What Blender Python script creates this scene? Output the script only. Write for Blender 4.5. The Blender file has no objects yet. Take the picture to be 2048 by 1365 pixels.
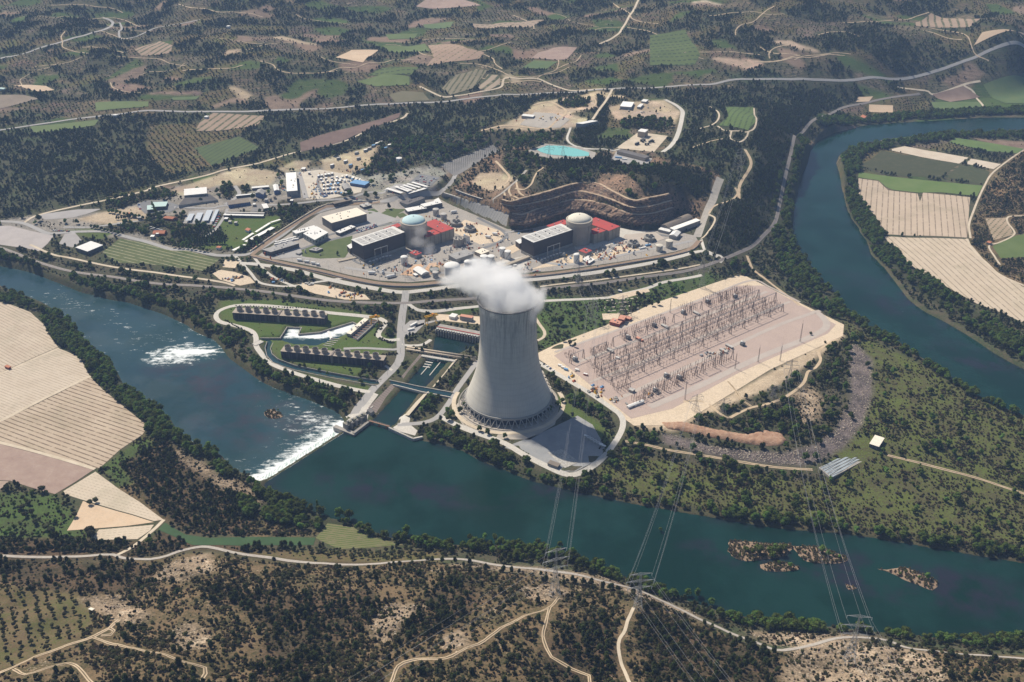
import bpy, math, random
import numpy as np
from mathutils import Vector, Matrix
from mathutils.geometry import delaunay_2d_cdt
R = math.radians
rnd = random.Random(7)
rng = np.random.default_rng(7)
sc = bpy.context.scene
col = sc.collection
# ------------------------------------------------------------------ camera, sky, sun
HAZE_D = 0.000062
CAMH, PITCH, FPX = 758.0, 29.5, 2000.0
cam_d = bpy.data.cameras.new("camera")
cam = bpy.data.objects.new("camera", cam_d); col.objects.link(cam)
cam.location = (0, 0, CAMH); cam.rotation_euler = (R(90-PITCH), 0, 0)
cam_d.sensor_width = 36; cam_d.lens = 36*FPX/2048; cam_d.clip_start = 5; cam_d.clip_end = 60000
sc.camera = cam
SUNV = Vector((-0.435, 0.475, 0.765)).normalized()
sun_el = math.asin(SUNV.z); sun_az = math.atan2(SUNV.x, SUNV.y)
w = bpy.data.worlds.new("World"); sc.world = w; w.use_nodes = True
nt = w.node_tree; bg = nt.nodes['Background']
sky = nt.nodes.new('ShaderNodeTexSky'); sky.sky_type = 'NISHITA'; sky.sun_disc = False
sky.sun_elevation = sun_el; sky.sun_rotation = sun_az; sky.altitude = 300; sky.air_density = 1.0; sky.dust_density = 1.0
nt.links.new(sky.outputs[0], bg.inputs[0]); bg.inputs[1].default_value = 0.068
sd = bpy.data.lights.new("sun", 'SUN'); sd.energy = 5.0; sd.angle = R(0.5); sd.color = (1.0, 0.91, 0.77)
sun = bpy.data.objects.new("sun", sd); col.objects.link(sun); sun.location = (-400, 600, 900)
sun.rotation_euler = (-SUNV).to_track_quat('-Z', 'Y').to_euler()
sc.view_settings.view_transform = 'Standard'; sc.view_settings.look = 'None'
sc.view_settings.exposure = 0.17; sc.view_settings.gamma = 1.0
sc.cycles.volume_bounces = 20; sc.cycles.max_bounces = 22; sc.cycles.diffuse_bounces = 2; sc.cycles.glossy_bounces = 2
sc.cycles.transparent_max_bounces = 6; sc.cycles.volume_step_rate = 1.0; sc.cycles.volume_max_steps = 256
sc.cycles.use_denoising = True
sc.cycles.sample_clamp_indirect = 10.0
# ------------------------------------------------------------------ pixel -> world
cp, sp_ = math.cos(R(PITCH)), math.sin(R(PITCH))
def Pz(px, py, z):
    a = (px-1024)/FPX; b = -(py-682.5)/FPX
    dx, dy, dz = a, cp+b*sp_, -sp_+b*cp
    t = (z-CAMH)/dz
    return dx*t, dy*t
def PV(px, py, z):
    x, y = Pz(px, py, z); return Vector((x, y, z))
def depth(x, y, z): return y*cp-(z-CAMH)*sp_
def pix(x, y, z):
    d = y*cp-(z-CAMH)*sp_
    return 1024+FPX*x/d, 682.5-FPX*(y*sp_+(z-CAMH)*cp)/d
# ------------------------------------------------------------------ grid
x0g, x1g = -2520.0, 2520.0
GX = np.arange(x0g, x1g+1, 3.5)
ys = [440.0]; st = 2.8
while ys[-1] < 5200:
    ys.append(ys[-1]+st); st = 2.8+6.0*max(0, (ys[-1]-700))/3600
GY = np.array(ys)
NX, NY = len(GX), len(GY)
MX, MY = np.meshgrid(GX, GY)
def inpoly(X, Y, poly):
    m = np.zeros(X.shape, bool); n = len(poly)
    for i in range(n):
        ax, ay = poly[i]; bx, by = poly[(i+1) % n]
        if ay == by: continue
        c = (ay > Y) != (by > Y)
        m ^= c & (X < (bx-ax)*(Y-ay)/(by-ay)+ax)
    return m
def bbox_ix(minx, maxx, miny, maxy):
    i0 = max(0, np.searchsorted(GX, minx)-1); i1 = min(NX, np.searchsorted(GX, maxx)+1)
    j0 = max(0, np.searchsorted(GY, miny)-1); j1 = min(NY, np.searchsorted(GY, maxy)+1)
    return i0, i1, j0, j1
def polymask(poly):
    m = np.zeros((NY, NX), bool)
    xs = [p[0] for p in poly]; yy = [p[1] for p in poly]
    i0, i1, j0, j1 = bbox_ix(min(xs), max(xs), min(yy), max(yy))
    if i1 > i0 and j1 > j0: m[j0:j1, i0:i1] = inpoly(MX[j0:j1, i0:i1], MY[j0:j1, i0:i1], poly)
    return m
def linemask(pts, width, m=None):
    if m is None: m = np.zeros((NY, NX), bool)
    h = width/2
    for (ax, ay), (bx, by) in zip(pts[:-1], pts[1:]):
        i0, i1, j0, j1 = bbox_ix(min(ax, bx)-h, max(ax, bx)+h, min(ay, by)-h, max(ay, by)+h)
        if i1 <= i0 or j1 <= j0: continue
        X = MX[j0:j1, i0:i1]; Y = MY[j0:j1, i0:i1]
        dx, dy = bx-ax, by-ay; L = dx*dx+dy*dy+1e-9
        t = np.clip(((X-ax)*dx+(Y-ay)*dy)/L, 0, 1)
        m[j0:j1, i0:i1] |= (X-ax-t*dx)**2+(Y-ay-t*dy)**2 < h*h
    return m
def blur(a, r, it=2):
    a = a.astype(np.float64)
    for _ in range(it):
        for ax in (0, 1):
            p = [(0, 0), (0, 0)]; p[ax] = (r+1, r)
            c = np.cumsum(np.pad(a, p, mode='edge'), axis=ax)
            a = (c[2*r+1:]-c[:-2*r-1])/(2*r+1) if ax == 0 else (c[:, 2*r+1:]-c[:, :-2*r-1])/(2*r+1)
    return a
def vnoise(X, Y, s, seed):
    g = np.random.default_rng(seed).random((256, 256))
    u = X/s+1000.5; v = Y/s+1000.5
    iu = np.floor(u).astype(int); iv = np.floor(v).astype(int); fu = u-iu; fv = v-iv
    fu = fu*fu*(3-2*fu); fv = fv*fv*(3-2*fv)
    a = g[iv % 256, iu % 256]; b = g[iv % 256, (iu+1) % 256]; c = g[(iv+1) % 256, iu % 256]; d = g[(iv+1) % 256, (iu+1) % 256]
    return (a*(1-fu)+b*fu)*(1-fv)+(c*(1-fu)+d*fu)*fv-0.5
def fbm(X, Y, s, seed, o=4):
    r = 0; a = 1
    for k in range(o): r = r+a*vnoise(X, Y, s/2**k, seed+k); a *= 0.5
    return r
# ------------------------------------------------------------------ relief: (pixel, pixel, height) control points
ZP, ZD = -4.0, -8.0      # pool and downstream water levels
CTRL = [(1100,900,0),(1400,900,0),(1700,950,0),(1950,900,0),(1500,700,1),(1600,620,1),(1300,780,1),(700,700,0),(560,640,0),(620,740,0),(470,620,0),(1240,660,1),
 (1020,800,0),(900,760,0),(850,660,0),(100,700,-2),(150,850,-2),(-40,700,-2),(60,900,-1),(50,980,1),(250,1050,1),(30,1050,4),(330,950,0),(480,1000,0),(600,1060,0),
 (100,1114,10),(300,1119,12),(450,1100,13),(620,1123,15),(760,1120,12),(900,1112,9),(1000,1135,14),(1150,1150,18),(1110,1196,44),(1276,1219,40),(1400,1238,20),(1540,1298,22),(1697,1325,36),(1700,1278,18),(1900,1305,20),(2048,1320,22),
 (700,1085,1),(850,1095,1),(1000,1098,1),(1200,1140,2),(1350,1205,1),(1500,1250,1),(1700,1266,1),(1900,1288,1),(2048,1290,1),
 (0,1365,78),(300,1365,88),(600,1365,98),(900,1365,90),(1200,1365,84),(1500,1365,62),(1800,1365,60),(2048,1365,52),(-100,1250,60),
 (300,1220,48),(100,1250,50),(500,1180,38),(700,1250,72),(850,1180,50),(1000,1250,62),(950,1150,30),(180,1170,32),(400,1150,28),(560,1260,70),(1180,1280,60),(1380,1310,48),
 (500,520,13),(560,510,14),(800,540,14),(1100,530,14),(1350,500,15),(700,430,16),(900,480,14),(620,470,15),(1240,500,14),(800,575,12),(960,562,12),(600,545,11),(1200,545,11),(430,530,9),
 (700,605,4),(500,580,4),(300,560,3),(150,530,3),(1000,600,3),(1200,575,4),(1380,545,5),(0,490,5),(250,520,6),
 (400,450,14),(200,480,9),(50,460,9),(430,390,21),(300,420,16),(600,370,24),(650,340,30),(700,300,42),(560,430,17),(760,385,22),(820,360,28),(900,350,34),(960,310,42),(1010,295,48),(50,445,10),
 (205,400,18),(410,352,24),(600,304,34),(740,255,44),
 (1130,300,76),(1075,300,76),(1180,310,75),(1000,350,50),(990,380,40),(940,380,30),(1284,285,72),(1335,272,72),(1240,296,74),(1280,330,72),(1350,340,66),(1400,370,50),(1200,340,72),(1100,350,68),(1240,380,66),(1340,380,60),
 (1438,355,44),(1424,404,32),(1404,443,22),(1390,474,15),(1364,236,72),(1320,210,74),(1250,210,78),(1150,230,70),(1070,230,62),(1000,250,55),(1190,260,70),(1100,200,70),
 (1480,420,40),(1460,480,22),(1500,470,16),(1520,430,26),(1540,380,28),(1500,330,62),(1540,300,50),(1480,240,80),(1560,250,60),(1600,230,40),(1640,215,20),(1440,300,70),(1420,340,60),(1560,400,6),(1500,500,5),(1590,280,6),
 (1620,190,40),(1700,175,40),(1760,160,50),(1500,160,75),(1300,178,74),(1100,187,66),(900,203,52),(700,214,46),(480,224,40),(240,229,34),(0,258,28),
 (200,300,24),(300,330,24),(100,350,18),(100,420,14),(500,300,32),(400,290,26),(600,260,40),
 (100,180,40),(300,150,60),(500,150,72),(700,150,70),(860,150,75),(1000,150,78),(1250,140,90),(1450,120,105),(1650,120,95),(1850,120,75),(2048,100,90),(2048,138,40),
 (0,110,55),(228,47,80),(100,60,100),(450,90,100),(700,90,85),(950,90,95),(1150,90,100),(1350,60,130),(1600,50,135),(1850,40,120),(2048,20,140),
 (0,0,110),(250,0,120),(500,0,140),(750,0,120),(1000,0,130),(1250,0,140),(1500,0,170),(1800,0,160),(2048,-10,160),(-120,50,90),(2180,50,130),(-150,200,30),(-150,400,12),
 (-100,-60,160),(600,-60,190),(1300,-60,210),(2100,-60,200),
 (1850,190,4),(1960,190,3),(2048,180,4),(1740,218,2),(1900,250,-1),
 (1760,330,-1),(1900,330,0),(2048,300,0),(1850,430,0),(2000,450,2),(1950,560,0),(2048,560,3),(2048,400,3),(1800,520,0),(2048,640,0),
 (2180,500,4),(2180,900,0),(2180,1300,20),(2520,500,6),(2520,1060,0),(2520,1350,30),(2520,300,4),(-480,900,4),(-480,650,0),(-480,430,8),(-480,1300,60),(-120,900,0),(-120,1100,12),(-100,600,-2),(-120,480,6)]
# rock cut and revetment contours (left to right) with their heights
CUT = [(14, [(1018,457),(1040,457),(1059,456),(1098,443),(1135,432),(1183,432),(1240,453),(1291,457),(1319,456)]),
 (27, [(1021,446),(1040,448),(1059,447),(1098,433),(1141,422),(1183,423),(1240,440),(1282,446),(1325,440)]),
 (41, [(1024,428),(1040,430),(1053,428),(1084,416),(1141,401),(1169,401),(1212,409),(1262,428),(1302,428),(1347,416)]),
 (52.5, [(1000,408),(1020,413),(1041,412),(1098,400),(1149,384),(1172,385),(1217,398),(1262,415),(1302,413),(1345,402)]),
 (64, [(1003,400),(1022,404),(1047,397),(1098,383),(1150,368),(1190,366),(1226,384),(1265,401),(1296,397),(1340,388)])]
REV = [(14, [(881,395),(911,411),(955,430),(1014,455)]), (29, [(886,386),(923,397),(963,409),(1024,428)])]
REV2 = [(29.5, [(906,388),(930,397),(963,407)]), (39, [(912,379),(935,388),(966,398)])]
for z, pl in CUT:
    for k in range(0, len(pl)): CTRL.append((pl[k][0], pl[k][1], z-2.5))
for a, b, c in [(1003,392,62),(1022,396,63),(1047,388,65),(1098,373,66),(1150,358,67),(1190,356,67),(1226,372,67),(1265,390,66),(1296,386,66),(1345,378,62),(1100,355,68),(1150,345,70),(1200,340,71),(1010,440,20),(1360,405,42),(1300,440,17)]: CTRL.append((a, b, c))
for z, pl in REV+REV2[1:]:
    for p in pl: CTRL.append((p[0], p[1], z-2.5))
cx = np.array([Pz(a, b, c)+(c,) for a, b, c in CTRL])
def tps(c, lam=0.02):
    xy = c[:, :2]/1000; n = len(c)
    d2 = ((xy[:, None]-xy[None])**2).sum(-1)
    K = 0.5*d2*np.log(d2+1e-12)+lam*0.02*np.eye(n)
    Pm = np.hstack([np.ones((n, 1)), xy])
    A = np.zeros((n+3, n+3)); A[:n, :n] = K; A[:n, n:] = Pm; A[n:, :n] = Pm.T
    s = np.linalg.solve(A, np.concatenate([c[:, 2], np.zeros(3)]))
    def f(X, Y):
        X = X/1000; Y = Y/1000; r = s[n]+s[n+1]*X+s[n+2]*Y
        for i in range(n):
            d2 = (X-xy[i, 0])**2+(Y-xy[i, 1])**2
            r = r+s[i]*0.5*d2*np.log(d2+1e-12)
        return r
    return f
ftps = tps(cx)
cgx = np.arange(x0g-20, x1g+30, 18.0); cgy = np.arange(420, 5240, 18.0)
CZ = ftps(*np.meshgrid(cgx, cgy))
def bil(Z, gx, gy, X, Y):
    i = np.clip(np.searchsorted(gx, X)-1, 0, len(gx)-2); j = np.clip(np.searchsorted(gy, Y)-1, 0, len(gy)-2)
    fx = np.clip((X-gx[i])/(gx[i+1]-gx[i]), 0, 1); fy = np.clip((Y-gy[j])/(gy[j+1]-gy[j]), 0, 1)
    return (Z[j, i]*(1-fx)+Z[j, i+1]*fx)*(1-fy)+(Z[j+1, i]*(1-fx)+Z[j+1, i+1]*fx)*fy
HZ = blur(bil(CZ, cgx, cgy, MX, MY), 3, 2)
HZ = np.clip(HZ, -3, 320)
# relief noise grows on the hills, vanishes on the flats
rough = np.clip((HZ-24)/30, 0, 1)
near = np.clip((1050-MY)/150, 0, 1)*np.clip((HZ-8)/25, 0, 1)
HZ += rough*fbm(MX, MY, 260, 11, 4)*(16+0*HZ)+near*fbm(MX, MY, 90, 31, 4)*13
far = np.clip((MY-2300)/600, 0, 1)*np.clip((HZ-10)/20, 0, 1)
HZ += far*fbm(MX, MY, 420, 51, 4)*34
HZ += 0.5*fbm(MX, MY, 40, 71, 3)+near*(fbm(MX, MY, 30, 77, 3)*4-np.abs(fbm(MX, MY, 150, 83, 3))*16+3)
for zt, pl in (CUT[-1], REV[1], REV2[1]):
    for wd_ in (70, 50, 36, 24, 12):
        mk_ = linemask([Pz(a, b, zt) for a, b in pl], wd_); HZ[mk_] = np.maximum(HZ[mk_], zt-wd_*.06)
# water outlines
RIV_D = [(-470,455),(-140,510),(-60,520),(0,530),(63,543),(127,568),(163,583),(223,598),(254,603),(305,619),(330,628),(376,649),(396,664),(432,680),(450,700),(461,715),(492,740),(518,758),(547,773),(580,785),(615,797),(646,810),(676,822),(690,836),(694,862),
 (522,972),(501,958),(460,942),(439,912),(405,900),(378,885),(347,858),(337,838),(313,820),(282,797),(244,772),(234,748),(220,727),(200,710),(188,706),(173,690),(157,665),(137,645),(114,628),(85,610),(61,600),(25,587),(0,577),(-80,554),(-140,545),(-470,500)]
RIV_P = [(520,972),(694,862),(700,862),(735,846),(775,850),(783,862),(835,880),(860,885),(880,889),(923,902),(966,925),(987,932),(1022,945),(1052,960),(1095,970),(1170,988),(1250,1005),(1350,1023),(1437,1038),(1514,1051),(1602,1062),(1690,1068),(1777,1081),(1861,1096),(1929,1107),(2048,1127),(2180,1142),(2520,1190),
 (2520,1262),(2048,1268),(1912,1279),(1861,1275),(1759,1266),(1677,1256),(1623,1250),(1589,1240),(1466,1232),(1435,1222),(1366,1200),(1336,1190),(1298,1172),(1233,1154),(1178,1128),(1127,1108),(1042,1096),(960,1094),(891,1094),(839,1082),(792,1080),(755,1066),(706,1048),(660,1036),(603,1012),(576,998)]
RIV_R = [(2520,218),(2048,236),(1957,236),(1848,243),(1738,250),(1665,265),(1636,280),(1618,301),(1610,329),(1599,351),(1594,373),(1589,400),(1584,447),(1579,470),(1594,492),(1609,514),(1622,534),(1639,557),(1659,577),(1680,599),(1694,624),(1739,657),(1774,677),(1807,696),(1849,726),(1899,759),(1924,779),(1973,808),(2008,823),(2048,838),(2180,885),(2520,1010),
 (2520,930),(2180,800),(2048,737),(2023,725),(1986,703),(1949,678),(1899,648),(1849,623),(1817,598),(1792,567),(1781,550),(1762,528),(1743,510),(1734,485),(1717,458),(1696,425),(1688,392),(1683,350),(1676,327),(1680,312),(1694,300),(1738,286),(1775,279),(1848,270),(1921,267),(2048,260),(2520,246)]
CANAL = [(735,850),(757,829),(800,781),(814,766),(852,721),(866,706),(866,692),(872,671),(958,688),(912,713),(897,725),(856,774),(841,786),(806,830),(785,856)]
CHURN = [(520,676),(560,676),(572,654),(602,655),(597,668),(640,664),(662,657),(705,644),(716,650),(693,671),(672,680),(645,689),(635,693),(584,690),(560,682),(522,684)]
NARROW = [(540,684),(534,696),(538,710),(549,722),(584,735),(620,742),(666,751),(710,759),(756,766)]
wp = lambda pl, z: [Pz(a, b, z) for a, b in pl]
mD = polymask(wp(RIV_D, ZD)); mP = polymask(wp(RIV_P, ZP)); mR = polymask(wp(RIV_R, ZP)); mC = polymask(wp(CANAL, ZP))
mCh = polymask(wp(CHURN, -2.5)); mN = linemask(wp(NARROW, -2.5), 11)
def setflat(pl, z, r=3, world=False):
    global HZ
    m = polymask(pl if world else wp(pl, z)); wgt = np.clip(blur(m, r, 2)*2, 0, 1); HZ = HZ*(1-wgt)+z*wgt
PADS = [([(1060,712),(1110,695),(1475,548),(1500,556),(1690,652),(1680,672),(1345,852),(1262,850)], 1.0),
 ([(500,516),(640,425),(700,408),(790,398),(870,385),(900,410),(955,432),(1015,457),(1060,458),(1100,446),(1135,434),(1183,434),(1240,456),(1300,460),(1316,458),(1318,449),(1350,427),(1372,424),(1392,431),(1398,445),(1394,470),(1400,486),(1385,500),(1350,509),(1240,530),(1100,549),(1010,556),(950,561),(880,567),(820,572),(760,569),(700,558),(640,543),(560,527)], 14.0),
 ([(905,815),(930,850),(1000,880),(1060,912),(1130,946),(1180,930),(1225,885),(1240,845),(1180,795),(1080,740),(960,740),(925,780)], 0.0),
 ([(440,620),(480,613),(560,617),(660,629),(765,642),(785,700),(770,745),(700,775),(620,752),(545,725),(515,690),(505,662),(440,640)], 0.0),
 ([(820,640),(870,626),(960,640),(962,668),(870,655),(850,672),(815,690)], 0.0),
 ([(1225,300),(1276,262),(1342,272),(1310,308),(1300,330),(1225,322)], 72.0),
 ([(1060,302),(1090,288),(1160,294),(1190,306),(1185,318),(1100,317),(1070,309)], 76.0),
 ([(560,395),(562,345),(600,335),(700,345),(740,362),(720,392),(640,398)], 24.0),
 ([(350,412),(362,378),(420,370),(440,398),(420,412)], 20.0),
 ([(870,335),(985,288),(1015,296),(905,356),(862,374),(800,390),(765,380),(840,345)], 33.0)]
for pl, z in PADS: setflat(pl, z)
for m, z, r, dep in ((mD, ZD, 2, 4), (mP, ZP, 2, 4), (mR, ZP, 2, 4), (mC, ZP, 1, 4), (mCh, -2.5, 1, 3), (mN, -2.5, 1, 3)):
    wgt = np.clip((blur(m, r, 1)-0.45)*3, 0, 1); HZ = np.where(m & (HZ < z+1.2), z+1.2, HZ); HZ = HZ*(1-wgt)+(z-dep)*wgt
for LS in (CUT, REV, REV2):
    for (z0, l0), (z1, l1) in zip(LS[:-1], LS[1:]):
        mk_ = polymask(wp(l0, z0)+wp(l1[::-1], z1)); HZ[mk_] = np.minimum(HZ[mk_], z0-1.2)
def Z(x, y): return float(bil(HZ, GX, GY, np.float64(x), np.float64(y)))
def ZA(X, Y): return bil(HZ, GX, GY, np.asarray(X, float), np.asarray(Y, float))
def ground(px, py, dz=0.0):
    z = 10.0
    for k in range(24):
        x, y = Pz(px, py, z+dz); z = z*0.45+Z(x, y)*0.55
    x, y = Pz(px, py, z+dz)
    return x, y, z
def G(px, py): x, y, z = ground(px, py); return Vector((x, y, z))
def gline(pl): return [ground(a, b)[:2] for a, b in pl]
# ------------------------------------------------------------------ materials
MATS = {}
def nd(nt, t, **kw):
    n = nt.nodes.new(t)
    for k, v in kw.items(): setattr(n, k, v)
    return n
def mixrgb(nt, fac, a, b, mode='MIX'):
    n = nt.nodes.new('ShaderNodeMix'); n.data_type = 'RGBA'; n.blend_type = mode
    for s, v in ((0, fac), (6, a), (7, b)):
        if isinstance(v, (int, float)): n.inputs[s].default_value = v
        elif isinstance(v, tuple): n.inputs[s].default_value = v if len(v) == 4 else v+(1,)
        else: nt.links.new(v, n.inputs[s])
    return n.outputs[2]
def mth(nt, op, a, b=0.0, c=None, clamp=False):
    n = nt.nodes.new('ShaderNodeMath'); n.operation = op; n.use_clamp = clamp
    for s, v in ((0, a), (1, b), (2, c)):
        if v is None: continue
        if isinstance(v, (int, float)): n.inputs[s].default_value = v
        else: nt.links.new(v, n.inputs[s])
    return n.outputs[0]
def newmat(name):
    m = bpy.data.materials.new(name); m.use_nodes = True; nt = m.node_tree
    p = nt.nodes['Principled BSDF']; p.inputs['Roughness'].default_value = 0.85
    p.inputs['Specular IOR Level'].default_value = 0.25
    return m, nt, p
def noise(nt, scale, detail=4, rough=0.6, vec=None, W=None):
    n = nd(nt, 'ShaderNodeTexNoise'); n.inputs['Scale'].default_value = scale; n.inputs['Detail'].default_value = detail
    n.inputs['Roughness'].default_value = rough
    if vec is None: vec = nd(nt, 'ShaderNodeNewGeometry').outputs['Position']
    nt.links.new(vec, n.inputs['Vector']); return n.outputs[0]
def ramp(nt, f, lo, hi):
    n = nd(nt, 'ShaderNodeMapRange'); n.inputs[1].default_value = lo; n.inputs[2].default_value = hi
    nt.links.new(f, n.inputs[0]); return n.outputs[0]
def M(name, c1, c2=None, scale=0.15, rough=0.85, lo=0.35, hi=0.65, metal=0, rand=0, bump=0, fine=0.0, spec=0.25):
    if name in MATS: return MATS[name]
    m, nt, p = newmat(name); c = c1+(1,)
    out = None
    if c2 is not None: out = mixrgb(nt, ramp(nt, noise(nt, scale, 6, 0.65), lo, hi), c1, c2)
    if rand:
        oi = nd(nt, 'ShaderNodeObjectInfo'); hv = nd(nt, 'ShaderNodeHueSaturation')
        nt.links.new(mth(nt, 'MULTIPLY_ADD', oi.outputs['Random'], 2*rand, 1-rand), hv.inputs['Value'])
        nt.links.new(mth(nt, 'MULTIPLY_ADD', oi.outputs['Random'], 0.06, 0.47), hv.inputs['Hue'])
        if out is None: hv.inputs['Color'].default_value = c
        else: nt.links.new(out, hv.inputs['Color'])
        out = hv.outputs[0]
    if fine:
        f = ramp(nt, noise(nt, fine, 3, 0.7), 0.3, 0.7)
        out = mixrgb(nt, f, out if out is not None else c, tuple(min(1, x*1.25) for x in c1)); 
    if out is None: p.inputs['Base Color'].default_value = c
    else: nt.links.new(out, p.inputs['Base Color'])
    p.inputs['Roughness'].default_value = rough; p.inputs['Metallic'].default_value = metal; p.inputs['Specular IOR Level'].default_value = spec
    if bump:
        b = nd(nt, 'ShaderNodeBump'); b.inputs['Strength'].default_value = 0.8; b.inputs['Distance'].default_value = bump
        nt.links.new(noise(nt, scale*4, 5, 0.7), b.inputs['Height']); nt.links.new(b.outputs[0], p.inputs['Normal'])
    MATS[name] = m; return m
def rows_mat(name, soil, soil2, line, ang, spacing, width, dash=0, soft=0.25, scale=0.03):
    m, nt, p = newmat(name)
    pos = nd(nt, 'ShaderNodeNewGeometry').outputs['Position']
    s = nd(nt, 'ShaderNodeSeparateXYZ'); nt.links.new(pos, s.inputs[0])
    u = mth(nt, 'ADD', mth(nt, 'MULTIPLY', s.outputs[0], math.cos(ang)), mth(nt, 'MULTIPLY', s.outputs[1], math.sin(ang)))
    v = mth(nt, 'ADD', mth(nt, 'MULTIPLY', s.outputs[0], -math.sin(ang)), mth(nt, 'MULTIPLY', s.outputs[1], math.cos(ang)))
    v = mth(nt, 'ADD', v, mth(nt, 'MULTIPLY', noise(nt, 0.02, 2), 1.2))
    f = mth(nt, 'ABSOLUTE', mth(nt, 'SUBTRACT', mth(nt, 'FRACT', mth(nt, 'DIVIDE', v, spacing)), 0.5))
    fr = mth(nt, 'DIVIDE', mth(nt, 'SUBTRACT', width/spacing/2, f), soft*width/spacing, clamp=True)
    br = ramp(nt, noise(nt, 0.09, 4, 0.7), 0.34, 0.5)
    fr = mth(nt, 'MULTIPLY', fr, br)
    if dash:
        g = mth(nt, 'ABSOLUTE', mth(nt, 'SUBTRACT', mth(nt, 'FRACT', mth(nt, 'DIVIDE', u, dash)), 0.5))
        fr = mth(nt, 'MULTIPLY', fr, mth(nt, 'MULTIPLY', mth(nt, 'SUBTRACT', 0.36, g), 8.0, clamp=True))
    c = mixrgb(nt, ramp(nt, noise(nt, scale, 6, 0.7), 0.35, 0.65), soil, soil2)
    c = mixrgb(nt, ramp(nt, noise(nt, 0.5, 3, 0.7), 0.25, 0.8), c, tuple(x*0.82 for x in soil)); c = mixrgb(nt, mth(nt, 'MULTIPLY', ramp(nt, noise(nt, 0.011, 7, 0.75), .5, .68), .55), c, (soil[0]*.55, soil[1]*.58, soil[2]*.52))
    c = mixrgb(nt, fr, c, line)
    nt.links.new(c, p.inputs['Base Color']); p.inputs['Roughness'].default_value = 0.95; MATS[name] = m; return m
# ------------------------------------------------------------------ mesh builder
def link(o, parent=None):
    col.objects.link(o)
    if parent is not None: o.parent = parent
    return o
def tag(o, label=None, cat=None, group=None, kind=None):
    if label: o['label'] = label
    if cat: o['category'] = cat
    if group: o['group'] = group
    if kind: o['kind'] = kind
    return o
def empty(name, loc, label, cat, group=None, rz=0):
    o = bpy.data.objects.new(name, None); o.location = loc; o.rotation_euler = (0, 0, rz); o.empty_display_size = 2
    col.objects.link(o); return tag(o, label, cat, group)
class MB:
    def __init__(s): s.v = []; s.f = []; s.m = []; s.sm = []
    def quad(s, a, b, c, d, m=0, smooth=False):
        n = len(s.v); s.v += [tuple(a), tuple(b), tuple(c), tuple(d)]; s.f.append((n, n+1, n+2, n+3)); s.m.append(m); s.sm.append(smooth)
    def tri(s, a, b, c, m=0):
        n = len(s.v); s.v += [tuple(a), tuple(b), tuple(c)]; s.f.append((n, n+1, n+2)); s.m.append(m); s.sm.append(False)
    def ngon(s, pts, m=0):
        n = len(s.v); s.v += [tuple(p) for p in pts]; s.f.append(tuple(range(n, n+len(pts)))); s.m.append(m); s.sm.append(False)
    def prism(s, pts, z0, z1, m=0, mtop=None, bottom=True):
        a = 0.5*sum(pts[i][0]*pts[(i+1) % len(pts)][1]-pts[(i+1) % len(pts)][0]*pts[i][1] for i in range(len(pts)))
        if a < 0: pts = pts[::-1]
        n = len(pts); b = len(s.v)
        s.v += [(p[0], p[1], z0) for p in pts]+[(p[0], p[1], z1) for p in pts]
        for i in range(n):
            j = (i+1) % n; s.f.append((b+i, b+j, b+n+j, b+n+i)); s.m.append(m); s.sm.append(False)
        s.f.append(tuple(b+n+i for i in range(n))); s.m.append(m if mtop is None else mtop); s.sm.append(False)
        if bottom: s.f.append(tuple(b+n-1-i for i in range(n))); s.m.append(m); s.sm.append(False)
    def box(s, cx, cy, z0, lx, ly, h, rz=0, m=0, mtop=None):
        c, q = math.cos(rz), math.sin(rz)
        s.prism([(cx+c*a*lx/2-q*b*ly/2, cy+q*a*lx/2+c*b*ly/2) for a, b in ((-1, -1), (1, -1), (1, 1), (-1, 1))], z0, z0+h, m, mtop)
    def lathe(s, prof, n=24, cx=0, cy=0, m=0, smooth=True, cap0=False, cap1=False, mcap=None):
        b = len(s.v)
        for r, z in prof:
            for i in range(n):
                t = 2*math.pi*i/n; s.v.append((cx+r*math.cos(t), cy+r*math.sin(t), z))
        for k in range(len(prof)-1):
            for i in range(n):
                j = (i+1) % n; s.f.append((b+k*n+i, b+k*n+j, b+(k+1)*n+j, b+(k+1)*n+i)); s.m.append(m); s.sm.append(smooth)
        mc = m if mcap is None else mcap
        if cap0: s.f.append(tuple(b+n-1-i for i in range(n))); s.m.append(mc); s.sm.append(False)
        if cap1: s.f.append(tuple(b+(len(prof)-1)*n+i for i in range(n))); s.m.append(mc); s.sm.append(False)
    def tube(s, a, b, r, n=6, m=0, r2=None, cap=True):
        a = Vector(a); b = Vector(b); d = b-a
        if d.length < 1e-6: return
        q = d.to_track_quat('Z', 'Y'); r2 = r if r2 is None else r2; k = len(s.v)
        for p, rr in ((a, r), (b, r2)):
            for i in range(n):
                t = 2*math.pi*(i+0.5)/n; s.v.append(tuple(p+q @ Vector((rr*math.cos(t), rr*math.sin(t), 0))))
        for i in range(n):
            j = (i+1) % n; s.f.append((k+i, k+j, k+n+j, k+n+i)); s.m.append(m); s.sm.append(n > 6)
        if cap:
            s.f.append(tuple(k+n-1-i for i in range(n))); s.m.append(m); s.sm.append(False)
            s.f.append(tuple(k+n+i for i in range(n))); s.m.append(m); s.sm.append(False)
    def build(s, name, mats, parent=None, org=None):
        me = bpy.data.meshes.new(name); 
        v = s.v
        if org is not None: v = [(p[0]-org[0], p[1]-org[1], p[2]-org[2]) for p in v]
        me.from_pydata(v, [], s.f); mats = mats if isinstance(mats, (list, tuple)) else [mats]
        for m in mats: me.materials.append(m)
        me.polygons.foreach_set('material_index', np.array(s.m, dtype=np.int32)); me.polygons.foreach_set('use_smooth', np.array(s.sm, dtype=bool))
        me.update()
        return link(bpy.data.objects.new(name, me), parent)
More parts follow.
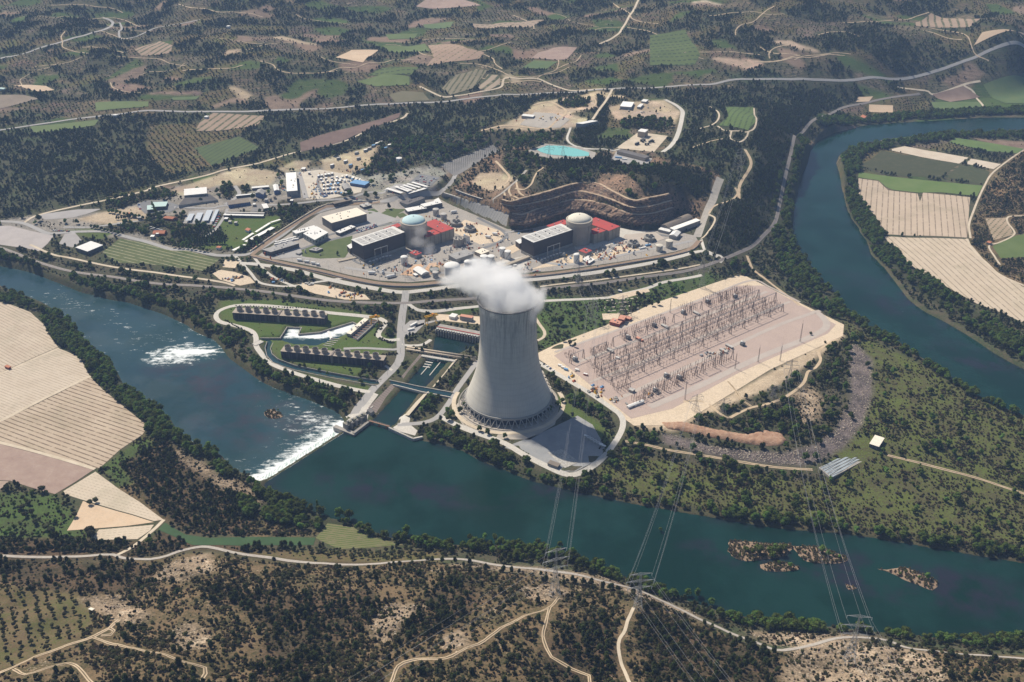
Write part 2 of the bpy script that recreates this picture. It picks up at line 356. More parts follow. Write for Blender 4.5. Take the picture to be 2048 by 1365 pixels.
def npmesh(name, V, F, mats=(), smooth=False, attrs=None):
    me = bpy.data.meshes.new(name); V = np.asarray(V, np.float32); F = np.asarray(F, np.int32); k = F.shape[1]
    me.vertices.add(len(V)); me.vertices.foreach_set('co', V.ravel())
    me.loops.add(F.size); me.loops.foreach_set('vertex_index', F.ravel())
    me.polygons.add(len(F)); me.polygons.foreach_set('loop_start', np.arange(0, F.size, k, dtype=np.int32)); me.polygons.foreach_set('loop_total', np.full(len(F), k, np.int32))
    if smooth: me.polygons.foreach_set('use_smooth', np.ones(len(F), bool))
    for m in mats: me.materials.append(m)
    for an, arr in (attrs or {}).items():
        if arr.ndim == 2:
            a = me.attributes.new(an, 'FLOAT_COLOR', 'POINT'); a.data.foreach_set('color', arr.astype(np.float32).ravel())
        else:
            a = me.attributes.new(an, 'FLOAT', 'POINT'); a.data.foreach_set('value', arr.astype(np.float32).ravel())
    me.update(calc_edges=True); return me
# ------------------------------------------------------------------ land cover
CL = {}; CN = []
def cls(name, a, b, **dens): CL[name] = (len(CN), a, b, dens); CN.append(name)
cls('bg', (.060,.074,.034), (.105,.09,.058), pine=.010, bush=.02, olive=.012)
cls('forest', (.052,.066,.030), (.08,.076,.046), pine=.016, bush=.03, olive=.011)
cls('scrub', (.185,.13,.075), (.075,.068,.033), bush=.125, olive=.0095, pine=.003)
cls('scrubdark', (.115,.078,.048), (.05,.044,.025), bush=.13, pine=.015, olive=.005)
cls('rocky', (.34,.26,.18), (.10,.078,.05), bush=.05, rock=.04, olive=.001)
cls('orch', (.105,.105,.040), (.15,.11,.062), bush=.012)
cls('penins', (.105,.128,.034), (.088,.080,.040), bush=.095, bro=.0012, broad=.0012)
cls('pgreen', (.078,.125,.034), (.068,.088,.034), bush=.05, bro=.002, olive=.002)
cls('grass', (.080,.125,.03), (.10,.125,.04), bush=.003)
cls('bankw', (.045,.055,.024), (.065,.06,.038), broad=.030, bush=.06)
cls('bank', (.055,.065,.03), (.09,.075,.045), broad=.022, bush=.10, reed=.02)
cls('reeds', (.10,.082,.05), (.055,.055,.03), reed=.13, bro=.010, broad=.014, bush=.06)
cls('bare', (.52,.42,.30), (.38,.30,.21), bush=.0015)
cls('tilled', (.20,.14,.105), (.26,.19,.14), olive=.0015)
cls('terr', (.165,.125,.09), (.07,.076,.036), bush=.004, orow=1)
cls('greenf', (.058,.095,.026), (.075,.105,.034), olive=.001)
cls('industry', (.34,.305,.26), (.20,.185,.16), bush=.010, broad=.0012, olive=.001)
cls('hillcut', (.25,.165,.11), (.10,.08,.052), bush=.08, pine=.005)
cls('cutface', (.40,.255,.17), (.13,.10,.07), bush=.02)
cls('riprap', (.19,.155,.145), (.075,.065,.062), rock=.16)
cls('slopew', (.055,.062,.032), (.10,.085,.058), bush=.13, pine=.005, bro=.002, broad=.005)
cls('pines', (.026,.030,.018), (.045,.042,.027), pine=.055)
cov = np.zeros((NY, NX), np.uint8)
sub = np.ones((NY, NX), np.float32)
def cover(c, pl, z=None):
    wpl = wp(pl, z) if z is not None else gline(pl)
    cov[polymask(wpl)] = CL[c][0]; return wpl
def coverline(c, pl, width, z=None):
    wpl = wp(pl, z) if z is not None else gline(pl)
    cov[linemask(wpl, width)] = CL[c][0]
# random small parcels over the far country
par = np.random.default_rng(5)
ns = 5200
sx = par.uniform(-2500, 2500, ns); sy = par.uniform(1500, 5200, ns)
pick = par.choice(['bg', 'forest', 'terr', 'tilled', 'greenf', 'orch', 'bare'], ns, p=[.30, .16, .26, .06, .08, .13, .01])
jj, ii = np.where(MY > 1900); jx = MX[jj, ii]+60*fbm(MX[jj, ii], MY[jj, ii], 160, 91, 3); jy = MY[jj, ii]+60*fbm(MX[jj, ii], MY[jj, ii], 160, 95, 3)
cell = 70.0; best = np.full(len(jx), 1e18); bi = np.zeros(len(jx), int)
hg = {}
for k in range(ns): hg.setdefault((int(sx[k]//cell), int(sy[k]//cell)), []).append(k)
ci = (jx//cell).astype(int); cj = (jy//cell).astype(int); key = ci*1000+cj
o_ = np.argsort(key, kind='stable'); ks, st_ = np.unique(key[o_], return_index=True); st_ = list(st_)+[len(o_)]
for q in range(len(ks)):
    sel = o_[st_[q]:st_[q+1]]; a, b = ci[sel[0]], cj[sel[0]]
    cand = [k for da in (-1, 0, 1) for db in (-1, 0, 1) for k in hg.get((a+da, b+db), [])]
    if not cand: continue
    cand = np.array(cand); d = (jx[sel, None]-sx[cand])**2+((jy[sel, None]-sy[cand])*1.35)**2
    bi[sel] = cand[d.argmin(1)]
fo = fbm(jx, jy, 500, 191, 3) > 0.38
pc = np.array([CL[p][0] for p in pick], np.uint8)[bi]; pc[fo] = CL['forest'][0]
cov[jj, ii] = pc
parcel_id = np.zeros((NY, NX), np.int32); parcel_id[jj, ii] = bi+1
# named covers, far to near (pixel outlines)
for c, pl in [
 ('forest', [(-480,255),(40,258),(230,232),(400,226),(560,225),(640,236),(600,262),(560,280),(440,335),(300,372),(130,412),(0,440),(-480,470)]),
 ('orch', [(300,250),(520,240),(530,290),(430,335),(330,350),(290,300)]),
 ('forest', [(430,290),(560,230),(760,215),(930,205),(900,250),(780,290),(700,305),(620,330),(560,320)]),
 ('forest', [(700,245),(1010,195),(1085,195),(1050,230),(1000,240),(960,265),(1050,290),(960,300),(880,335),(800,375),(720,350),(690,310)]),
 ('forest', [(640,300),(900,260),(1000,280),(870,335),(760,380),(700,350)]),
 ('slopew', [(700,330),(800,280),(980,250),(1080,262),(1130,262),(1150,290),(1060,300),(1000,292),(880,330),(790,372),(735,352)]),
 ('forest', [(1200,190),(1400,180),(1600,170),(1700,168),(1720,200),(1640,225),(1590,290),(1565,400),(1530,470),(1440,530),(1400,500),(1400,470),(1435,400),(1400,350),(1330,330),(1330,300),(1365,240),(1330,200)]),
 ('pines', [(1500,235),(1560,215),(1640,220),(1585,300),(1560,400),(1530,465),(1450,525),(1412,500),(1405,470),(1440,405),(1500,400),(1520,320)]),
 ('hillcut', [(900,395),(930,350),(1000,300),(1060,300),(1100,320),(1240,305),(1340,320),(1440,350),(1420,400),(1390,455),(1340,425),(1300,440),(1200,400),(1100,440),(1020,450),(960,405)]),
 ('slopew', [(1010,300),(1060,305),(1150,330),(1240,325),(1340,330),(1430,350),(1420,400),(1340,405),(1270,400),(1180,370),(1090,395),(1050,380),(1000,340)]),
 ('pines', [(1290,345),(1340,325),(1400,340),(1425,372),(1400,400),(1345,402),(1300,380)]),
 ('pines', [(1100,320),(1170,312),(1230,318),(1260,330),(1190,342),(1100,345)]),
 ('pines', [(1180,285),(1215,255),(1220,200),(1195,190),(1185,230),(1150,262),(1150,290),(1180,296)]),
 ('bare', [(942,365),(960,345),(1000,345),(1030,355),(1010,378),(975,382)]),
 ('cutface', [(1180,420),(1205,345),(1250,350),(1300,400),(1290,425)]),
 ('bare', [(962,262),(1010,250),(1040,232),(1075,205),(1132,195),(1190,198),(1196,215),(1140,228),(1180,240),(1150,255),(1095,262),(1010,258)]),
 ('slopew', [(1110,205),(1150,196),(1180,200),(1175,214),(1120,218)]),
 ('bare', [(1215,215),(1260,205),(1330,200),(1362,225),(1345,255),(1230,240)]),
 ('slopew', [(1240,240),(1330,236),(1350,250),(1330,262),(1240,256)]),
 ('slopew', [(700,330),(740,365),(700,372)]),
 ('forest', [(-480,455),(-480,500),(0,500),(0,455)]),
 ('industry', [(215,425),(300,400),(350,372),(560,352),(575,335),(700,325),(770,350),(860,330),(900,340),(860,400),(700,420),(640,425),(560,480),(480,510),(340,500),(240,475),(60,470),(0,460),(0,440),(60,432)]),
 ('slopew', [(215,402),(300,384),(352,376),(352,392),(280,405),(215,420)]), ('slopew', [(555,402),(640,402),(700,392),(722,384),(704,404),(640,417),(585,432),(560,442)]), ('slopew', [(195,430),(225,424),(290,432),(330,440),(300,466),(240,468),(200,452)]), ('slopew', [(640,322),(700,300),(762,290),(790,330),(740,354),(700,347),(660,338)]), ('slopew', [(60,436),(150,415),(200,405),(205,415),(120,436)]), ('grass', [(110,462),(190,458),(230,466),(200,480),(150,470)]), ('slopew', [(440,372),(500,362),(500,385),(470,392),(445,400)]),
 ('bare', [(340,380),(480,335),(560,345),(540,372),(430,372),(360,392)]),
 ('bare', [(555,338),(590,322),(622,322),(612,337),(565,344)]),
 ('bare', [(150,440),(215,422),(300,410),(290,440),(220,450)]),
 ('bare', [(640,320),(720,300),(760,290),(740,330),(700,350),(650,345)]),
 ('slopew', [(330,432),(560,420),(640,430),(560,482),(490,505),(440,505),(330,490),(280,468)]),
 ('grass', [(430,440),(560,432),(560,455),(480,498),(400,500)]),
 ('pines', [(360,465),(440,455),(455,480),(400,492),(350,480)]),
 ('slopew', [(0,498),(100,510),(350,545),(430,560),(470,540),(500,520),(640,556),(800,582),(806,640),(770,625),(560,606),(430,600),(330,590),(150,550),(0,515)]),
 ('slopew', [(820,582),(900,572),(1100,553),(1250,533),(1400,505),(1440,525),(1300,560),(1100,585),(1080,660),(960,640),(850,625),(818,610)]),
 ('pgreen', [(1075,590),(1200,600),(1330,560),(1420,545),(1450,550),(1390,590),(1280,610),(1210,650),(1110,690),(1080,700),(1070,640)]),
 ('slopew', [(1440,525),(1500,505),(1560,580),(1640,650),(1700,700),(1730,740),(1690,760),(1690,650),(1560,580),(1470,548)]),
 ('penins', [(1690,640),(1760,690),(1850,735),(1950,800),(2520,880),(2520,1100),(1900,1085),(1600,1050),(1400,1020),(1260,985),(1190,950),(1245,860),(1330,890),(1500,930),(1640,960),(1700,860),(1700,700)]),
 ('slopew', [(1350,855),(1450,800),(1580,720),(1670,668),(1700,700),(1690,830),(1640,890),(1560,900),(1440,880)]),
 ('rocky', [(1580,790),(1620,770),(1650,800),(1640,840),(1600,850)]),
 ('bare', [(1345,852),(1460,790),(1680,665),(1690,672),(1560,770),(1400,835),(1350,862)]),
 ('bare', [(1262,850),(1345,812),(1370,840),(1350,862),(1290,860)]),
 ('slopew', [(1240,870),(1320,870),(1500,935),(1640,945),(1630,965),(1400,930),(1240,905)]),
 ('riprap', [(1323,866),(1430,893),(1500,902),(1570,905),(1630,890),(1670,860),(1700,800),(1700,740),(1695,690),(1715,690),(1745,720),(1745,790),(1725,850),(1690,895),(1640,925),(1600,932),(1500,925),(1400,905),(1330,888)]),
 ('grass', [(1110,790),(1150,780),(1230,840),(1210,910),(1190,915),(1195,880),(1140,830),(1105,820)]),
 ('slopew', [(1075,700),(1110,760),(1240,850),(1230,865),(1100,780),(1070,735)]),
 ('grass', [(440,600),(560,600),(700,620),(800,640),(800,680),(700,760),(560,720),(505,670),(440,640)]),
 ('slopew', [(740,640),(800,625),(800,675),(775,672),(760,665)]),
 ('slopew', [(410,640),(440,640),(505,670),(520,710),(640,762),(720,785),(742,790),(735,830),(700,838),(650,812),(560,778),(480,735),(430,680)]),
 ('grass', [(560,740),(700,770),(750,775),(740,785),(620,757)]),
 ('slopew', [(820,828),(870,790),(930,740),(950,720),(915,790),(882,830)]),
 ('slopew', [(840,880),(870,845),(950,870),(1090,945),(1180,950),(1250,985),(1250,1005),(1100,972),(1020,945),(940,905),(880,890)]),
 ('greenf', [(900,640),(960,620),(960,612),(890,622)]),
 # left bank
 ('scrub', [(200,935),(300,860),(400,930),(530,975),(620,1010),(700,1050),(640,1070),(500,1080),(330,1045),(230,980)]),
 ('pgreen', [(200,935),(290,872),(330,900),(300,960),(235,975)]),
 ('scrubdark', [(240,930),(330,880),(420,940),(500,990),(500,1070),(380,1070),(320,1030)]),
 ('bankw', [(500,965),(560,980),(640,1010),(700,1035),(690,1062),(600,1060),(480,1030),(480,1000)]),
 ('rocky', [(330,890),(400,920),(480,965),(530,990),(520,1010),(440,980),(360,920)]),
 ('pgreen', [(0,985),(110,990),(160,1040),(190,1080),(0,1090),(-480,1080),(-480,985)]),
 ('scrubdark', [(-480,1075),(180,1075),(300,1085),(320,1060),(400,1085),(640,1105),(880,1100),(880,1130),(640,1130),(400,1100),(240,1120),(-480,1120)]),
 ('orch', [(640,1100),(880,1105),(890,1125),(640,1125),(470,1105)]),
 # foreground hills
 ('scrub', [(-480,1120),(240,1122),(400,1105),(640,1133),(880,1128),(1000,1145),(1200,1175),(1400,1245),(1540,1305),(1700,1290),(2520,1325),(2520,1420),(-480,1420)]),
 ('scrubdark', [(0,1122),(240,1125),(310,1135),(330,1170),(200,1190),(0,1165)]),
 ('scrubdark', [(400,1170),(560,1190),(750,1180),(760,1250),(650,1290),(620,1365),(500,1365),(540,1260)]),
 ('scrubdark', [(880,1160),(960,1160),(960,1210),(900,1260),(800,1290),(800,1250)]),
 ('scrubdark', [(1080,1290),(1200,1230),(1240,1280),(1240,1365),(1100,1365)]),
 ('scrubdark', [(1280,1230),(1500,1290),(1560,1310),(1560,1420),(1300,1420)]),
 ('orch', [(0,1175),(150,1185),(190,1230),(160,1280),(0,1340),(-480,1380),(-480,1175)]),
 ('rocky', [(300,1165),(330,1130),(420,1105),(430,1140),(370,1165)]),
 ('rocky', [(150,1195),(240,1190),(300,1230),(290,1250),(220,1240)]),
 ('rocky', [(340,1265),(380,1240),(425,1270),(400,1300),(360,1300)]),
 ('rocky', [(740,1240),(790,1205),(860,1210),(800,1260),(770,1290),(740,1270)]),
 ('rocky', [(880,1270),(930,1260),(940,1295),(890,1300)]),
 ('rocky', [(1040,1175),(1110,1165),(1150,1190),(1100,1205),(1050,1195)]),
 ('rocky', [(1580,1310),(1620,1275),(1760,1290),(1840,1300),(1900,1340),(1890,1420),(1600,1420),(1560,1350)]),
 ('rocky', [(1480,1255),(1600,1265),(1760,1268),(1760,1280),(1600,1290),(1540,1290)]),
 ('rocky', [(880,1128),(1000,1130),(1130,1142),(1220,1155),(1400,1230),(1400,1245),(1200,1172),(1000,1142)]),
 ('slopew', [(880,1100),(1020,1104),(1130,1112),(1230,1155),(1330,1192),(1360,1210),(1210,1150),(1000,1122),(880,1118)]),
 ('slopew', [(1440,1230),(1600,1245),(1760,1266),(1900,1282),(2520,1275),(2520,1310),(1960,1300),(1780,1275),(1600,1265),(1500,1262),(1400,1235)]),
 # right bank
 ('scrub', [(1965,560),(1935,470),(1960,400),(1975,340),(2048,300),(2520,280),(2520,560),(2048,600)]),
 ('greenf', [(1860,200),(1960,170),(2520,150),(2520,215),(1970,220)]),
 ('orch', [(1640,250),(1740,210),(1860,190),(1860,225),(1740,245)]),
 ]: cover(c, pl)
for c, pl, wd, z in [
 ('bank', [(-60,512),(0,522),(63,535),(127,560),(223,590),(305,611),(376,640),(420,665)], 26, -2),
 ('bankw', [(140,562),(200,578),(260,592),(330,615),(380,632)], 26, -2),
 ('bank', [(432,675),(470,710),(520,748),(580,778),(640,800),(690,828)], 22, -2),
 ('bankw', [(560,772),(600,785),(640,800),(680,815)], 16, -2),
 ('bankw', [(-60,590),(0,592),(40,602),(70,618),(100,645),(130,670),(160,700),(185,730),(215,752),(245,785),(285,815),(310,845),(330,862)], 44, -2),
 ('bankw', [(340,868),(390,892),(430,918),(455,945)], 26, -2),
 ('bankw', [(545,980),(620,1012),(700,1040),(750,1058)], 44, -2),
 ('bank', [(750,1066),(850,1088),(960,1100),(1060,1104),(1130,1114),(1230,1160),(1330,1196)], 22, -1),
 ('reeds', [(1250,1000),(1350,1016),(1450,1034),(1600,1054),(1750,1070),(1850,1088),(1930,1100),(2200,1136),(2500,1180)], 26, -2),
 ('bank', [(1300,1004),(1500,1040),(1700,1060),(1900,1090),(2100,1125)], 16, -2),
 ('reeds', [(870,888),(960,918),(1040,950),(1130,973),(1240,998)], 9, -2),
 ('bankw', [(890,878),(960,905),(1060,952),(1120,966)], 18, -1),
 ('bankw', [(1480,1240),(1560,1246),(1640,1256)], 24, -1),
 ('bankw', [(1780,1270),(1860,1280),(1960,1288),(2120,1276)], 22, -1),
 ('bankw', [(1606,300),(1600,340),(1584,373),(1576,400),(1566,447),(1560,470),(1575,495),(1592,520),(1606,540),(1622,560),(1640,580),(1662,605),(1680,628)], 50, -2),
 ('bankw', [(1570,520),(1590,560),(1620,590),(1650,620)], 30, -2),
 ('bankw', [(1640,262),(1700,246),(1800,236),(1950,226),(2120,220)], 46, -2),
 ('bank', [(1700,640),(1760,678),(1850,732),(1950,796),(2048,835)], 18, -2),
 ('bankw', [(1700,330),(1706,360),(1712,400),(1722,430),(1745,460),(1760,490),(1790,525),(1815,550),(1850,575),(1900,610),(1960,650),(2010,680),(2180,790),(2500,915)], 46, -2),
 ('bankw', [(1700,320),(1720,300),(1780,290),(1850,280),(1930,274),(2120,268)], 40, -2),
 ]: coverline(c, pl, wd, z)
# ------------------------------------------------------------------ sheets: roads, fields, yards
block = mD | mP | mR | mC | mCh | mN
blockf = np.zeros((NY, NX), bool)
def addblock(m):
    global block
    block |= m
def catmull(pl, step):
    P = [np.array(p, float) for p in pl]; P = [2*P[0]-P[1]]+P+[2*P[-1]-P[-2]]; out = []
    for i in range(1, len(P)-2):
        n = max(1, int(np.linalg.norm(P[i+1]-P[i])/step))
        for k in range(n):
            t = k/n
            out.append(0.5*((2*P[i])+(-P[i-1]+P[i+1])*t+(2*P[i-1]-5*P[i]+4*P[i+1]-P[i+2])*t*t+(-P[i-1]+3*P[i]-3*P[i+1]+P[i+2])*t**3))
    out.append(P[-2]); return np.array(out)
def ribbon(name, pl, width, m, dz=0.35, label=None, cat=None, world=False, off=0.0, step=6, blk=True, kind='structure', hz=0.0, closed=False, zfix=None, rag=0.0):
    W = np.array(pl if world else gline(pl)); C = catmull(W, step)
    T = np.gradient(C, axis=0); T /= np.linalg.norm(T, axis=1)[:, None]+1e-9; N = np.stack([-T[:, 1], T[:, 0]], 1)
    C = C+N*off; k = max(2, int(width/4)+1); rows = []
    wj = 1+rag*np.random.default_rng(len(C)).uniform(-1, 1, len(C))
    for a in np.linspace(-width/2, width/2, k+1): rows.append(C+N*a*wj[:, None])
    V = np.stack(rows, 1); n = len(C); kk = k+1
    zz = ZA(V[..., 0], V[..., 1])+dz+hz if zfix is None else np.full(V.shape[:2], zfix)
    V3 = np.concatenate([V, zz[..., None]], 2).reshape(-1, 3)
    F = [(i*kk+j, i*kk+j+1, (i+1)*kk+j+1, (i+1)*kk+j) for i in range(n-1) for j in range(k)]
    F = np.array(F)[:, ::-1]
    me = npmesh(name, V3, F, [m], smooth=True); o = link(bpy.data.objects.new(name, me))
    if blk: addblock(linemask([tuple(c) for c in C[::2]]+[tuple(C[-1])], width+3))
    return tag(o, label, cat, None, kind) if kind else tag(o, label, cat)
def sheet(name, pl, m, dz=0.3, step=None, world=False, z=None, kind='structure', blk=True, edge=6.0, label=None, cat=None, smoothpoly=False, crest=0.0):
    W = pl if world else (wp(pl, z) if z is not None else gline(pl))
    if smoothpoly: W = [tuple(p) for p in catmull(list(W)+[W[0]], 8)[:-1]]
    B = []
    for i in range(len(W)):
        a = np.array(W[i]); b = np.array(W[(i+1) % len(W)]); n = max(1, int(np.linalg.norm(b-a)/edge))
        for k in range(n): B.append(tuple(a+(b-a)*k/n))
    nb = len(B); xs = [p[0] for p in B]; yy = [p[1] for p in B]
    if step is None: step = 7.0
    gx, gy = np.meshgrid(np.arange(min(xs), max(xs), step), np.arange(min(yy), max(yy), step))
    gx = gx.ravel()+0.013; gy = gy.ravel()+0.017; ins = inpoly(gx, gy, B); I = list(zip(gx[ins], gy[ins]))
    r = delaunay_2d_cdt([Vector(p) for p in B]+[Vector(p) for p in I], [], [list(range(nb))], 1, 0.01)
    v2 = np.array([tuple(v) for v in r[0]]); F = [f for f in r[2] if len(f) == 3]
    if not F: return None
    zz = ZA(v2[:, 0], v2[:, 1])+dz
    if crest:
        BB = np.array(B); d = np.min(np.hypot(v2[:, 0, None]-BB[None, :, 0], v2[:, 1, None]-BB[None, :, 1]), 1)
        zz += crest*np.clip(d/5, 0, 1)**0.8*(1+0.7*vnoise(v2[:, 0], v2[:, 1], 7, 3)+.5*vnoise(v2[:, 0], v2[:, 1], 3.5, 4))
    me = npmesh(name, np.column_stack([v2, zz]), np.array(F), [m], smooth=bool(crest))
    o = link(bpy.data.objects.new(name, me))
    if blk: addblock(polymask(W))
    return tag(o, label, cat, None, kind)
asph = M('asphalt', (.30,.29,.28), (.36,.345,.33), .05, fine=.6)
asphd = M('asphalt_dark', (.17,.17,.175), (.22,.22,.22), .05)
conc = M('concrete', (.50,.47,.42), (.42,.40,.36), .08, fine=.5)
concd = M('concrete_weathered', (.30,.28,.25), (.40,.37,.33), .12)
dirt = M('dirt_track', (.56,.44,.30), (.44,.34,.23), .08)
paled = M('pale_dirt', (.62,.53,.41), (.50,.42,.31), .06)
ballast = M('ballast', (.21,.19,.18), (.28,.25,.23), .3)
brownstrip = M('brown_berm', (.30,.22,.155), (.24,.17,.12), .2)
gravel = M('pink_gravel', (.41,.32,.275), (.32,.25,.22), .035, fine=.7)
sandp = M('yard_sand', (.58,.475,.35), (.46,.37,.27), .05, fine=.5)
grassm = M('lawn', (.075,.105,.03), (.10,.125,.04), .08)
DTS = [([(812,582),(810,600),(806,621),(803,645),(801,674),(801,713),(790,735),(773,752),(748,777),(728,802),(715,818),(708,832)], 12, asph),
 ([(801,679),(785,681),(769,680),(757,673),(760,662),(771,648),(764,640),(736,634),(656,626),(553,614),(481,611),(445,619),(432,631),(440,644),(471,652),(502,662),(512,676),(512,691),(522,707),(543,728),(584,745),(625,758),(687,775),(740,785)], 8, conc),
 ([(801,698),(787,700),(728,697),(687,698)], 6, asph), ([(785,742),(765,730),(740,728),(690,718),(620,715),(575,712)], 4.5, conc),
 ([(812,605),(832,619),(854,623),(898,620),(953,614),(1000,606),(1080,603),(1204,597),(1232,592),(1295,577),(1328,565),(1404,551)], 7, conc),
 ([(803,676),(812,664),(836,652),(860,645),(880,640)], 6, asph), ([(803,690),(820,692),(845,690),(862,680)], 6, conc),
 ([(955,722),(944,738),(915,778),(898,806),(880,830),(862,842),(840,847),(816,849),(795,850)], 8, asph),
 ([(880,833),(912,850),(944,863),(1009,887),(1048,910),(1095,934),(1127,948),(1150,950),(1181,936),(1207,915),(1228,888),(1243,862),(1246,843),(1240,830),(1228,820),(1181,788),(1138,762),(1084,730),(1060,716)], 8, conc),
 ([(1066,628),(1078,648),(1089,664),(1087,675),(1071,684)], 5, paled),
 ([(480,527),(520,530),(590,541),(660,560),(740,576),(800,585),(850,581),(910,573),(960,566),(1100,556),(1250,536),(1350,516),(1390,505),(1410,503),(1422,508),(1436,514)], 9, conc),
 ([(0,443),(46,447),(91,466),(114,467),(152,464),(216,464),(241,471),(292,484),(343,499),(381,500),(432,511),(470,511),(505,506),(560,474),(620,430),(700,405),(748,405),(800,396),(850,388),(884,383),(905,362),(918,345),(976,314),(1010,297)], 9, asph),
 ([(300,408),(340,415),(420,417),(450,412),(560,410),(640,402),(700,396),(748,385),(800,388)], 6, asph),
 ([(455,418),(448,435),(430,460),(410,475)], 6, asph), ([(470,372),(478,390),(450,410)], 8, asph), ([(640,350),(636,370),(650,395)], 6, asphd), ([(597,345),(605,370),(612,397)], 10, asph),
 ([(127,455),(178,455),(229,449),(287,441)], 6, asph), ([(46,447),(76,431),(152,413),(216,400),(292,382),(308,375),(410,352),(450,340),(513,328),(581,308),(632,297),(700,279),(744,255),(802,238),(815,227)], 6, paled),
 ([(505,512),(520,530),(540,550),(575,568),(600,576)], 5, conc), ([(470,512),(500,545),(520,566),(560,573),(590,572),(640,564),(690,556)], 5, conc),
 ([(-60,140),(0,118),(68,101),(137,80),(198,63),(220,55),(226,47),(218,40),(205,36)], 9, asph),
 ([(-60,268),(0,261),(41,255),(140,240),(239,229),(308,222),(478,224),(581,220),(700,214),(791,208),(908,202),(1078,188),(1215,179),(1300,177),(1410,170),(1483,159),(1592,159),(1702,161),(1793,159),(1848,150),(1921,142),(2048,139),(2150,138)], 8, asph),
 ([(1277,0),(1263,27),(1249,51),(1232,72),(1198,89)], 7, paled), ([(839,174),(865,186),(894,195),(942,188),(985,180),(1003,174),(1010,157),(1040,158),(1078,159),(1113,174),(1150,182),(1220,179)], 6, paled),
 ([(239,46),(244,58),(238,65),(246,79),(290,66),(342,51),(400,40)], 6, asph),
 ([(1795,175),(1850,182),(1870,190),(1928,170),(1960,167)], 6, paled), ([(1928,172),(1950,190),(1968,214)], 6, paled),
 ([(1330,200),(1350,210),(1364,222),(1364,236),(1356,268),(1342,292),(1325,305)], 10, conc),
 ([(1141,256),(1136,270),(1135,281),(1146,291),(1183,299),(1215,300),(1240,299)], 5, conc), ([(1225,178),(1210,205),(1195,225),(1185,240)], 6, paled),
 ([(962,262),(1000,253),(1030,253),(1059,256),(1093,258),(1110,245),(1132,224),(1110,208),(1095,205),(1067,211)], 6, dirt), ([(1132,223),(1155,221),(1183,217),(1192,205),(1183,194),(1165,192)], 4, dirt),
 ([(1441,357),(1432,380),(1424,404),(1407,440),(1394,475)], 15, concd),
 ([(991,323),(1000,332),(1008,341),(1019,355),(1010,370)], 4, dirt), ([(1053,341),(1038,358),(1022,372),(1003,388),(985,402)], 6, concd), ([(1087,336),(1075,345),(1068,357),(1062,370),(1048,380),(1030,378)], 3.5, dirt),
 ([(1022,372),(1018,384),(1030,394),(1040,402)], 3.5, dirt), ([(1032,364),(1036,380),(1048,392)], 3.5, dirt), ([(1008,385),(1012,395),(1028,402)], 3.5, dirt),
 ([(1470,376),(1475,388),(1460,402),(1430,412),(1418,428)], 4, dirt), ([(1490,300),(1502,330),(1480,370),(1478,398)], 6, dirt), ([(1418,430),(1430,440),(1412,470),(1402,478)], 3.5, paled), ([(1402,480),(1412,505),(1440,512),(1446,520),(1440,526)], 5, conc),
 ([(1435,253),(1450,262),(1480,263),(1497,264),(1512,247),(1508,217)], 4, paled), ([(1463,262),(1461,278),(1478,285),(1492,276),(1497,264)], 4, paled), ([(1420,214),(1436,225),(1437,238),(1425,250),(1400,258)], 4, paled), ([(1385,296),(1420,284),(1450,278)], 3, dirt),
 ([(1494,512),(1506,539),(1531,559),(1561,582),(1584,599),(1600,612)], 5, dirt),
 ([(1250,883),(1295,891),(1338,901),(1426,915),(1514,930),(1570,937),(1625,940)], 4, dirt), ([(1774,911),(1833,925),(1890,940),(1948,955),(2048,988),(2150,1015)], 4, dirt), ([(1455,763),(1470,780),(1481,798),(1502,813)], 3, dirt),
 ([(1673,680),(1655,688),(1638,704),(1641,721),(1630,737),(1616,744),(1605,769),(1570,795),(1530,810),(1502,816),(1475,828),(1455,836),(1432,822),(1414,807),(1390,802),(1367,804)], 4.5, dirt),
 ([(-60,1106),(0,1112),(103,1115),(170,1113),(205,1110),(226,1110),(249,1117),(301,1119),(335,1112),(359,1103),(403,1094),(430,1097),(468,1106),(547,1117),(632,1127),(700,1130),(800,1124),(881,1119),(939,1121),(1018,1134),(1076,1139),(1144,1148),(1213,1165),(1281,1183),(1332,1206),(1387,1233),(1418,1247),(1497,1280),(1554,1301),(1590,1298),(1623,1291),(1674,1277),(1730,1276),(1776,1282),(1810,1295),(1878,1304),(1963,1311),(2048,1318),(2150,1326)], 5, M('old_road', (.36,.325,.285), (.28,.25,.22), .03, fine=.4)),
 ([(328,1040),(312,1056),(297,1069),(267,1093),(236,1110)], 4.5, paled),
 ([(-40,1362),(0,1346),(85,1309),(171,1280),(200,1267),(219,1257),(239,1240)], 4.2, dirt), ([(219,1257),(228,1262),(222,1270),(202,1272)], 3.2, dirt), ([(185,1275),(202,1281),(273,1298),(342,1315),(393,1331),(410,1336),(411,1348),(403,1362)], 3.2, dirt),
 ([(27,1339),(51,1350),(90,1338),(130,1327),(157,1336),(185,1368)], 3.2, dirt),
 ([(780,1370),(796,1333),(837,1319),(891,1317),(946,1292),(1001,1257),(1050,1232),(1083,1223),(1100,1215),(1117,1196)], 3.2, dirt), ([(1100,1215),(1092,1245),(1086,1274),(1096,1303),(1103,1315),(1144,1339),(1178,1352),(1180,1370)], 3.0, dirt),
 ([(1267,1216),(1256,1240),(1250,1261),(1237,1288),(1243,1329),(1260,1368)], 3.2, paled),
 ([(1941,477),(1938,450),(1948,420),(1958,395),(1970,370),(1982,350),(2005,330),(2048,300)], 4, paled), ([(1934,478),(1945,500),(1975,528),(2000,550),(2048,572)], 4, paled), ([(2048,432),(2018,434),(2015,445),(2029,468),(2000,485),(1978,493),(1990,515),(2000,530)], 3.5, paled)]
for pl, wd, m in DTS: ribbon('dirt_path' if m in (dirt, paled) else 'road', pl, wd, m, dz=0.35 if pl[0][1] > 350 else 0.7, rag=0.12 if m is dirt else 0.0)
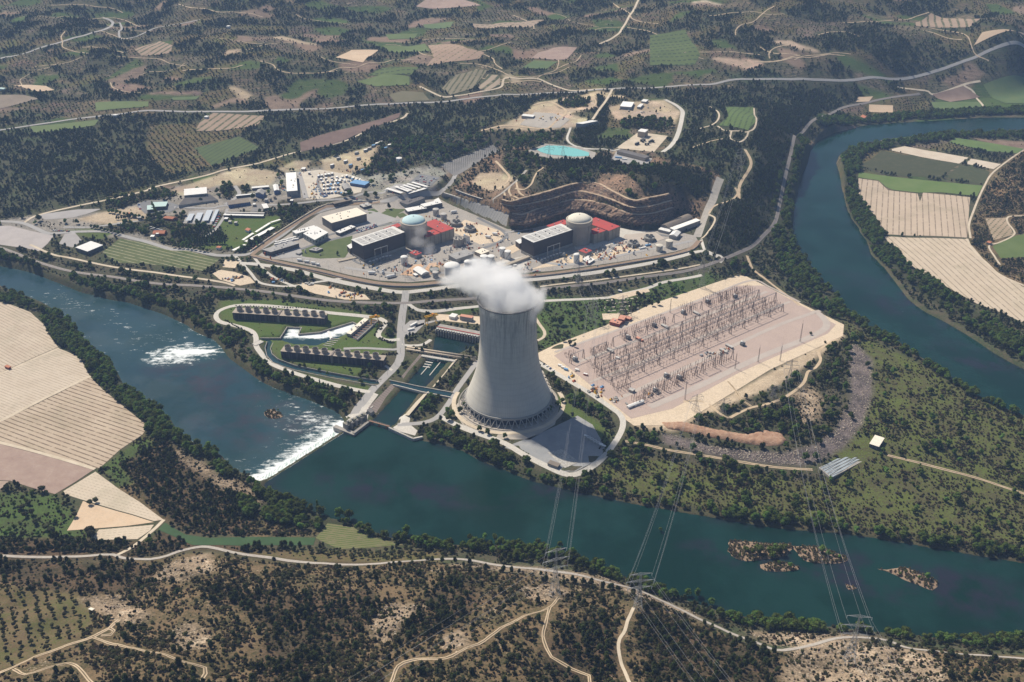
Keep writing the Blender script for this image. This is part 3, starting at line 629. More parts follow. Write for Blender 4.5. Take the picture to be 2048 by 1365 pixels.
crownm = M('track_grass', (.16,.12,.07), (.10,.085,.05), .3)
for pl, wd, m in DTS:
    if m is dirt and wd < 5 and pl[0][1] > 730: ribbon('track_verge', pl, .75, crownm, dz=.5, blk=False, rag=.7)
edge_line = M('fence_kerb', (.66,.58,.45))
ribbon('verge', [(500,512),(560,526),(640,543),(700,557),(760,568),(820,571),(880,566),(950,560),(1010,555),(1100,549),(1200,535),(1240,529),(1300,518),(1350,509),(1385,497),(1400,482)], 12, brownstrip, dz=.45)
ribbon('verge', [(504,510),(560,468),(636,421),(668,412),(712,408),(760,404)], 9, brownstrip, dz=.45)
RAILS = [(-400,430),(-60,488),(0,496),(76,525),(152,545),(229,555),(305,567),(406,573),(520,583),(625,598),(707,605),(799,607),(860,603),(942,598),(1080,580),(1175,570),(1270,557),(1366,544),(1439,522),(1487,502),(1524,475),(1549,447),(1559,410),(1566,375),(1581,310),(1592,278),(1610,259),(1643,234),(1683,217),(1738,205),(1793,194),(1840,188)]
ribbon('railway', RAILS, 7, ballast, dz=.5)
ribbon('dirt_path', [(60,490),(107,510),(142,517),(229,535),(305,545),(432,563),(470,572)], 5, paled, dz=.4)
ribbon('dirt_path', [(1080,574),(1200,560),(1290,548),(1400,530)], 3.5, paled, dz=.4)
steel = M('rail_steel', (.25,.22,.20), rough=.5, metal=.6)
for s_ in (-0.8, 0.8): ribbon('rail_track', RAILS[:24], 0.35, steel, dz=.75, off=s_, blk=False)
tr = random.Random(77)
for k in range(60):
    px, py = tr.uniform(0, 2048), tr.uniform(8, 200); q = [(px, py)]; a = tr.uniform(-.5, .5)+(math.pi if tr.random() < .5 else 0)
    for j in range(tr.randint(3, 6)): a += tr.uniform(-.7, .7); q.append((q[-1][0]+32*math.cos(a), q[-1][1]+11*math.sin(a)))
    if all(5 < v[1] < 170 for v in q) or py > 60 and all(30 < v[1] < 215 and (v[0] < 640 or v[1] < 150) for v in q): ribbon('dirt_path', q, tr.uniform(2.2, 3.4), dirt, dz=.8, rag=.3)
# fields ------------------------------------------------------------------------
pale, pale2 = (.60,.51,.40), (.52,.43,.33)
def ang(a, b, z=0):
    (x1, y1), (x2, y2) = Pz(*a, z), Pz(*b, z); return math.atan2(y2-y1, x2-x1)
FIELDS = [
 ('pale_rows', [(-470,575),(-40,598),(0,605),(22,610),(61,625),(88,650),(99,672),(116,695),(60,719),(0,747),(-470,812)], rows_mat('soil_a', pale, (.48,.38,.29), (.30,.24,.17), ang((0,650),(80,690)), 5.5, 1.4)),
 ('pale_rows', [(-470,818),(0,750),(118,698),(132,703),(160,716),(175,745),(179,752),(0,840),(-470,908)], rows_mat('soil_b', (.62,.53,.42), pale2, (.32,.25,.18), ang((0,770),(100,808)), 5.0, 1.1)),
 ('pale_rows', [(-470,915),(0,845),(181,755),(205,779),(250,816),(296,853),(285,870),(240,900),(205,932),(196,938),(100,911),(0,884),(-470,850)], rows_mat('soil_c', (.54,.44,.33), (.44,.34,.25), (.17,.125,.085), ang((0,845),(150,900)), 7.2, 2.4)),
 ('tilled', [(-470,856),(0,889),(100,915),(186,941),(150,965),(110,989),(60,975),(20,962),(-470,940)], M('tilled_soil', (.27,.19,.155), (.40,.31,.25), .07, fine=.3)),
 ('tilled', [(-470,945),(18,963),(0,980),(-60,1010)], M('tilled_soil2', (.42,.34,.26), (.30,.22,.17), .05)),
 ('pale_rows', [(191,944),(237,978),(280,1005),(327,1040),(308,1043),(264,1029),(167,1001),(130,989),(127,983)], rows_mat('soil_d', (.64,.55,.43), (.56,.46,.35), (.34,.27,.2), ang((140,985),(310,1035)), 4.6, .9, dash=6)),
 ('bare_field', [(166,1003),(264,1031),(308,1045),(250,1053),(198,1057),(134,1062),(154,1029)], M('tan_soil', (.50,.37,.25), (.60,.48,.35), .04, fine=.4)),
 ('pale_rows', [(198,1060),(308,1050),(300,1062),(275,1079),(182,1081)], rows_mat('soil_e', (.62,.53,.41), (.56,.46,.35), (.36,.29,.2), ang((200,1068),(300,1058)), 4.6, 1.0, dash=6)),
 ('crop', [(330,1046),(371,1070),(420,1077),(631,1076),(627,1091),(480,1092),(385,1091),(345,1072),(316,1060)], M('wheat_green', (.035,.075,.028), (.05,.095,.035), .03)),
 ('vineyard', [(655,1047),(706,1055),(733,1072),(808,1090),(740,1096),(678,1099),(631,1077)], rows_mat('vine_rows', (.18,.17,.08), (.22,.19,.11), (.075,.12,.025), ang((640,1078),(780,1092)), 4.2, 2.2)),
 # right bank
 ('pale_rows', [(1717,357),(1757,363),(1776,381),(1835,388),(1840,404),(1846,386),(1940,395),(1934,476),(1850,472),(1767,469),(1745,430),(1716,388)], rows_mat('soil_f', (.56,.45,.34), (.48,.38,.29), (.23,.18,.13), ang((1776,381),(1772,470)), 11, 2.6)),
 ('pale_rows', [(1768,473),(1933,479),(1968,521),(1989,542),(2048,575),(2520,800),(2520,860),(2048,647),(2008,628),(1954,608),(1886,570),(1850,552),(1814,524),(1785,496)], rows_mat('soil_g', (.61,.51,.39), (.53,.43,.32), (.26,.21,.15), ang((1790,480),(1860,545)), 11, 2.4)),
 ('crop', [(1718,344),(1804,356),(1966,372),(1954,393),(1880,385),(1839,386),(1785,380),(1772,374),(1757,361),(1716,355)], M('young_wheat', (.105,.165,.04), (.14,.19,.06), .02)),
 ('orchard_field', [(1720,332),(1764,302),(1919,328),(1900,342),(1879,355),(1800,352)], rows_mat('dark_rows', (.085,.085,.04), (.11,.10,.055), (.035,.05,.02), ang((1740,340),(1880,350)), 5, 3)),
 ('orchard_field', [(1922,331),(1980,344),(1968,370),(1889,355)], rows_mat('dark_rows2', (.09,.095,.045), (.11,.10,.055), (.035,.055,.02), ang((1740,340),(1880,350)), 5, 3)),
 ('bare_field', [(1776,300),(1809,293),(1870,304),(1937,316),(1928,322),(1918,328),(1850,316)], M('pale_soil', (.60,.52,.42), (.53,.44,.34), .03)),
 ('bare_field', [(1942,318),(2002,329),(1987,339),(1931,328)], MATS['pale_soil']),
 ('crop', [(1910,277),(1968,285),(2048,299),(2034,308),(1968,303),(1898,286)], M('spring_green', (.13,.19,.05), (.10,.15,.05), .02)),
 ('orchard_field', [(1971,438),(2013,436),(2027,470),(1987,481)], rows_mat('orchard_tan', (.44,.34,.24), (.38,.29,.2), (.09,.09,.04), 0.9, 9, 4, dash=9)),
 ('crop', [(1985,493),(2032,472),(2060,466),(2060,515),(2001,517)], M('mid_green', (.10,.14,.04), (.12,.16,.05), .03)),
 ('tilled', [(1865,190),(1926,173),(1960,195),(1900,205)], M('brown_plot', (.20,.14,.11), (.26,.19,.15), .03)),
 ('crop', [(1862,205),(1958,205),(1966,215),(1910,222),(1870,222)], M('plot_green', (.09,.14,.05), (.12,.16,.06), .03)),
 ('crop', [(1966,172),(2048,157),(2150,150),(2150,205),(2012,208)], MATS['plot_green']),
 ('bare_field', [(1738,210),(1786,212),(1786,226),(1738,225)], MATS['tan_soil']), ('bare_field', [(1716,195),(1746,194),(1738,204),(1712,205)], MATS['tan_soil']),
 ('orchard_field', [(1450,215),(1506,215),(1511,245),(1496,262),(1437,252),(1457,234)], rows_mat('green_orchard', (.11,.17,.05), (.14,.19,.06), (.04,.06,.025), ang((1470,260),(1490,216)), 12, 5, dash=9)),
 # far country
 ('bare_field', [(856,92),(901,89),(935,98),(969,106),(959,118),(890,126),(853,133),(867,116)], rows_mat('red_terrace', (.36,.25,.18), (.42,.31,.23), (.14,.13,.06), 1.0, 22, 5, dash=14)),
 ('tilled', [(1061,118),(1080,105),(1106,97),(1154,96),(1133,120)], MATS['tilled_soil']),
 ('crop', [(1044,137),(1068,122),(1116,124),(1092,140)], MATS['plot_green']),
 ('crop', [(713,164),(764,150),(819,154),(819,171),(754,174)], MATS['mid_green']), ('crop', [(735,152),(764,137),(839,136),(822,151)], rows_mat('green_rows', (.10,.14,.045), (.12,.15,.05), (.03,.045,.02), 0.1, 26, 9, dash=14)),
 ('tilled', [(832,14),(860,-6),(918,-4),(962,12),(900,17)], MATS['tilled_soil']), ('bare_field', [(672,116),(703,101),(757,101),(726,126)], MATS['tan_soil']),
 ('crop', [(778,191),(805,183),(846,186),(860,202),(791,206)], M('olive_plot', (.14,.13,.07), (.17,.15,.09), .02)),
 ('vineyard', [(884,178),(908,152),(952,140),(975,142),(945,178),(901,191)], rows_mat('vine_far', (.24,.21,.14), (.28,.24,.16), (.08,.085,.04), 1.35, 14, 6)),
 ('bare_field', [(955,178),(975,150),(1000,152),(1000,172),(975,182)], rows_mat('vine_far2', (.42,.34,.25), (.36,.28,.2), (.07,.08,.035), 1.1, 24, 12)),
 ('crop', [(771,70),(836,68),(830,77),(778,80)], MATS['mid_green']), ('crop', [(846,50),(908,44),(901,56),(850,57)], MATS['plot_green']), ('crop', [(764,92),(850,88),(860,103),(778,104)], MATS['mid_green']),
 ('bare_field', [(942,48),(1010,46),(1089,41),(1061,56),(949,56)], rows_mat('tan_far', (.40,.31,.23), (.34,.26,.19), (.10,.09,.05), .3, 24, 8, dash=16)),
 ('bare_field', [(390,263),(403,240),(427,227),(533,233),(513,253),(434,263)], rows_mat('tan_far2', (.34,.25,.18), (.40,.30,.22), (.08,.09,.04), 1.25, 20, 8)),
 ('crop', [(388,297),(478,274),(521,297),(424,333)], rows_mat('grn_far', (.085,.12,.04), (.10,.13,.045), (.05,.07,.03), 1.2, 14, 5)),
 ('crop', [(60,254),(198,240),(190,252),(70,268)], MATS['mid_green']), ('crop', [(191,206),(297,204),(297,214),(191,223)], MATS['mid_green']), ('crop', [(345,196),(400,193),(392,200),(342,201)], MATS['plot_green']),
 ('bare_field', [(267,99),(318,83),(345,92),(342,108),(284,113)], MATS['tan_far2'] if 'tan_far2' in MATS else MATS['tan_soil']),
 ('tilled', [(-60,192),(48,191),(79,198),(0,219),(-60,230)], M('far_brown', (.20,.16,.12), (.25,.2,.15), .02)), ('bare_field', [(27,172),(92,173),(109,181),(70,184)], MATS['tan_soil']),
 ('bare_field', [(1826,47),(1862,27),(1965,38),(1939,55),(1833,53)], MATS['tan_far2'] if 'tan_far2' in MATS else MATS['tan_soil']), ('bare_field', [(1943,111),(2060,124),(2060,132),(1950,128)], MATS['tan_soil']),
 ('crop', [(1300,72),(1370,60),(1400,110),(1390,130),(1300,132)], MATS['green_rows'] if 'green_rows' in MATS else MATS['mid_green']),
 ('tilled', [(600,286),(634,273),(702,256),(772,236),(802,226),(798,236),(737,260),(685,284),(634,298),(602,304)], M('rail_cutting', (.13,.085,.07), (.18,.12,.095), .03)),
 ('crop', [(60,478),(60,477),(61,478)], grassm) ]
for n, pl, m in FIELDS[:-1]:
    ff = pl[0][1] < 290
    sheet('field', pl, m, dz=0.3 if not ff else 1.0, step=14 if not ff else 16, blk=True, kind='structure')
ribbon('dirt_path', [(-100,790),(0,749),(60,722),(118,697)], 5, paled, dz=.42); ribbon('dirt_path', [(-100,893),(0,843),(90,797),(181,753)], 6, paled, dz=.42); ribbon('dirt_path', [(-100,863),(0,886),(100,912),(190,939)], 5, paled, dz=.42)
# yards and pads ------------------------------------------------------------------
sheet('plant_yard', [(510,516),(640,427),(700,412),(790,402),(880,399),(905,412),(955,433),(1015,459),(1060,460),(1100,449),(1135,437),(1183,437),(1240,459),(1300,462),(1345,462),(1390,472),(1396,482),(1380,495),(1350,504),(1300,514),(1240,524),(1200,530),(1100,543),(1010,549),(950,554),(880,560),(820,565),(760,562),(700,551),(640,536),(560,520)], M('yard_concrete', (.33,.30,.265), (.22,.205,.185), .05, fine=.35), dz=.3, step=25)
YARD = [([(1060,540),(1190,520),(1300,500),(1260,488),(1200,500),(1110,520)], sandp), ([(930,440),(1000,462),(1020,480),(960,490),(900,462)], sandp), ([(740,440),(775,420),(800,425),(780,450),(740,458)], grassm),
 ([(605,497),(640,488),(680,478),(705,472),(700,500),(690,516),(640,518),(600,513)], grassm), ([(775,410),(800,404),(812,420),(790,432),(770,420)], grassm), ([(735,420),(748,418),(757,424),(752,429),(738,429)], grassm), ([(752,431),(770,429),(784,437),(776,443),(758,441)], grassm), ([(792,430),(806,426),(814,432),(800,437)], grassm),
 ([(1000,500),(1060,480),(1040,500),(1000,520)], sandp), ([(830,530),(880,525),(880,545),(840,555),(800,550)], M('orange_ground', (.50,.30,.17), (.60,.42,.28), .1)), ([(950,535),(1060,510),(1050,535),(980,552)], conc),
 ([(1140,440),(1290,465),(1300,472),(1250,482),(1190,500),(1150,500)], conc), ([(1250,470),(1310,465),(1330,478),(1290,492),(1240,487)], M('light_gravel', (.44,.38,.32), (.5,.44,.38), .1)),
 ([(540,505),(600,492),(605,515),(560,518)], asph), ([(690,440),(755,425),(800,440),(720,462)], asph)]
for i, (pl, wd) in enumerate([([(690,536),(760,545),(830,548),(900,546),(960,538),(1010,530),(1060,522),(1130,530),(1200,520),(1270,505),(1340,492),(1385,482)], 8), ([(600,500),(640,486),(690,473),(760,452),(800,446)], 7), ([(690,430),(742,424),(762,436),(800,440),(850,420),(878,404)], 7), ([(955,436),(1010,466),(1000,484),(960,500),(930,515),(900,530)], 8), ([(1010,466),(1100,452),(1140,440)], 7), ([(1240,468),(1310,470),(1360,476)], 7), ([(1250,478),(1225,495),(1200,520)], 8), ([(700,516),(720,528),(760,535)], 6), ([(560,505),(590,512),(620,520)], 6), ([(745,448),(700,462),(660,470),(640,480)], 6), ([(812,470),(850,490),(860,515),(840,548)], 7)]): ribbon('plant_road', pl, wd, [asph, asphd][i % 2], dz=.5, hz=.01*i, blk=False)
for i, (pl, m) in enumerate(YARD): sheet('plant_yard', pl, m, dz=.36+0.02*i, step=20, blk=False)
SWP = [(1108,712),(1130,700),(1300,636),(1475,572),(1530,572),(1672,650),(1655,668),(1480,745),(1345,818),(1262,838),(1180,770)]
sheet('switchyard_pad', [(1066,712),(1110,690),(1210,652),(1300,610),(1475,551),(1492,553),(1688,650),(1686,672),(1540,740),(1360,850),(1268,852),(1160,775)], sandp, dz=.25, step=25)
sheet('switchyard_pad', SWP, gravel, dz=.34, step=25)
roadp = M('yard_road', (.43,.37,.33), (.48,.42,.37), .05)
for pl, wd in (([(1150,727),(1290,676),(1420,628),(1534,584)], 6), ([(1180,765),(1300,718),(1450,655),(1580,604)], 5), ([(1235,800),(1330,755),(1450,700),(1560,650),(1640,622)], 7), ([(1300,815),(1400,772),(1520,715),(1620,675),(1652,655),(1648,638),(1630,622)], 11), ([(1110,705),(1250,655),(1400,600),(1500,562),(1540,575),(1600,605)], 5)): ribbon('yard_road', pl, wd, roadp, dz=.45)
sheet('dirt_mound', [(1323,846),(1360,845),(1420,858),(1496,871),(1530,862),(1560,868),(1573,880),(1566,891),(1530,893),(1499,889),(1426,876),(1360,862),(1335,858)], M('red_dirt', (.30,.17,.11), (.54,.39,.27), .16, bump=1.2, fine=.4), dz=.2, step=3, crest=3.6)
sheet('plaza', [(1010,896),(1075,870),(1155,832),(1185,850),(1205,885),(1210,895),(1200,920),(1178,930),(1150,944),(1125,944),(1080,922)], M('worn_pavement', (.23,.235,.24), (.40,.39,.37), .035, fine=.3), dz=.3, step=20)
sheet('plaza', [(1095,906),(1125,899),(1158,925),(1130,937)], M('rubble_floor', (.55,.53,.48), (.28,.26,.23), .5), dz=.4, step=12, blk=False)
sheet('tower_yard', [(905,820),(925,850),(990,880),(1060,880),(1110,850),(1120,810),(1110,790),(1085,740),(960,745),(930,790)], M('tower_apron', (.45,.40,.34), (.38,.34,.29), .08), dz=.3, step=25)
sheet('parking_lot', [(0,490),(-60,480),(-60,455),(20,452),(60,462),(108,472),(95,488),(78,503),(50,497)], M('lot_grey', (.38,.345,.33), (.44,.4,.38), .05), dz=.3, step=20)
sheet('parking_lot', [(75,430),(150,420),(205,418),(175,428),(145,436),(90,440)], M('lot_grey2', (.33,.31,.30), (.38,.36,.35), .05), dz=.3, step=20)
sheet('parking_lot', [(118,488),(130,468),(150,466),(164,482),(145,496)], MATS['lot_grey2'], dz=.35, step=20)
sheet('vineyard', [(205,505),(240,478),(300,487),(380,503),(440,520),(405,543),(330,532),(230,525)], rows_mat('weedy_rows', (.10,.13,.045), (.15,.155,.07), (.36,.33,.22), ang((250,480),(420,520)), 9, 2.0), dz=.3, step=20)
sheet('parking_lot', [(839,349),(880,355),(862,373),(818,366)], asphd, dz=.4, step=20)
sheet('parking_lot', [(800,368),(860,374),(815,392),(762,382)], asph, dz=.35, step=20)
sheet('substation_pad', [(880,331),(986,290),(1012,297),(908,353)], M('grey_gravel', (.17,.165,.16), (.22,.21,.2), .05), dz=.5, step=20)
sheet('storage_pad', [(1232,297),(1277,265),(1336,273),(1308,305)], paled, dz=.5, step=20)
sheet('storage_pad', [(1219,322),(1232,304),(1305,318),(1295,330),(1260,330)], asph, dz=.55, step=20)
sheet('reservoir_bank', [(1056,302),(1090,288),(1160,293),(1192,306),(1188,318),(1150,319),(1098,317),(1066,310)], concd, dz=.5, step=15)
sheet('reservoir_water', [(1073,300),(1095,292),(1127,293),(1155,299),(1178,306),(1178,313),(1147,314.5),(1098,310),(1081,305)], M('turquoise_water', (.22,.55,.52), rough=.15, spec=.5), dz=.9, step=15)
sheet('parking_lot', [(273,412),(290,402),(330,402),(360,412),(340,425),(290,428)], asphd, dz=.35, step=20)
sheet('parking_lot', [(365,447),(378,424),(440,418),(436,432),(425,450)], asph, dz=.35, step=20)
sheet('coal_yard', [(500,425),(512,410),(530,407),(545,422)], M('coal_grey', (.2,.19,.18), (.26,.25,.24), .2), dz=.4, step=15)
sheet('works_yard', [(425,548),(440,540),(470,545),(500,555),(510,566),(480,572),(440,560)], sandp, dz=.35, step=20); sheet('works_yard', [(600,566),(650,572),(730,590),(740,600),(690,600),(630,588),(590,575)], sandp, dz=.35, step=20); sheet('works_yard', [(450,520),(480,524),(470,537),(445,535)], sandp, dz=.35, step=20)
sheet('works_yard', [(805,655),(820,642),(850,640),(848,650),(830,668),(808,675)], asph, dz=.35, step=20); sheet('works_yard', [(865,628),(960,634),(960,650),(875,641)], sandp, dz=.38, step=20)
sheet('works_yard', [(1040,250),(1070,225),(1110,228),(1140,240),(1120,256),(1090,258)], M('works_grey', (.36,.33,.29), (.42,.38,.33), .05), dz=.6, step=20)
sheet('contractor_yard', [(612,400),(600,345),(640,340),(700,350),(730,362),(722,385),(660,398)], M('cream_yard', (.60,.54,.44), (.5,.45,.38), .06), dz=.35, step=20)
sheet('gravel_yard', [(716,826),(726,808),(745,785),(757,790),(740,812),(735,840),(722,850),(700,846),(690,832)], conc, dz=.33, step=15)
sheet('gravel_yard', [(800,832),(822,832),(818,848),(835,862),(830,872),(790,862),(780,850)], conc, dz=.33, step=15)
for pl in ([(1204,628),(1240,628),(1235,640),(1206,640)], [(1218,596),(1232,590),(1296,578),(1300,584),(1240,600)]): sheet('works_yard', pl, sandp, dz=.4, step=20)
# ------------------------------------------------------------------ terrain mesh
nA = np.array([CL[c][1] for c in CN]); nB = np.array([CL[c][2] for c in CN])
colA = nA[cov]; colB = nB[cov]
pj = np.random.default_rng(3).uniform(.75, 1.3, (ns+1, 1))*np.random.default_rng(4).uniform(.92, 1.08, (ns+1, 3)); pj[0] = 1
colA = colA*pj[parcel_id]
for k in range(3):
    colA[..., k] = blur(colA[..., k], 1, 1); colB[..., k] = blur(colB[..., k], 1, 1)
def addalpha(c): return np.concatenate([c.reshape(-1, 3), np.ones((c.shape[0]*c.shape[1], 1))], 1)
V = np.stack([MX, MY, HZ], -1).reshape(-1, 3)
idx = np.arange(NY*NX).reshape(NY, NX)
F = np.stack([idx[:-1, :-1], idx[:-1, 1:], idx[1:, 1:], idx[1:, :-1]], -1).reshape(-1, 4)
ring = np.concatenate([idx[0, :], idx[1:, -1], idx[-1, -2::-1], idx[-2:0:-1, 0]])
nr = len(ring); base = len(V); rv = V[ring].copy(); cvec = rv[:, :2]-np.array([0, 2600])
out = rv.copy(); out[:, :2] = np.array([0, 2600])+cvec*9; out[:, 2] = 150
V = np.concatenate([V, out]); a_ = ring; b_ = np.roll(ring, -1); ia = base+np.arange(nr); ib = np.roll(ia, -1)
F = np.concatenate([F, np.stack([b_, a_, ia, ib], -1)])
STONE = {'scrub': .62, 'scrubdark': .35, 'rocky': 1.0, 'hillcut': .5, 'cutface': .7, 'slopew': .22, 'penins': .12, 'riprap': .3, 'bg': .35, 'terr': .45, 'orch': .3}
stn = blur(np.array([STONE.get(c, 0) for c in CN])[cov], 3, 2)
ROWS = {'terr': .85, 'orch': .5, 'tilled': .4, 'bg': .3, 'greenf': .35}
rown = np.array([ROWS.get(c, 0) for c in CN])[cov]*(MY > 1500)*np.random.default_rng(8).uniform(.2, 1, ns+1)[parcel_id]
rowa = np.random.default_rng(9).uniform(-.5, .9, ns+1)[parcel_id]
cA = addalpha(colA); cB = addalpha(colB); cA[:, 3] = stn.ravel(); cA = np.concatenate([cA, np.tile([.08,.09,.045,1], (nr, 1))]); cB = np.concatenate([cB, np.tile([.06,.07,.04,1], (nr, 1))])
m, nt, p = newmat('ground')
aA = nd(nt, 'ShaderNodeAttribute', attribute_name='colA').outputs['Color']; aB = nd(nt, 'ShaderNodeAttribute', attribute_name='colB').outputs['Color']
n1 = noise(nt, .035, 8, .68); n2 = noise(nt, .35, 5, .7); n3 = noise(nt, .9, 3, .7)
f = mth(nt, 'ADD', mth(nt, 'MULTIPLY', n1, .5), mth(nt, 'MULTIPLY', n2, .5))
c = mixrgb(nt, ramp(nt, f, .44, .56), aA, aB)
sxyz = nd(nt, 'ShaderNodeSeparateXYZ'); nt.links.new(nd(nt, 'ShaderNodeNewGeometry').outputs['Position'], sxyz.inputs[0])
rn = nd(nt, 'ShaderNodeAttribute', attribute_name='rown').outputs['Fac']; ra = nd(nt, 'ShaderNodeAttribute', attribute_name='rowa').outputs['Fac']
vv = mth(nt, 'ADD', mth(nt, 'MULTIPLY', sxyz.outputs[0], mth(nt, 'SINE', ra)), mth(nt, 'MULTIPLY', sxyz.outputs[1], mth(nt, 'COSINE', ra)))
vv = mth(nt, 'ADD', vv, mth(nt, 'MULTIPLY', noise(nt, .012, 3), 26)); fr_ = mth(nt, 'ABSOLUTE', mth(nt, 'SUBTRACT', mth(nt, 'FRACT', mth(nt, 'DIVIDE', vv, 13.0)), .5))
rm = mth(nt, 'MULTIPLY', mth(nt, 'MULTIPLY', mth(nt, 'SUBTRACT', .24, fr_), 9.0, clamp=True), mth(nt, 'MULTIPLY', rn, ramp(nt, noise(nt, .05, 4, .7), .4, .55)))
c = mixrgb(nt, rm, c, (.035,.042,.02))
fz = mth(nt, 'FRACT', mth(nt, 'DIVIDE', mth(nt, 'ADD', sxyz.outputs[2], mth(nt, 'MULTIPLY', noise(nt, .01, 4, .7), 16)), 4.5)); tz = mth(nt, 'MULTIPLY', mth(nt, 'GREATER_THAN', fz, .86), mth(nt, 'MULTIPLY', rn, ramp(nt, noise(nt, .02, 5, .75), .5, .6)))
c = mixrgb(nt, mth(nt, 'MULTIPLY', tz, .8, clamp=True), c, (.42,.33,.24))
sa = nd(nt, 'ShaderNodeAttribute', attribute_name='colA').outputs['Alpha']
k1 = mth(nt, 'ADD', mth(nt, 'MULTIPLY', noise(nt, .028, 7, .8), .62), mth(nt, 'MULTIPLY', noise(nt, .55, 4, .75), .38))
st_ = mth(nt, 'MULTIPLY', mth(nt, 'SUBTRACT', k1, mth(nt, 'SUBTRACT', .70, mth(nt, 'MULTIPLY', sa, .20))), 16.0, clamp=True)
st_ = mth(nt, 'MULTIPLY', st_, mth(nt, 'MULTIPLY', sa, 3.0, clamp=True))
c = mixrgb(nt, st_, c, mixrgb(nt, ramp(nt, noise(nt, .12, 3), .4, .6), (.60,.49,.36), (.46,.33,.22)))
hv = nd(nt, 'ShaderNodeHueSaturation'); nt.links.new(c, hv.inputs['Color']); nt.links.new(mth(nt, 'MULTIPLY_ADD', ramp(nt, n3, .25, .75), .7, .65), hv.inputs['Value'])
nt.links.new(hv.outputs[0], p.inputs['Base Color']); p.inputs['Roughness'].default_value = 1.0; p.inputs['Specular IOR Level'].default_value = .1
b = nd(nt, 'ShaderNodeBump'); b.inputs['Strength'].default_value = .9; b.inputs['Distance'].default_value = 1.2
nt.links.new(noise(nt, .22, 5, .7), b.inputs['Height']); nt.links.new(b.outputs[0], p.inputs['Normal'])
g = link(bpy.data.objects.new('ground', npmesh('ground', V, F, [m], smooth=True, attrs={'colA': cA, 'colB': cB, 'rown': np.r_[rown.ravel(), np.zeros(nr)], 'rowa': np.r_[rowa.ravel(), np.zeros(nr)]}))); g['kind'] = 'structure'
# ------------------------------------------------------------------ water
WA, WB = Vector(Pz(519, 973, ZP)), Vector(Pz(696, 861, ZP))
wd_ = (WB-WA).normalized(); wn = Vector((-wd_.y, wd_.x))          # towards downstream
if wn.dot(Vector(Pz(560, 880, ZP))-WA) < 0: wn = -wn
side = (MX-WA.x)*wn.x+(MY-WA.y)*wn.y; along = (MX-WA.x)*wd_.x+(MY-WA.y)*wd_.y; WL = (WB-WA).length
def grow(mk, k):
    for _ in range(k):
        a = mk.copy(); a[1:] |= mk[:-1]; a[:-1] |= mk[1:]; a[:, 1:] |= mk[:, :-1]; a[:, :-1] |= mk[:, 1:]; mk = a
    return mk
inweir = (along > -40) & (along < WL+30) & (np.abs(side) < 60)
def water_mat(name, deep, deep2, weed, rough=.09, foamcol=(.78,.82,.82)):
    m, nt, p = newmat(name)
    fo = nd(nt, 'ShaderNodeAttribute', attribute_name='foam').outputs['Fac']; we = nd(nt, 'ShaderNodeAttribute', attribute_name='weed').outputs['Fac']
    c = mixrgb(nt, ramp(nt, noise(nt, .009, 6, .65), .42, .58), deep, deep2)
    wn_ = ramp(nt, noise(nt, .02, 6, .65), .44, .62); c = mixrgb(nt, mth(nt, 'MULTIPLY', wn_, we, clamp=True), c, weed)
    v = nd(nt, 'ShaderNodeTexVoronoi', feature='DISTANCE_TO_EDGE'); v.inputs['Scale'].default_value = .11
    pos = nd(nt, 'ShaderNodeNewGeometry').outputs['Position']; mp = nd(nt, 'ShaderNodeMapping'); mp.inputs['Rotation'].default_value = (0, 0, math.atan2(wn.y, wn.x)*-1); mp.inputs['Scale'].default_value = (.35, 1.2, 1)
    nt.links.new(pos, mp.inputs[0]); s1 = noise(nt, .16, 6, .75, vec=mp.outputs[0]); s2 = noise(nt, .07, 7, .8)
    t = mth(nt, 'ADD', mth(nt, 'MULTIPLY', s1, .55), mth(nt, 'MULTIPLY', s2, .45))
    k = mth(nt, 'MULTIPLY', mth(nt, 'SUBTRACT', mth(nt, 'ADD', t, mth(nt, 'MULTIPLY', fo, .52)), .66), 9.0, clamp=True)
    c2 = mixrgb(nt, mth(nt, 'MULTIPLY', fo, .5, clamp=True), c, (.10,.19,.17))
    c2 = mixrgb(nt, k, c2, foamcol)
    nt.links.new(c2, p.inputs['Base Color'])
    nt.links.new(mth(nt, 'ADD', mth(nt, 'MULTIPLY_ADD', k, .6, rough), mth(nt, 'MULTIPLY', ramp(nt, noise(nt, .012, 5, .6), .45, .6), .13)), p.inputs['Roughness']); p.inputs['Specular IOR Level'].default_value = .36; p.inputs['IOR'].default_value = 1.33
    b = nd(nt, 'ShaderNodeBump'); b.inputs['Strength'].default_value = .5; b.inputs['Distance'].default_value = .35
    nt.links.new(noise(nt, .35, 4, .6), b.inputs['Height']); nt.links.new(b.outputs[0], p.inputs['Normal'])
    return m
def watermesh(name, mask, z, mat, foam, weed):
    cm = mask[:-1, :-1] | mask[1:, :-1] | mask[:-1, 1:] | mask[1:, 1:]
    q = np.stack([idx[:-1, :-1], idx[:-1, 1:], idx[1:, 1:], idx[1:, :-1]], -1)[cm]
    u, inv = np.unique(q, return_inverse=True); inv = inv.reshape(q.shape)
    Vw = np.column_stack([MX.ravel()[u], MY.ravel()[u], np.full(len(u), z)])
    me = npmesh(name, Vw, inv, [mat], smooth=True, attrs={'foam': foam.ravel()[u], 'weed': weed.ravel()[u]})
    o = link(bpy.data.objects.new(name, me)); o['kind'] = 'structure'; return o
def blob(px, py, rx, ry, z, rot=0):
    x, y = Pz(px, py, z); X = MX-x; Y = MY-y; c_, s_ = math.cos(rot), math.sin(rot)
    return np.clip(1-((X*c_+Y*s_)/rx)**2-((-X*s_+Y*c_)/ry)**2, 0, 1)
foamD = np.where((along > -10) & (along < WL+15), np.exp(-np.clip(side-11, 0, 999)/11)*.95+np.exp(-np.clip(side-10, 0, 999)/80)*.24, 0)*(side > 0)
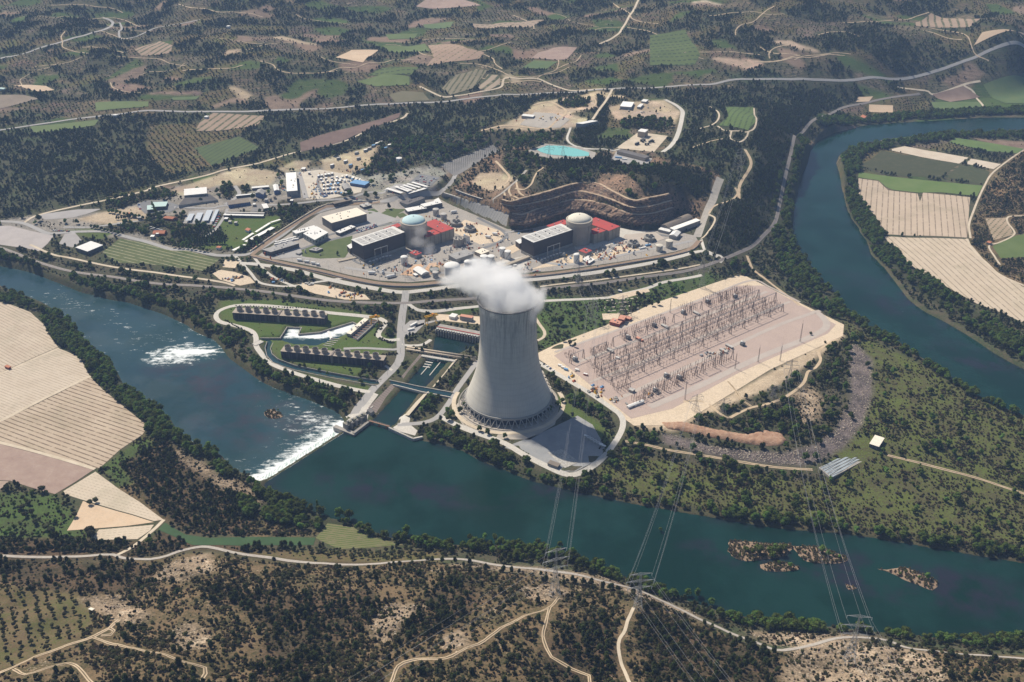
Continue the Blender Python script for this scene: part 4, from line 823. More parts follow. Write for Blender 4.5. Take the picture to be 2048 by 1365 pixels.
foamD += .37*blob(362, 712, 66, 38, ZD, .2)**.6+.45*blob(392, 704, 42, 8, ZD, .05)
foamD += .24*blob(150, 610, 190, 40, ZD, -.5)+.22*blob(330, 680, 150, 90, ZD)+.2*blob(600, 830, 120, 50, ZD, -.5)
edge = np.clip(1-(blur(mD, 3, 1)-.5)*2.4, 0, 1)*mD; foamD += .25*edge
foamD = np.clip(foamD*.8+.03, 0, 1.2)
weedD = np.clip(blob(540, 840, 150, 90, ZD, -.4)+blob(400, 750, 120, 60, ZD, -.5), 0, 1)
Dm = water_mat('river_fast', (.011,.037,.044), (.017,.048,.064), (.035,.033,.046), rough=.14)
watermesh('river', grow(mD, 3) & ~(inweir & (side < 9)), ZD, Dm, foamD, weedD)
up = grow(mP | mR | mC, 3) & ~(inweir & (side > 1.0) & (along > -20) & (along < WL+6))
up &= ~(grow(mD, 1) & ~mP & (side > 0) & inweir)
foamU = np.zeros_like(MX); mU_ = mP | mR | mC; edU = np.clip(1-(blur(mU_, 4, 2)-.5)*2.2, 0, 1)

weedU = np.clip(blob(850, 990, 150, 30, ZP, -.1)+blob(700, 960, 60, 25, ZP)+blob(1700, 1145, 190, 42, ZP, -.25)*1.1+blob(1900, 1180, 150, 45, ZP, -.25)+blob(1500, 1110, 90, 22, ZP, -.2)+blob(1100, 985, 45, 18, ZP)+blob(1780, 600, 60, 160, ZP, .5)*.7+blob(1960, 720, 120, 60, ZP, -.6)*.8+edU*.7, 0, 1)
Um = water_mat('river_calm', (.003,.022,.015), (.007,.034,.027), (.020,.020,.032), rough=.06)
watermesh('river', up, ZP, Um, foamU, weedU)
ch = np.clip(blob(690, 655, 26, 22, -2.5)+blob(610, 672, 45, 16, -2.5)+blob(650, 668, 40, 16, -2.5), 0, 1)*.55+.5*blob(588, 660, 18, 14, -2.5)
watermesh('canal_water', grow(mCh | mN, 1), -2.5, Dm, ch+.08, weedD*0)
# weir ---------------------------------------------------------------------------
mb = MB(); n = 60; wf = newmat('weir_foam'); m_, nt, p = wf
mp = nd(nt, 'ShaderNodeMapping'); mp.inputs['Rotation'].default_value = (0, 0, -math.atan2(wd_.y, wd_.x)); mp.inputs['Scale'].default_value = (1.6, .22, .22)
nt.links.new(nd(nt, 'ShaderNodeNewGeometry').outputs['Position'], mp.inputs[0])
nt.links.new(mixrgb(nt, ramp(nt, noise(nt, .5, 5, .7, vec=mp.outputs[0]), .42, .6), (.86,.88,.88), (.30,.42,.40)), p.inputs['Base Color'])
for i in range(n):
    a = WA+wd_*(WL*i/n); b = WA+wd_*(WL*(i+1)/n); pr = [(0, ZP+.05), (2, ZP-.3), (9, ZD+.6), (16, ZD+.15)]
    for (d0, z0), (d1, z1) in zip(pr[:-1], pr[1:]):
        mb.quad((a.x+wn.x*d0, a.y+wn.y*d0, z0), (b.x+wn.x*d0, b.y+wn.y*d0, z0), (b.x+wn.x*d1, b.y+wn.y*d1, z1), (a.x+wn.x*d1, a.y+wn.y*d1, z1))
wo = mb.build('weir', m_); tag(wo, 'long straight weir of white falling water crossing the river', 'weir')
# ------------------------------------------------------------------ rock cut and revetments as lofted slopes
def resample(pl, z, n):
    W = np.array([Pz(a, b, z) for a, b in pl]); C = catmull(W, 4); d = np.r_[0, np.cumsum(np.hypot(*np.diff(C, axis=0).T))]
    t = np.linspace(0, d[-1], n); return np.column_stack([np.interp(t, d, C[:, 0]), np.interp(t, d, C[:, 1]), np.full(n, z)])
def loft(name, lines, mats, n=150, bench=4.0, jit=1.6, seed=1, ver=True):
    g = np.random.default_rng(seed); rowsV = []; kinds = []
    L = [resample(pl, z, n) for z, pl in lines]
    for k, P_ in enumerate(L):
        if k > 0:
            T = np.gradient(P_[:, :2], axis=0); T /= np.linalg.norm(T, axis=1)[:, None]; N = np.column_stack([-T[:, 1], T[:, 0]])
            if (N*(P_[:, :2]-L[k-1][:, :2])).sum() < 0: N = -N
            e = P_.copy(); e[:, :2] -= N*0.0; rowsV.append(e); i_ = P_.copy(); i_[:, :2] += N*bench; i_[:, 2] += .3; rowsV.append(i_); kinds += [0, 1]
            if k < len(L)-1:
                rowsV[-1] = i_
        else: rowsV.append(P_)
    # subdivide the faces between benches for relief
    R_ = [rowsV[0]]; mt = []
    for r in range(1, len(rowsV)):
        a, b = rowsV[r-1], rowsV[r]; s = 5 if kinds[r-1] == 0 else 1
        for q in range(1, s+1):
            t = q/s; c_ = a*(1-t)+b*t
            if kinds[r-1] == 0 and q < s: c_ = c_+g.normal(0, jit, c_.shape)*[1, 1, .5]
            R_.append(c_); mt.append(0 if kinds[r-1] == 0 else 1)
    V = np.concatenate(R_); F = []; mi = []
    for r in range(len(R_)-1):
        for i in range(n-1): F.append((r*n+i, r*n+i+1, (r+1)*n+i+1, (r+1)*n+i)); mi.append(mt[r])
    me = npmesh(name, V, np.array(F), mats); me.polygons.foreach_set('material_index', np.array(mi, np.int32)); return link(bpy.data.objects.new(name, me))
rockm = M('cut_rock_', (.25,.155,.105), (.11,.085,.07), .09, bump=1.0, fine=.35); benchm = M('cut_bench', (.56,.43,.30), (.42,.31,.21), .15)
rockm, nt, p = newmat('cut_rock'); sz = nd(nt, 'ShaderNodeSeparateXYZ'); nt.links.new(nd(nt, 'ShaderNodeNewGeometry').outputs['Position'], sz.inputs[0])
fb = mth(nt, 'FRACT', mth(nt, 'DIVIDE', mth(nt, 'ADD', sz.outputs[2], mth(nt, 'MULTIPLY', noise(nt, .05, 4, .7), 5)), 3.1)); c = mixrgb(nt, ramp(nt, noise(nt, .07, 7, .75), .4, .6), (.27,.165,.11), (.12,.09,.07)); c = mixrgb(nt, mth(nt, 'MULTIPLY', mth(nt, 'GREATER_THAN', fb, .72), ramp(nt, noise(nt, .12, 4, .7), .35, .6)), c, (.40,.29,.20)); c = mixrgb(nt, ramp(nt, noise(nt, .35, 5, .8), .52, .66), c, (.05,.045,.03))
nt.links.new(c, p.inputs['Base Color']); b = nd(nt, 'ShaderNodeBump'); b.inputs['Strength'].default_value = 1; b.inputs['Distance'].default_value = 1.5; nt.links.new(noise(nt, .3, 6, .75), b.inputs['Height']); nt.links.new(b.outputs[0], p.inputs['Normal'])
CUTX = [(CUT[0][0]-3, CUT[0][1])]+CUT[1:]
o = loft('rock_cut', CUTX, [rockm, benchm], bench=4.4); tag(o, None, None, None, 'structure')
slab = rows_mat('slab_concrete', (.27,.27,.265), (.36,.35,.335), (.14,.135,.13), .9, 7, .9)
mats2 = [slab, conc]
o = loft('revetment', [(REV[0][0]-2, REV[0][1]), REV[1]], mats2, n=40, bench=3, jit=0); tag(o, 'lower tier of grey concrete slab revetment beside the plant road', 'revetment')
o = loft('revetment', [(REV2[0][0]-2, REV2[0][1]), REV2[1]], mats2, n=30, bench=3, jit=0); tag(o, 'upper tier of grey concrete slab revetment under the hill track', 'revetment')
for z, pl in CUT+REV: addblock(linemask(wp(pl, z), 12))
addblock(polymask(wp(REV[0][1], 14)+wp(REV[1][1][::-1], 29)))
# ------------------------------------------------------------------ cooling tower
TX, TY = Pz(1017, 805, 0); T0 = (TX, TY, 0)
PROF = [(11,59.5),(20,55.8),(29,52.4),(40,48.4),(50,45.2),(64,42.1),(78,40.3),(100,38.4),(127,37.5),(145,38.2),(158,39.9),(160,40.3)]
m, nt, p = newmat('tower_concrete')
oc = nd(nt, 'ShaderNodeTexCoord').outputs['Object']; s = nd(nt, 'ShaderNodeSeparateXYZ'); nt.links.new(oc, s.inputs[0])
an = mth(nt, 'ARCTAN2', s.outputs[1], s.outputs[0]); cb = nd(nt, 'ShaderNodeCombineXYZ'); nt.links.new(mth(nt, 'MULTIPLY', mth(nt, 'COSINE', an), 9.0), cb.inputs[0]); nt.links.new(mth(nt, 'MULTIPLY', mth(nt, 'SINE', an), 9.0), cb.inputs[1]); nt.links.new(mth(nt, 'MULTIPLY', s.outputs[2], .012), cb.inputs[2])
st1 = ramp(nt, noise(nt, 2.2, 6, .75, vec=cb.outputs[0]), .46, .62)
top = ramp(nt, mth(nt, 'ADD', s.outputs[2], mth(nt, 'MULTIPLY', noise(nt, .6, 3, .6, vec=cb.outputs[0]), 90)), 118, 190)
rib = mth(nt, 'POWER', mth(nt, 'ABSOLUTE', mth(nt, 'SINE', mth(nt, 'MULTIPLY', an, 72))), 6.0)
c = mixrgb(nt, ramp(nt, noise(nt, .05, 5, .6, vec=oc), .3, .7), (.66,.625,.55), (.58,.55,.49))
c = mixrgb(nt, mth(nt, 'MULTIPLY', st1, mth(nt, 'MULTIPLY_ADD', top, .62, .06)), c, (.16,.15,.15))
c = mixrgb(nt, mth(nt, 'MULTIPLY', rib, .14), c, (.22,.21,.2))
zl = mth(nt, 'POWER', mth(nt, 'ABSOLUTE', mth(nt, 'SINE', mth(nt, 'MULTIPLY', s.outputs[2], .42))), 14.0)
c = mixrgb(nt, mth(nt, 'MULTIPLY', zl, .10), c, (.25,.24,.22))
wl = ramp(nt, noise(nt, 3.4, 4, .8, vec=cb.outputs[0]), .62, .70); c = mixrgb(nt, mth(nt, 'MULTIPLY', wl, mth(nt, 'MULTIPLY_ADD', top, .5, .04)), c, (.62,.61,.58))
nt.links.new(c, p.inputs['Base Color']); towerm = m
tw = empty('cooling_tower', T0, 'huge hyperbolic concrete cooling tower with steam rising from its mouth', 'cooling tower')
mb = MB(); zz_ = np.linspace(11, 160, 46); rr_ = np.interp(zz_, [a for a, b in PROF], [b for a, b in PROF])
rr_ = np.convolve(np.pad(rr_, 2, mode='edge'), [.1,.2,.4,.2,.1], 'valid')
mb.lathe(list(zip(rr_, zz_))+[(rr_[-1]-.9, 160.0)]+list(zip(rr_[::-1]-.9, zz_[::-1]))+[(rr_[0], 11)], 192); mb.build('shell', towerm, tw)
mb = MB(); mb.lathe([(40.2, 159.4), (41.3, 159.5), (41.3, 160.9), (39.2, 160.9), (39.2, 159.4)], 120, smooth=False); mb.build('rim_walkway', M('rim_dark', (.16,.155,.15)), tw)
mb = MB(); mb.lathe([(59.0, 9.6), (60.6, 9.8), (60.2, 12.5), (59.0, 12.6)], 120, smooth=False); mb.build('ring_beam', M('ring_grey', (.33,.32,.30)), tw)
mb = MB(); mb.lathe([(69, -.6), (69.6, 1.1), (68.6, 1.1), (67.4, -.3), (58, -.3)], 96, smooth=False); mb.build('basin', M('basin_grey', (.36,.33,.29)), tw)
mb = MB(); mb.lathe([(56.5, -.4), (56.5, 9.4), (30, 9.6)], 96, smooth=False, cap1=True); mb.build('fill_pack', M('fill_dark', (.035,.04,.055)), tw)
legm = M('leg_concrete', (.42,.40,.37))
mb = MB(); LP = 44
for k in range(LP*2):
    j = k//2; sgn = 1 if k % 2 else -1; a0 = 2*math.pi*(j+.5)/LP; a1 = a0+sgn*math.pi/LP*.96
    mb = MB(); mb.tube((66.5*math.cos(a0), 66.5*math.sin(a0), -.2), (59.9*math.cos(a1), 59.9*math.sin(a1), 10.4), .55, 5); mb.build('leg', legm, tw)
addblock(polymask([(TX+70*math.cos(t/20*6.283), TY+70*math.sin(t/20*6.283)) for t in range(20)]))
def arcpts(r, a0, a1, n=24): return [(TX+r*math.cos(R(a0+(a1-a0)*k/n)), TY+r*math.sin(R(a0+(a1-a0)*k/n))) for k in range(n+1)]
ribbon('road', arcpts(76, -200, 20), 6, paled, dz=.45, world=True)
# ------------------------------------------------------------------ generic building
def zfit(px, py, h):
    z = 10.0
    for _ in range(24): x, y = Pz(px, py, z+h); z = .5*z+.5*Z(x, y)
    return z
def camface(a, b):      # outward normal for an edge of a counter-clockwise outline
    n = Vector((b[1]-a[1], a[0]-b[0])); n.normalize(); return n
def poly_ccw(p):
    a = sum(p[i][0]*p[(i+1) % len(p)][1]-p[(i+1) % len(p)][0]*p[i][1] for i in range(len(p)))
    return p if a > 0 else p[::-1]
def grow_poly(p, d):
    cx = sum(q[0] for q in p)/len(p); cy = sum(q[1] for q in p)/len(p); o = []
    for q in p:
        v = Vector((q[0]-cx, q[1]-cy)); L = v.length+1e-6; o.append((cx+v.x*(1+d*1.35/L), cy+v.y*(1+d*1.35/L)))
    return o
winm = M('window_glass', (.035,.045,.06), rough=.25, spec=.5); doorm = M('door_grey', (.16,.17,.19)); ventm = M('vent_metal', (.45,.45,.45))
whitem = M('white_paint', (.80,.79,.76), (.70,.69,.66), .3); rwhite = M('white_roof', (.78,.77,.73), (.70,.68,.63), .08, fine=.6); creamr = M('cream_roof', (.72,.66,.55), (.64,.58,.48), .06, fine=.5)
greyr = M('grey_roof', (.38,.37,.355), (.30,.29,.28), .1); darkr = M('dark_roof', (.13,.12,.12), (.17,.16,.155), .1); redr = M('red_roof', (.47,.075,.065), (.38,.08,.07), .06); tiler = M('tile_roof', (.50,.20,.115), (.42,.17,.10), .3); browr = M('brown_roof', (.24,.20,.16), (.19,.165,.14), .1)
brownw = M('brown_wall', (.085,.072,.066), (.07,.06,.056), .1); darkw = M('dark_wall', (.10,.095,.095), (.13,.12,.115), .1); greyw = M('grey_wall', (.34,.335,.32), (.29,.285,.27), .15); beigew = M('beige_wall', (.40,.345,.275), (.35,.30,.24), .12); bluer = M('blue_roof', (.16,.32,.55), (.2,.37,.58), .2); bluew = M('blue_wall', (.10,.15,.30)); tealr = M('teal_roof', (.45,.60,.58), (.5,.63,.6), .2); brickw = M('brick_wall', (.33,.085,.055), (.28,.075,.05), .3); yellowm = M('yellow_paint', (.62,.36,.04)); steelm = M('galvanised', (.38,.39,.40), rough=.5, metal=.35); salmonr = M('salmon_roof', (.56,.28,.20))
def bld(name, label, A, B, C, h, wall=greyw, roof=rwhite, group=None, cat='building', style='flat', win=0, wsp=4.5, vents=0, eave=.35, zb=None, band=None, doors=1, extra=None):
    cxp, cyp = (A[0]+C[0])/2, (A[1]+C[1])/2; z = zfit(cxp, cyp, h) if zb is None else zb
    a, b, c = (Vector(Pz(*q, z+h)) for q in (A, B, C))
    ab = b-a; bc = c-b; u = ab.normalized(); n_ = Vector((-u.y, u.x)); s_ = bc.dot(n_)
    if abs(bc.dot(u)) < abs(s_)*.45: bc = n_*s_ if abs(bc.dot(u)) < abs(s_)*.3 else bc
    pl = poly_ccw([tuple(a), tuple(b), tuple(b+bc), tuple(a+bc)]); cen = (sum(q[0] for q in pl)/4, sum(q[1] for q in pl)/4)
    zlow = min(Z(*q) for q in pl); r_ = empty(name, (cen[0], cen[1], z), label, cat, group); L = lambda q: (q[0]-cen[0], q[1]-cen[1])
    lp = [L(q) for q in pl]; zb_ = min(zlow-z, 0)-1.0
    mb = MB(); mb.prism(lp, zb_, h, 0, bottom=True); mb.build('wall', wall, r_)
    if style == 'flat':
        mb = MB(); mb.prism(grow_poly(lp, eave), h+.003, h+.45); mb.build('roof', roof, r_)
    else:
        e0 = (Vector(lp[1])-Vector(lp[0])).length; e1 = (Vector(lp[2])-Vector(lp[1])).length
        q = lp if e0 >= e1 else [lp[1], lp[2], lp[3], lp[0]]; g_ = [Vector(v) for v in grow_poly(q, eave)]; wd = min(e0, e1); K = 2 if style == 'gable' else 8; mb = MB(); pr = []
        for k in range(K+1):
            t = k/K; hh = (1-abs(2*t-1))*wd*.2 if K == 2 else math.sin(math.pi*t)*wd*.2
            pr.append((g_[0].lerp(g_[3], t), g_[1].lerp(g_[2], t), h+.02+hh))
        for k in range(K):
            (p0, p1, z0), (p2, p3, z1) = pr[k], pr[k+1]; mb.quad((p0.x, p0.y, z0), (p1.x, p1.y, z0), (p3.x, p3.y, z1), (p2.x, p2.y, z1))
        mb.ngon([(p0.x, p0.y, z0) for p0, p1, z0 in pr]); mb.ngon([(p1.x, p1.y, z0) for p0, p1, z0 in pr][::-1]); mb.build('roof', roof, r_)
    nw = 0
    for i in range(4):
        p0, p1 = Vector(lp[i]), Vector(lp[(i+1) % 4]); nn = camface(p0, p1); mid = (p0+p1)/2+Vector(cen); tocam = Vector((-mid.x, -mid.y))
        if nn.dot(tocam) <= 0: continue
        d = (p1-p0); Ln = d.length; d.normalize(); rzz = math.atan2(d.y, d.x)
        if band:
            mb = MB(); q = p0+d*Ln/2+nn*.12; mb.box(q.x, q.y, h*band[0], Ln*.985, .3, h*band[1], rzz); mb.build('cladding_band', band[2], r_)
        if win and Ln > 5:
            nc = int((Ln-2)//wsp)
            for rw in range(win):
                for k in range(nc):
                    if nw > 70: break
                    q = p0+d*((k+.5)*Ln/nc)+nn*.03; mb = MB(); mb.box(q.x, q.y, h*(rw+.42)/win, wsp*.42, .12, h/win*.34, rzz); mb.build('window', winm, r_); nw += 1
        if doors and Ln > 7:
            q = p0+d*Ln*.3+nn*.06; mb = MB(); mb.box(q.x, q.y, 0, min(4, Ln*.15), .2, min(4, h*.5), rzz); mb.build('door', doorm, r_); doors -= 1
    g = random.Random(int(abs(cen[0]*7+cen[1])))
    for k in range(vents):
        s1, s2 = g.uniform(.12, .88), g.uniform(.15, .85); q = Vector(lp[0]).lerp(Vector(lp[1]), s1).lerp(Vector(lp[3]).lerp(Vector(lp[2]), s1), s2); mb = MB(); mb.box(q.x, q.y, h+.4, g.uniform(1.2, 2.6), g.uniform(1.2, 2.2), g.uniform(.9, 1.6), g.uniform(0, 1.5)); mb.build('roof_vent', [ventm, darkr][k % 2], r_)
    addblock(polymask(grow_poly(pl, 3))); return r_, lp, z
def part(mb, name, m, r_): return mb.build(name, m, r_)
# ------------------------------------------------------------------ reactor units
def lin(a, b, t): return (a[0]+(b[0]-a[0])*t, a[1]+(b[1]-a[1])*t)
for un, dx, (A, B, C), cpx, domem, dlab, (a1, b1, c1), (a2, b2, c2), (a3, b3, c3) in (
  ('right', 0, ((1042.9,473.6),(1121.6,448.2),(1148.2,459)), (1158.7,437), M('dome_cream', (.78,.73,.62), (.7,.65,.54), .1), 'cream domed', ((1191.4,435.5),(1239.6,453.3),(1216.8,462.2)), ((1201.5,453.5),(1216.3,460.3),(1187.6,469.2)), ((1093,452),(1127,440),(1140,446))),
  ('left', 0, ((702.9,480),(785.7,453.3),(812.4,463.8)), (827,440.5), M('dome_teal', (.46,.63,.65), (.52,.68,.69), .1), 'teal domed', ((870.2,439.3),(907.7,457.4),(884.4,466.6)), ((870.2,458.6),(883.8,465.8),(849,473)), ((767,458),(795,447.5),(806,451)))):
    r_, lp, z = bld('turbine_hall', 'dark brown turbine hall with white panelled roof beside the %s reactor' % dlab, A, B, C, 32, brownw, M('hall_roof', (.60,.59,.56), (.52,.51,.49), .08, fine=.6), 'turbine halls of the two units', zb=14, eave=.5, doors=1)
    P_ = [Vector(q) for q in lp]
    # order corners so that 0-1 runs along the long side
    if (P_[1]-P_[0]).length < (P_[2]-P_[1]).length: P_ = P_[1:]+P_[:1]
    f2 = lambda s, t: P_[0].lerp(P_[1], s).lerp(P_[3].lerp(P_[2], s), t); pm = M('roof_panel_grey', (.42,.41,.39), (.48,.47,.45), .2)
    for i in range(6):
        for j in range(3):
            s0, s1 = .05+i*.15, .05+i*.15+.12; t0, t1 = .1+j*.28, .1+j*.28+.22; mb = MB(); mb.prism([tuple(f2(s0, t0)), tuple(f2(s1, t0)), tuple(f2(s1, t1)), tuple(f2(s0, t1))], 32.5, 32.8); mb.build('roof_panel', pm, r_)
    for s in (.25, .5, .75):
        for t in (.35, .68): q = f2(s, t); mb = MB(); mb.box(q.x, q.y, 32.5, 1.7, 1.7, 1.4); mb.build('roof_vent', darkr, r_)
    for i in range(4):     # lower concrete base band stands proud of the cladding
        p0, p1 = P_[i], P_[(i+1) % 4]; d = (p1-p0); q = (p0+p1)/2; mb = MB(); mb.box(q.x, q.y, -1, d.length+.8, .8, 6.5, math.atan2(d.y, d.x)); mb.build('plinth', greyw, r_)
    # low annex on the left end and gantry
    cx_, cy_ = Pz(*cpx, 60)
    rc = empty('reactor_building', (cx_, cy_, 14), '%s cylindrical reactor containment between dark hall and red roof' % dlab, 'reactor', 'reactor containments')
    cw = M('containment_wall', (.37,.335,.29), (.31,.28,.245), .08)
    mb = MB(); mb.lathe([(22.6, -1), (22.6, 38)], 64); mb.build('wall', cw, rc)
    mb = MB(); mb.lathe([(22.7, 37.5), (24.2, 38.2), (24.2, 45), (21.6, 45.6), (21.6, 44.8), (20, 44.6)], 64, smooth=False); mb.build('ring_girder', M('girder_beige', (.43,.385,.32)), rc)
    mb = MB(); mb.lathe([(21.0*math.cos(t), 44.5+9*math.sin(t)) for t in np.linspace(0, math.pi/2-.02, 12)], 64, cap1=True); mb.build('dome', domem, rc)
    for k in range(6):
        t = k*math.pi/3+.3; mb = MB(); mb.box(22.7*math.cos(t), 22.7*math.sin(t), 0, 2.6, 3.4, 38, t); mb.build('buttress', cw, rc)
    mb = MB(); mb.box(0, 0, 53.2, 2, 2, 1.2); mb.build('roof_vent', ventm, rc)
    addblock(polymask([(cx_+25*math.cos(t), cy_+25*math.sin(t)) for t in np.linspace(0, 6.1, 16)]))
    for (a, b, c, hh, lb, nm) in ((a1, b1, c1, 21, 'tall beige auxiliary block with red roof behind the %s reactor', 'auxiliary_building'), (a2, b2, c2, 19.5, 'beige block with sloping red roof in front of the %s reactor', 'fuel_building'), (a3, b3, c3, 17, 'low red roofed block on the hall side of the %s reactor', 'control_building')):
        rr, lpp, zq = bld(nm, lb % dlab, a, b, c, hh, beigew, redr, 'red roofed blocks round the reactors', zb=14, vents=3)
        for i in range(4):
            p0, p1 = Vector(lpp[i]), Vector(lpp[(i+1) % 4]); d = p1-p0; nn = camface(p0, p1); n = max(1, int(d.length//8))
            for k in range(n+1):
                q = p0.lerp(p1, k/n)+nn*.15; mb = MB(); mb.box(q.x, q.y, -.5, .7, .7, hh+.2, math.atan2(d.y, d.x)); mb.build('pilaster', M('pilaster_grey', (.27,.235,.19)), rr)
# ------------------------------------------------------------------ tanks and vessels
def tank(name, label, px, py, r, h, m=whitem, roof='cone', group=None, topm=None, cat='tank', zb=None, stair=True):
    z = zfit(px, py, 0) if zb is None else zb; x, y = Pz(px, py, z); r_ = empty(name, (x, y, z), label, cat, group)
    mb = MB(); mb.lathe([(r, -.5), (r, h)], 32, cap1=(roof == 'open')); mb.build('wall', m, r_)
    mb = MB()
    if roof == 'cone': mb.lathe([(r+.25, h-.3), (r+.25, h+.1), (r*.5, h+r*.14), (.05, h+r*.2)], 32, smooth=False)
    elif roof == 'dome': mb.lathe([(r*math.cos(t), h+r*.38*math.sin(t)) for t in np.linspace(0, 1.55, 8)], 32)
    elif roof == 'open': mb.lathe([(r+.3, h-.6), (r+.3, h+.5), (r-.5, h+.5), (r-.5, h+.05)], 32, smooth=False)
    mb.build('roof' if roof != 'open' else 'rim', topm or m, r_)
    if stair:
        mb = MB()
        for k in range(12):
            t = -2.2+k*.13; mb.box((r+.5)*math.cos(t), (r+.5)*math.sin(t), h*k/12, 1.0, 1.2, .25, t)
            t2 = t+.13; mb.tube(((r+.95)*math.cos(t), (r+.95)*math.sin(t), h*k/12+1), ((r+.95)*math.cos(t2), (r+.95)*math.sin(t2), h*(k+1)/12+1), .12, 4)
        mb.build('stair', M('stair_grey', (.25,.24,.23)), r_)
    addblock(polymask([(x+(r+2)*math.cos(t), y+(r+2)*math.sin(t)) for t in np.linspace(0, 6.1, 14)])); return r_
wgrey = M('tank_grey', (.50,.48,.45), (.43,.41,.38), .2)
for a in [('storage_tank','biggest white storage tank, domed, just above the steam plume',904.5,551,13.6,18,whitem,'dome'),('storage_tank','tall white tank right of the biggest white tank',936.5,541,7,16.5,whitem,'dome'),('storage_tank','short white tank tucked behind the tall white tank',948,535,4.6,13,whitem,'cone'),
 ('storage_tank','left tank of the white pair behind the steam',968,529,6.6,16,whitem,'cone'),('storage_tank','right tank of the white pair behind the steam',982,529,6.2,16,whitem,'cone'),('storage_tank','left of two slim white tanks near the brown hall ramp',1005,513,5.4,16,whitem,'cone'),('storage_tank','right of two slim white tanks near the brown hall ramp',1015.5,517,5.6,14,whitem,'cone'),
 ('storage_tank','small grey tank left of the biggest white tank',871,555,5,10,wgrey,'cone'),('clarifier_tank','open round tank with green water near the arched white shed',869,544,8.4,5,wgrey,'open'),('water_tank','white tank in front of the left dark hall',809,529,6.3,14,whitem,'dome'),('water_tank','white tank in front of the right dark hall',1152.7,525,5.4,15,whitem,'dome'),
 ('storage_tank','left cream tank in the walled basin at the right end of the plant',1318,502,6.2,11,M('tank_cream', (.62,.57,.48)),'cone'),('storage_tank','right cream tank in the walled basin at the right end of the plant',1337.5,495,6.8,13.5,MATS.get('tank_cream'),'cone'),
 ('storage_tank','farther brown tank behind the left red roofed block',872,431,6,13,wgrey,'cone'),('storage_tank','nearer brown tank behind the left red roofed block',887.7,440,5.8,12.5,wgrey,'cone'),('hill_tank','lone white round tank on the wooded slope above the works',798.5,324,6.2,8.5,whitem,'cone')]:
    tank(a[0], a[1], a[2], a[3], a[4], a[5], a[6] or whitem, a[7], 'round tanks of the plant', topm=(M('green_water', (.16,.30,.24), rough=.3) if a[7] == 'open' else None), stair=a[7] != 'open')
def vessel(label, px, py, L, r, rz, m=whitem, group='lying white pressure vessels'):
    z = zfit(px, py, 0); x, y = Pz(px, py, z); r_ = empty('pressure_vessel', (x, y, z), label, 'tank', group, rz)
    mb = MB(); k = 16; pr = [(.05, -L/2-r*.5), (r*.7, -L/2-r*.3), (r, -L/2), (r, L/2), (r*.7, L/2+r*.3), (.05, L/2+r*.5)]
    for a, b in zip(pr[:-1], pr[1:]):
        for i in range(k):
            t0, t1 = 6.283*i/k, 6.283*(i+1)/k; mb.quad((a[1], a[0]*math.cos(t0), r+1+a[0]*math.sin(t0)), (a[1], a[0]*math.cos(t1), r+1+a[0]*math.sin(t1)), (b[1], b[0]*math.cos(t1), r+1+b[0]*math.sin(t1)), (b[1], b[0]*math.cos(t0), r+1+b[0]*math.sin(t0)), smooth=True)
    mb.build('shell', m, r_)
    for s in (-.3, .3): mb = MB(); mb.box(L*s, 0, -.3, 1, r*1.6, 2.2); mb.build('saddle', greyw, r_)
for a in [('lying white vessel behind the left red roof, by the revetment',908,427,10,2.6,.35),('left of two white vessels beside the plant road bend',976,477,9,2.4,-.35),('right of two white vessels beside the plant road bend',990,471,9,2.4,-.35),('first white vessel in the row below the lawn',600,523,9,2,-.25),('second white vessel in the row below the lawn',614,526,9,2,-.25),('third white vessel in the row below the lawn',627,529,7,2,-.25),('last white vessel in the row below the lawn',636,532,6,2,-.25),('long white vessel near the plant fence left of the shed',782,556,14,2.4,.5),('white vessel lying beside the fence road',744,549,11,2.4,.0)]: vessel(*a)
# round cooling units with three fans each
def round_cooler(label, px, py):
    z = 14; x, y = Pz(px, py, z); r_ = empty('round_cooler', (x, y, z), label, 'cooling unit', 'round three fan cooling units'); cm = M('cooler_grey', (.30,.29,.275), (.22,.215,.2), .3)
    mb = MB(); mb.lathe([(10.5, -.5), (11.2, .8), (9.6, .9), (9.9, 5), (10.4, 6.2), (10.4, 7), (8.6, 7.4)], 32, smooth=False, cap1=True); mb.build('body', cm, r_)
    for k in range(3):
        t = k*2.09+.5; cxx, cyy = 4.3*math.cos(t), 4.3*math.sin(t); mb = MB(); mb.lathe([(3.6, 7.2), (3.2, 8.5), (3.5, 10), (3.1, 10), (2.9, 8.2)], 20, cxx, cyy, smooth=False); q = mb.build('fan_stack', cm, r_)
        mb = MB(); mb.lathe([(2.9, 8.3), (.1, 8.4)], 16, cxx, cyy, smooth=False); [mb.box(cxx+1.4*math.cos(g), cyy+1.4*math.sin(g), 8.5, 2.8, .6, .15, g) for g in (0, 1.05, 2.1, 3.14, 4.2, 5.2)]; mb.build('fan', M('fan_dark', (.05,.05,.055)), q)
    for k in range(8): t = k*.785; mb = MB(); mb.box(11*math.cos(t), 11*math.sin(t), -.2, 3, .5, 3.5, t); mb.build('buttress', cm, r_)
for a in [('round three fan cooler nearer the revetment, left unit',912.5,451),('round three fan cooler right of the left red roof',939.5,462),('round three fan cooler right of the right red roof, nearer one',1266.3,492),('round three fan cooler by the foot of the rock cut',1298.5,481)]: round_cooler(*a)
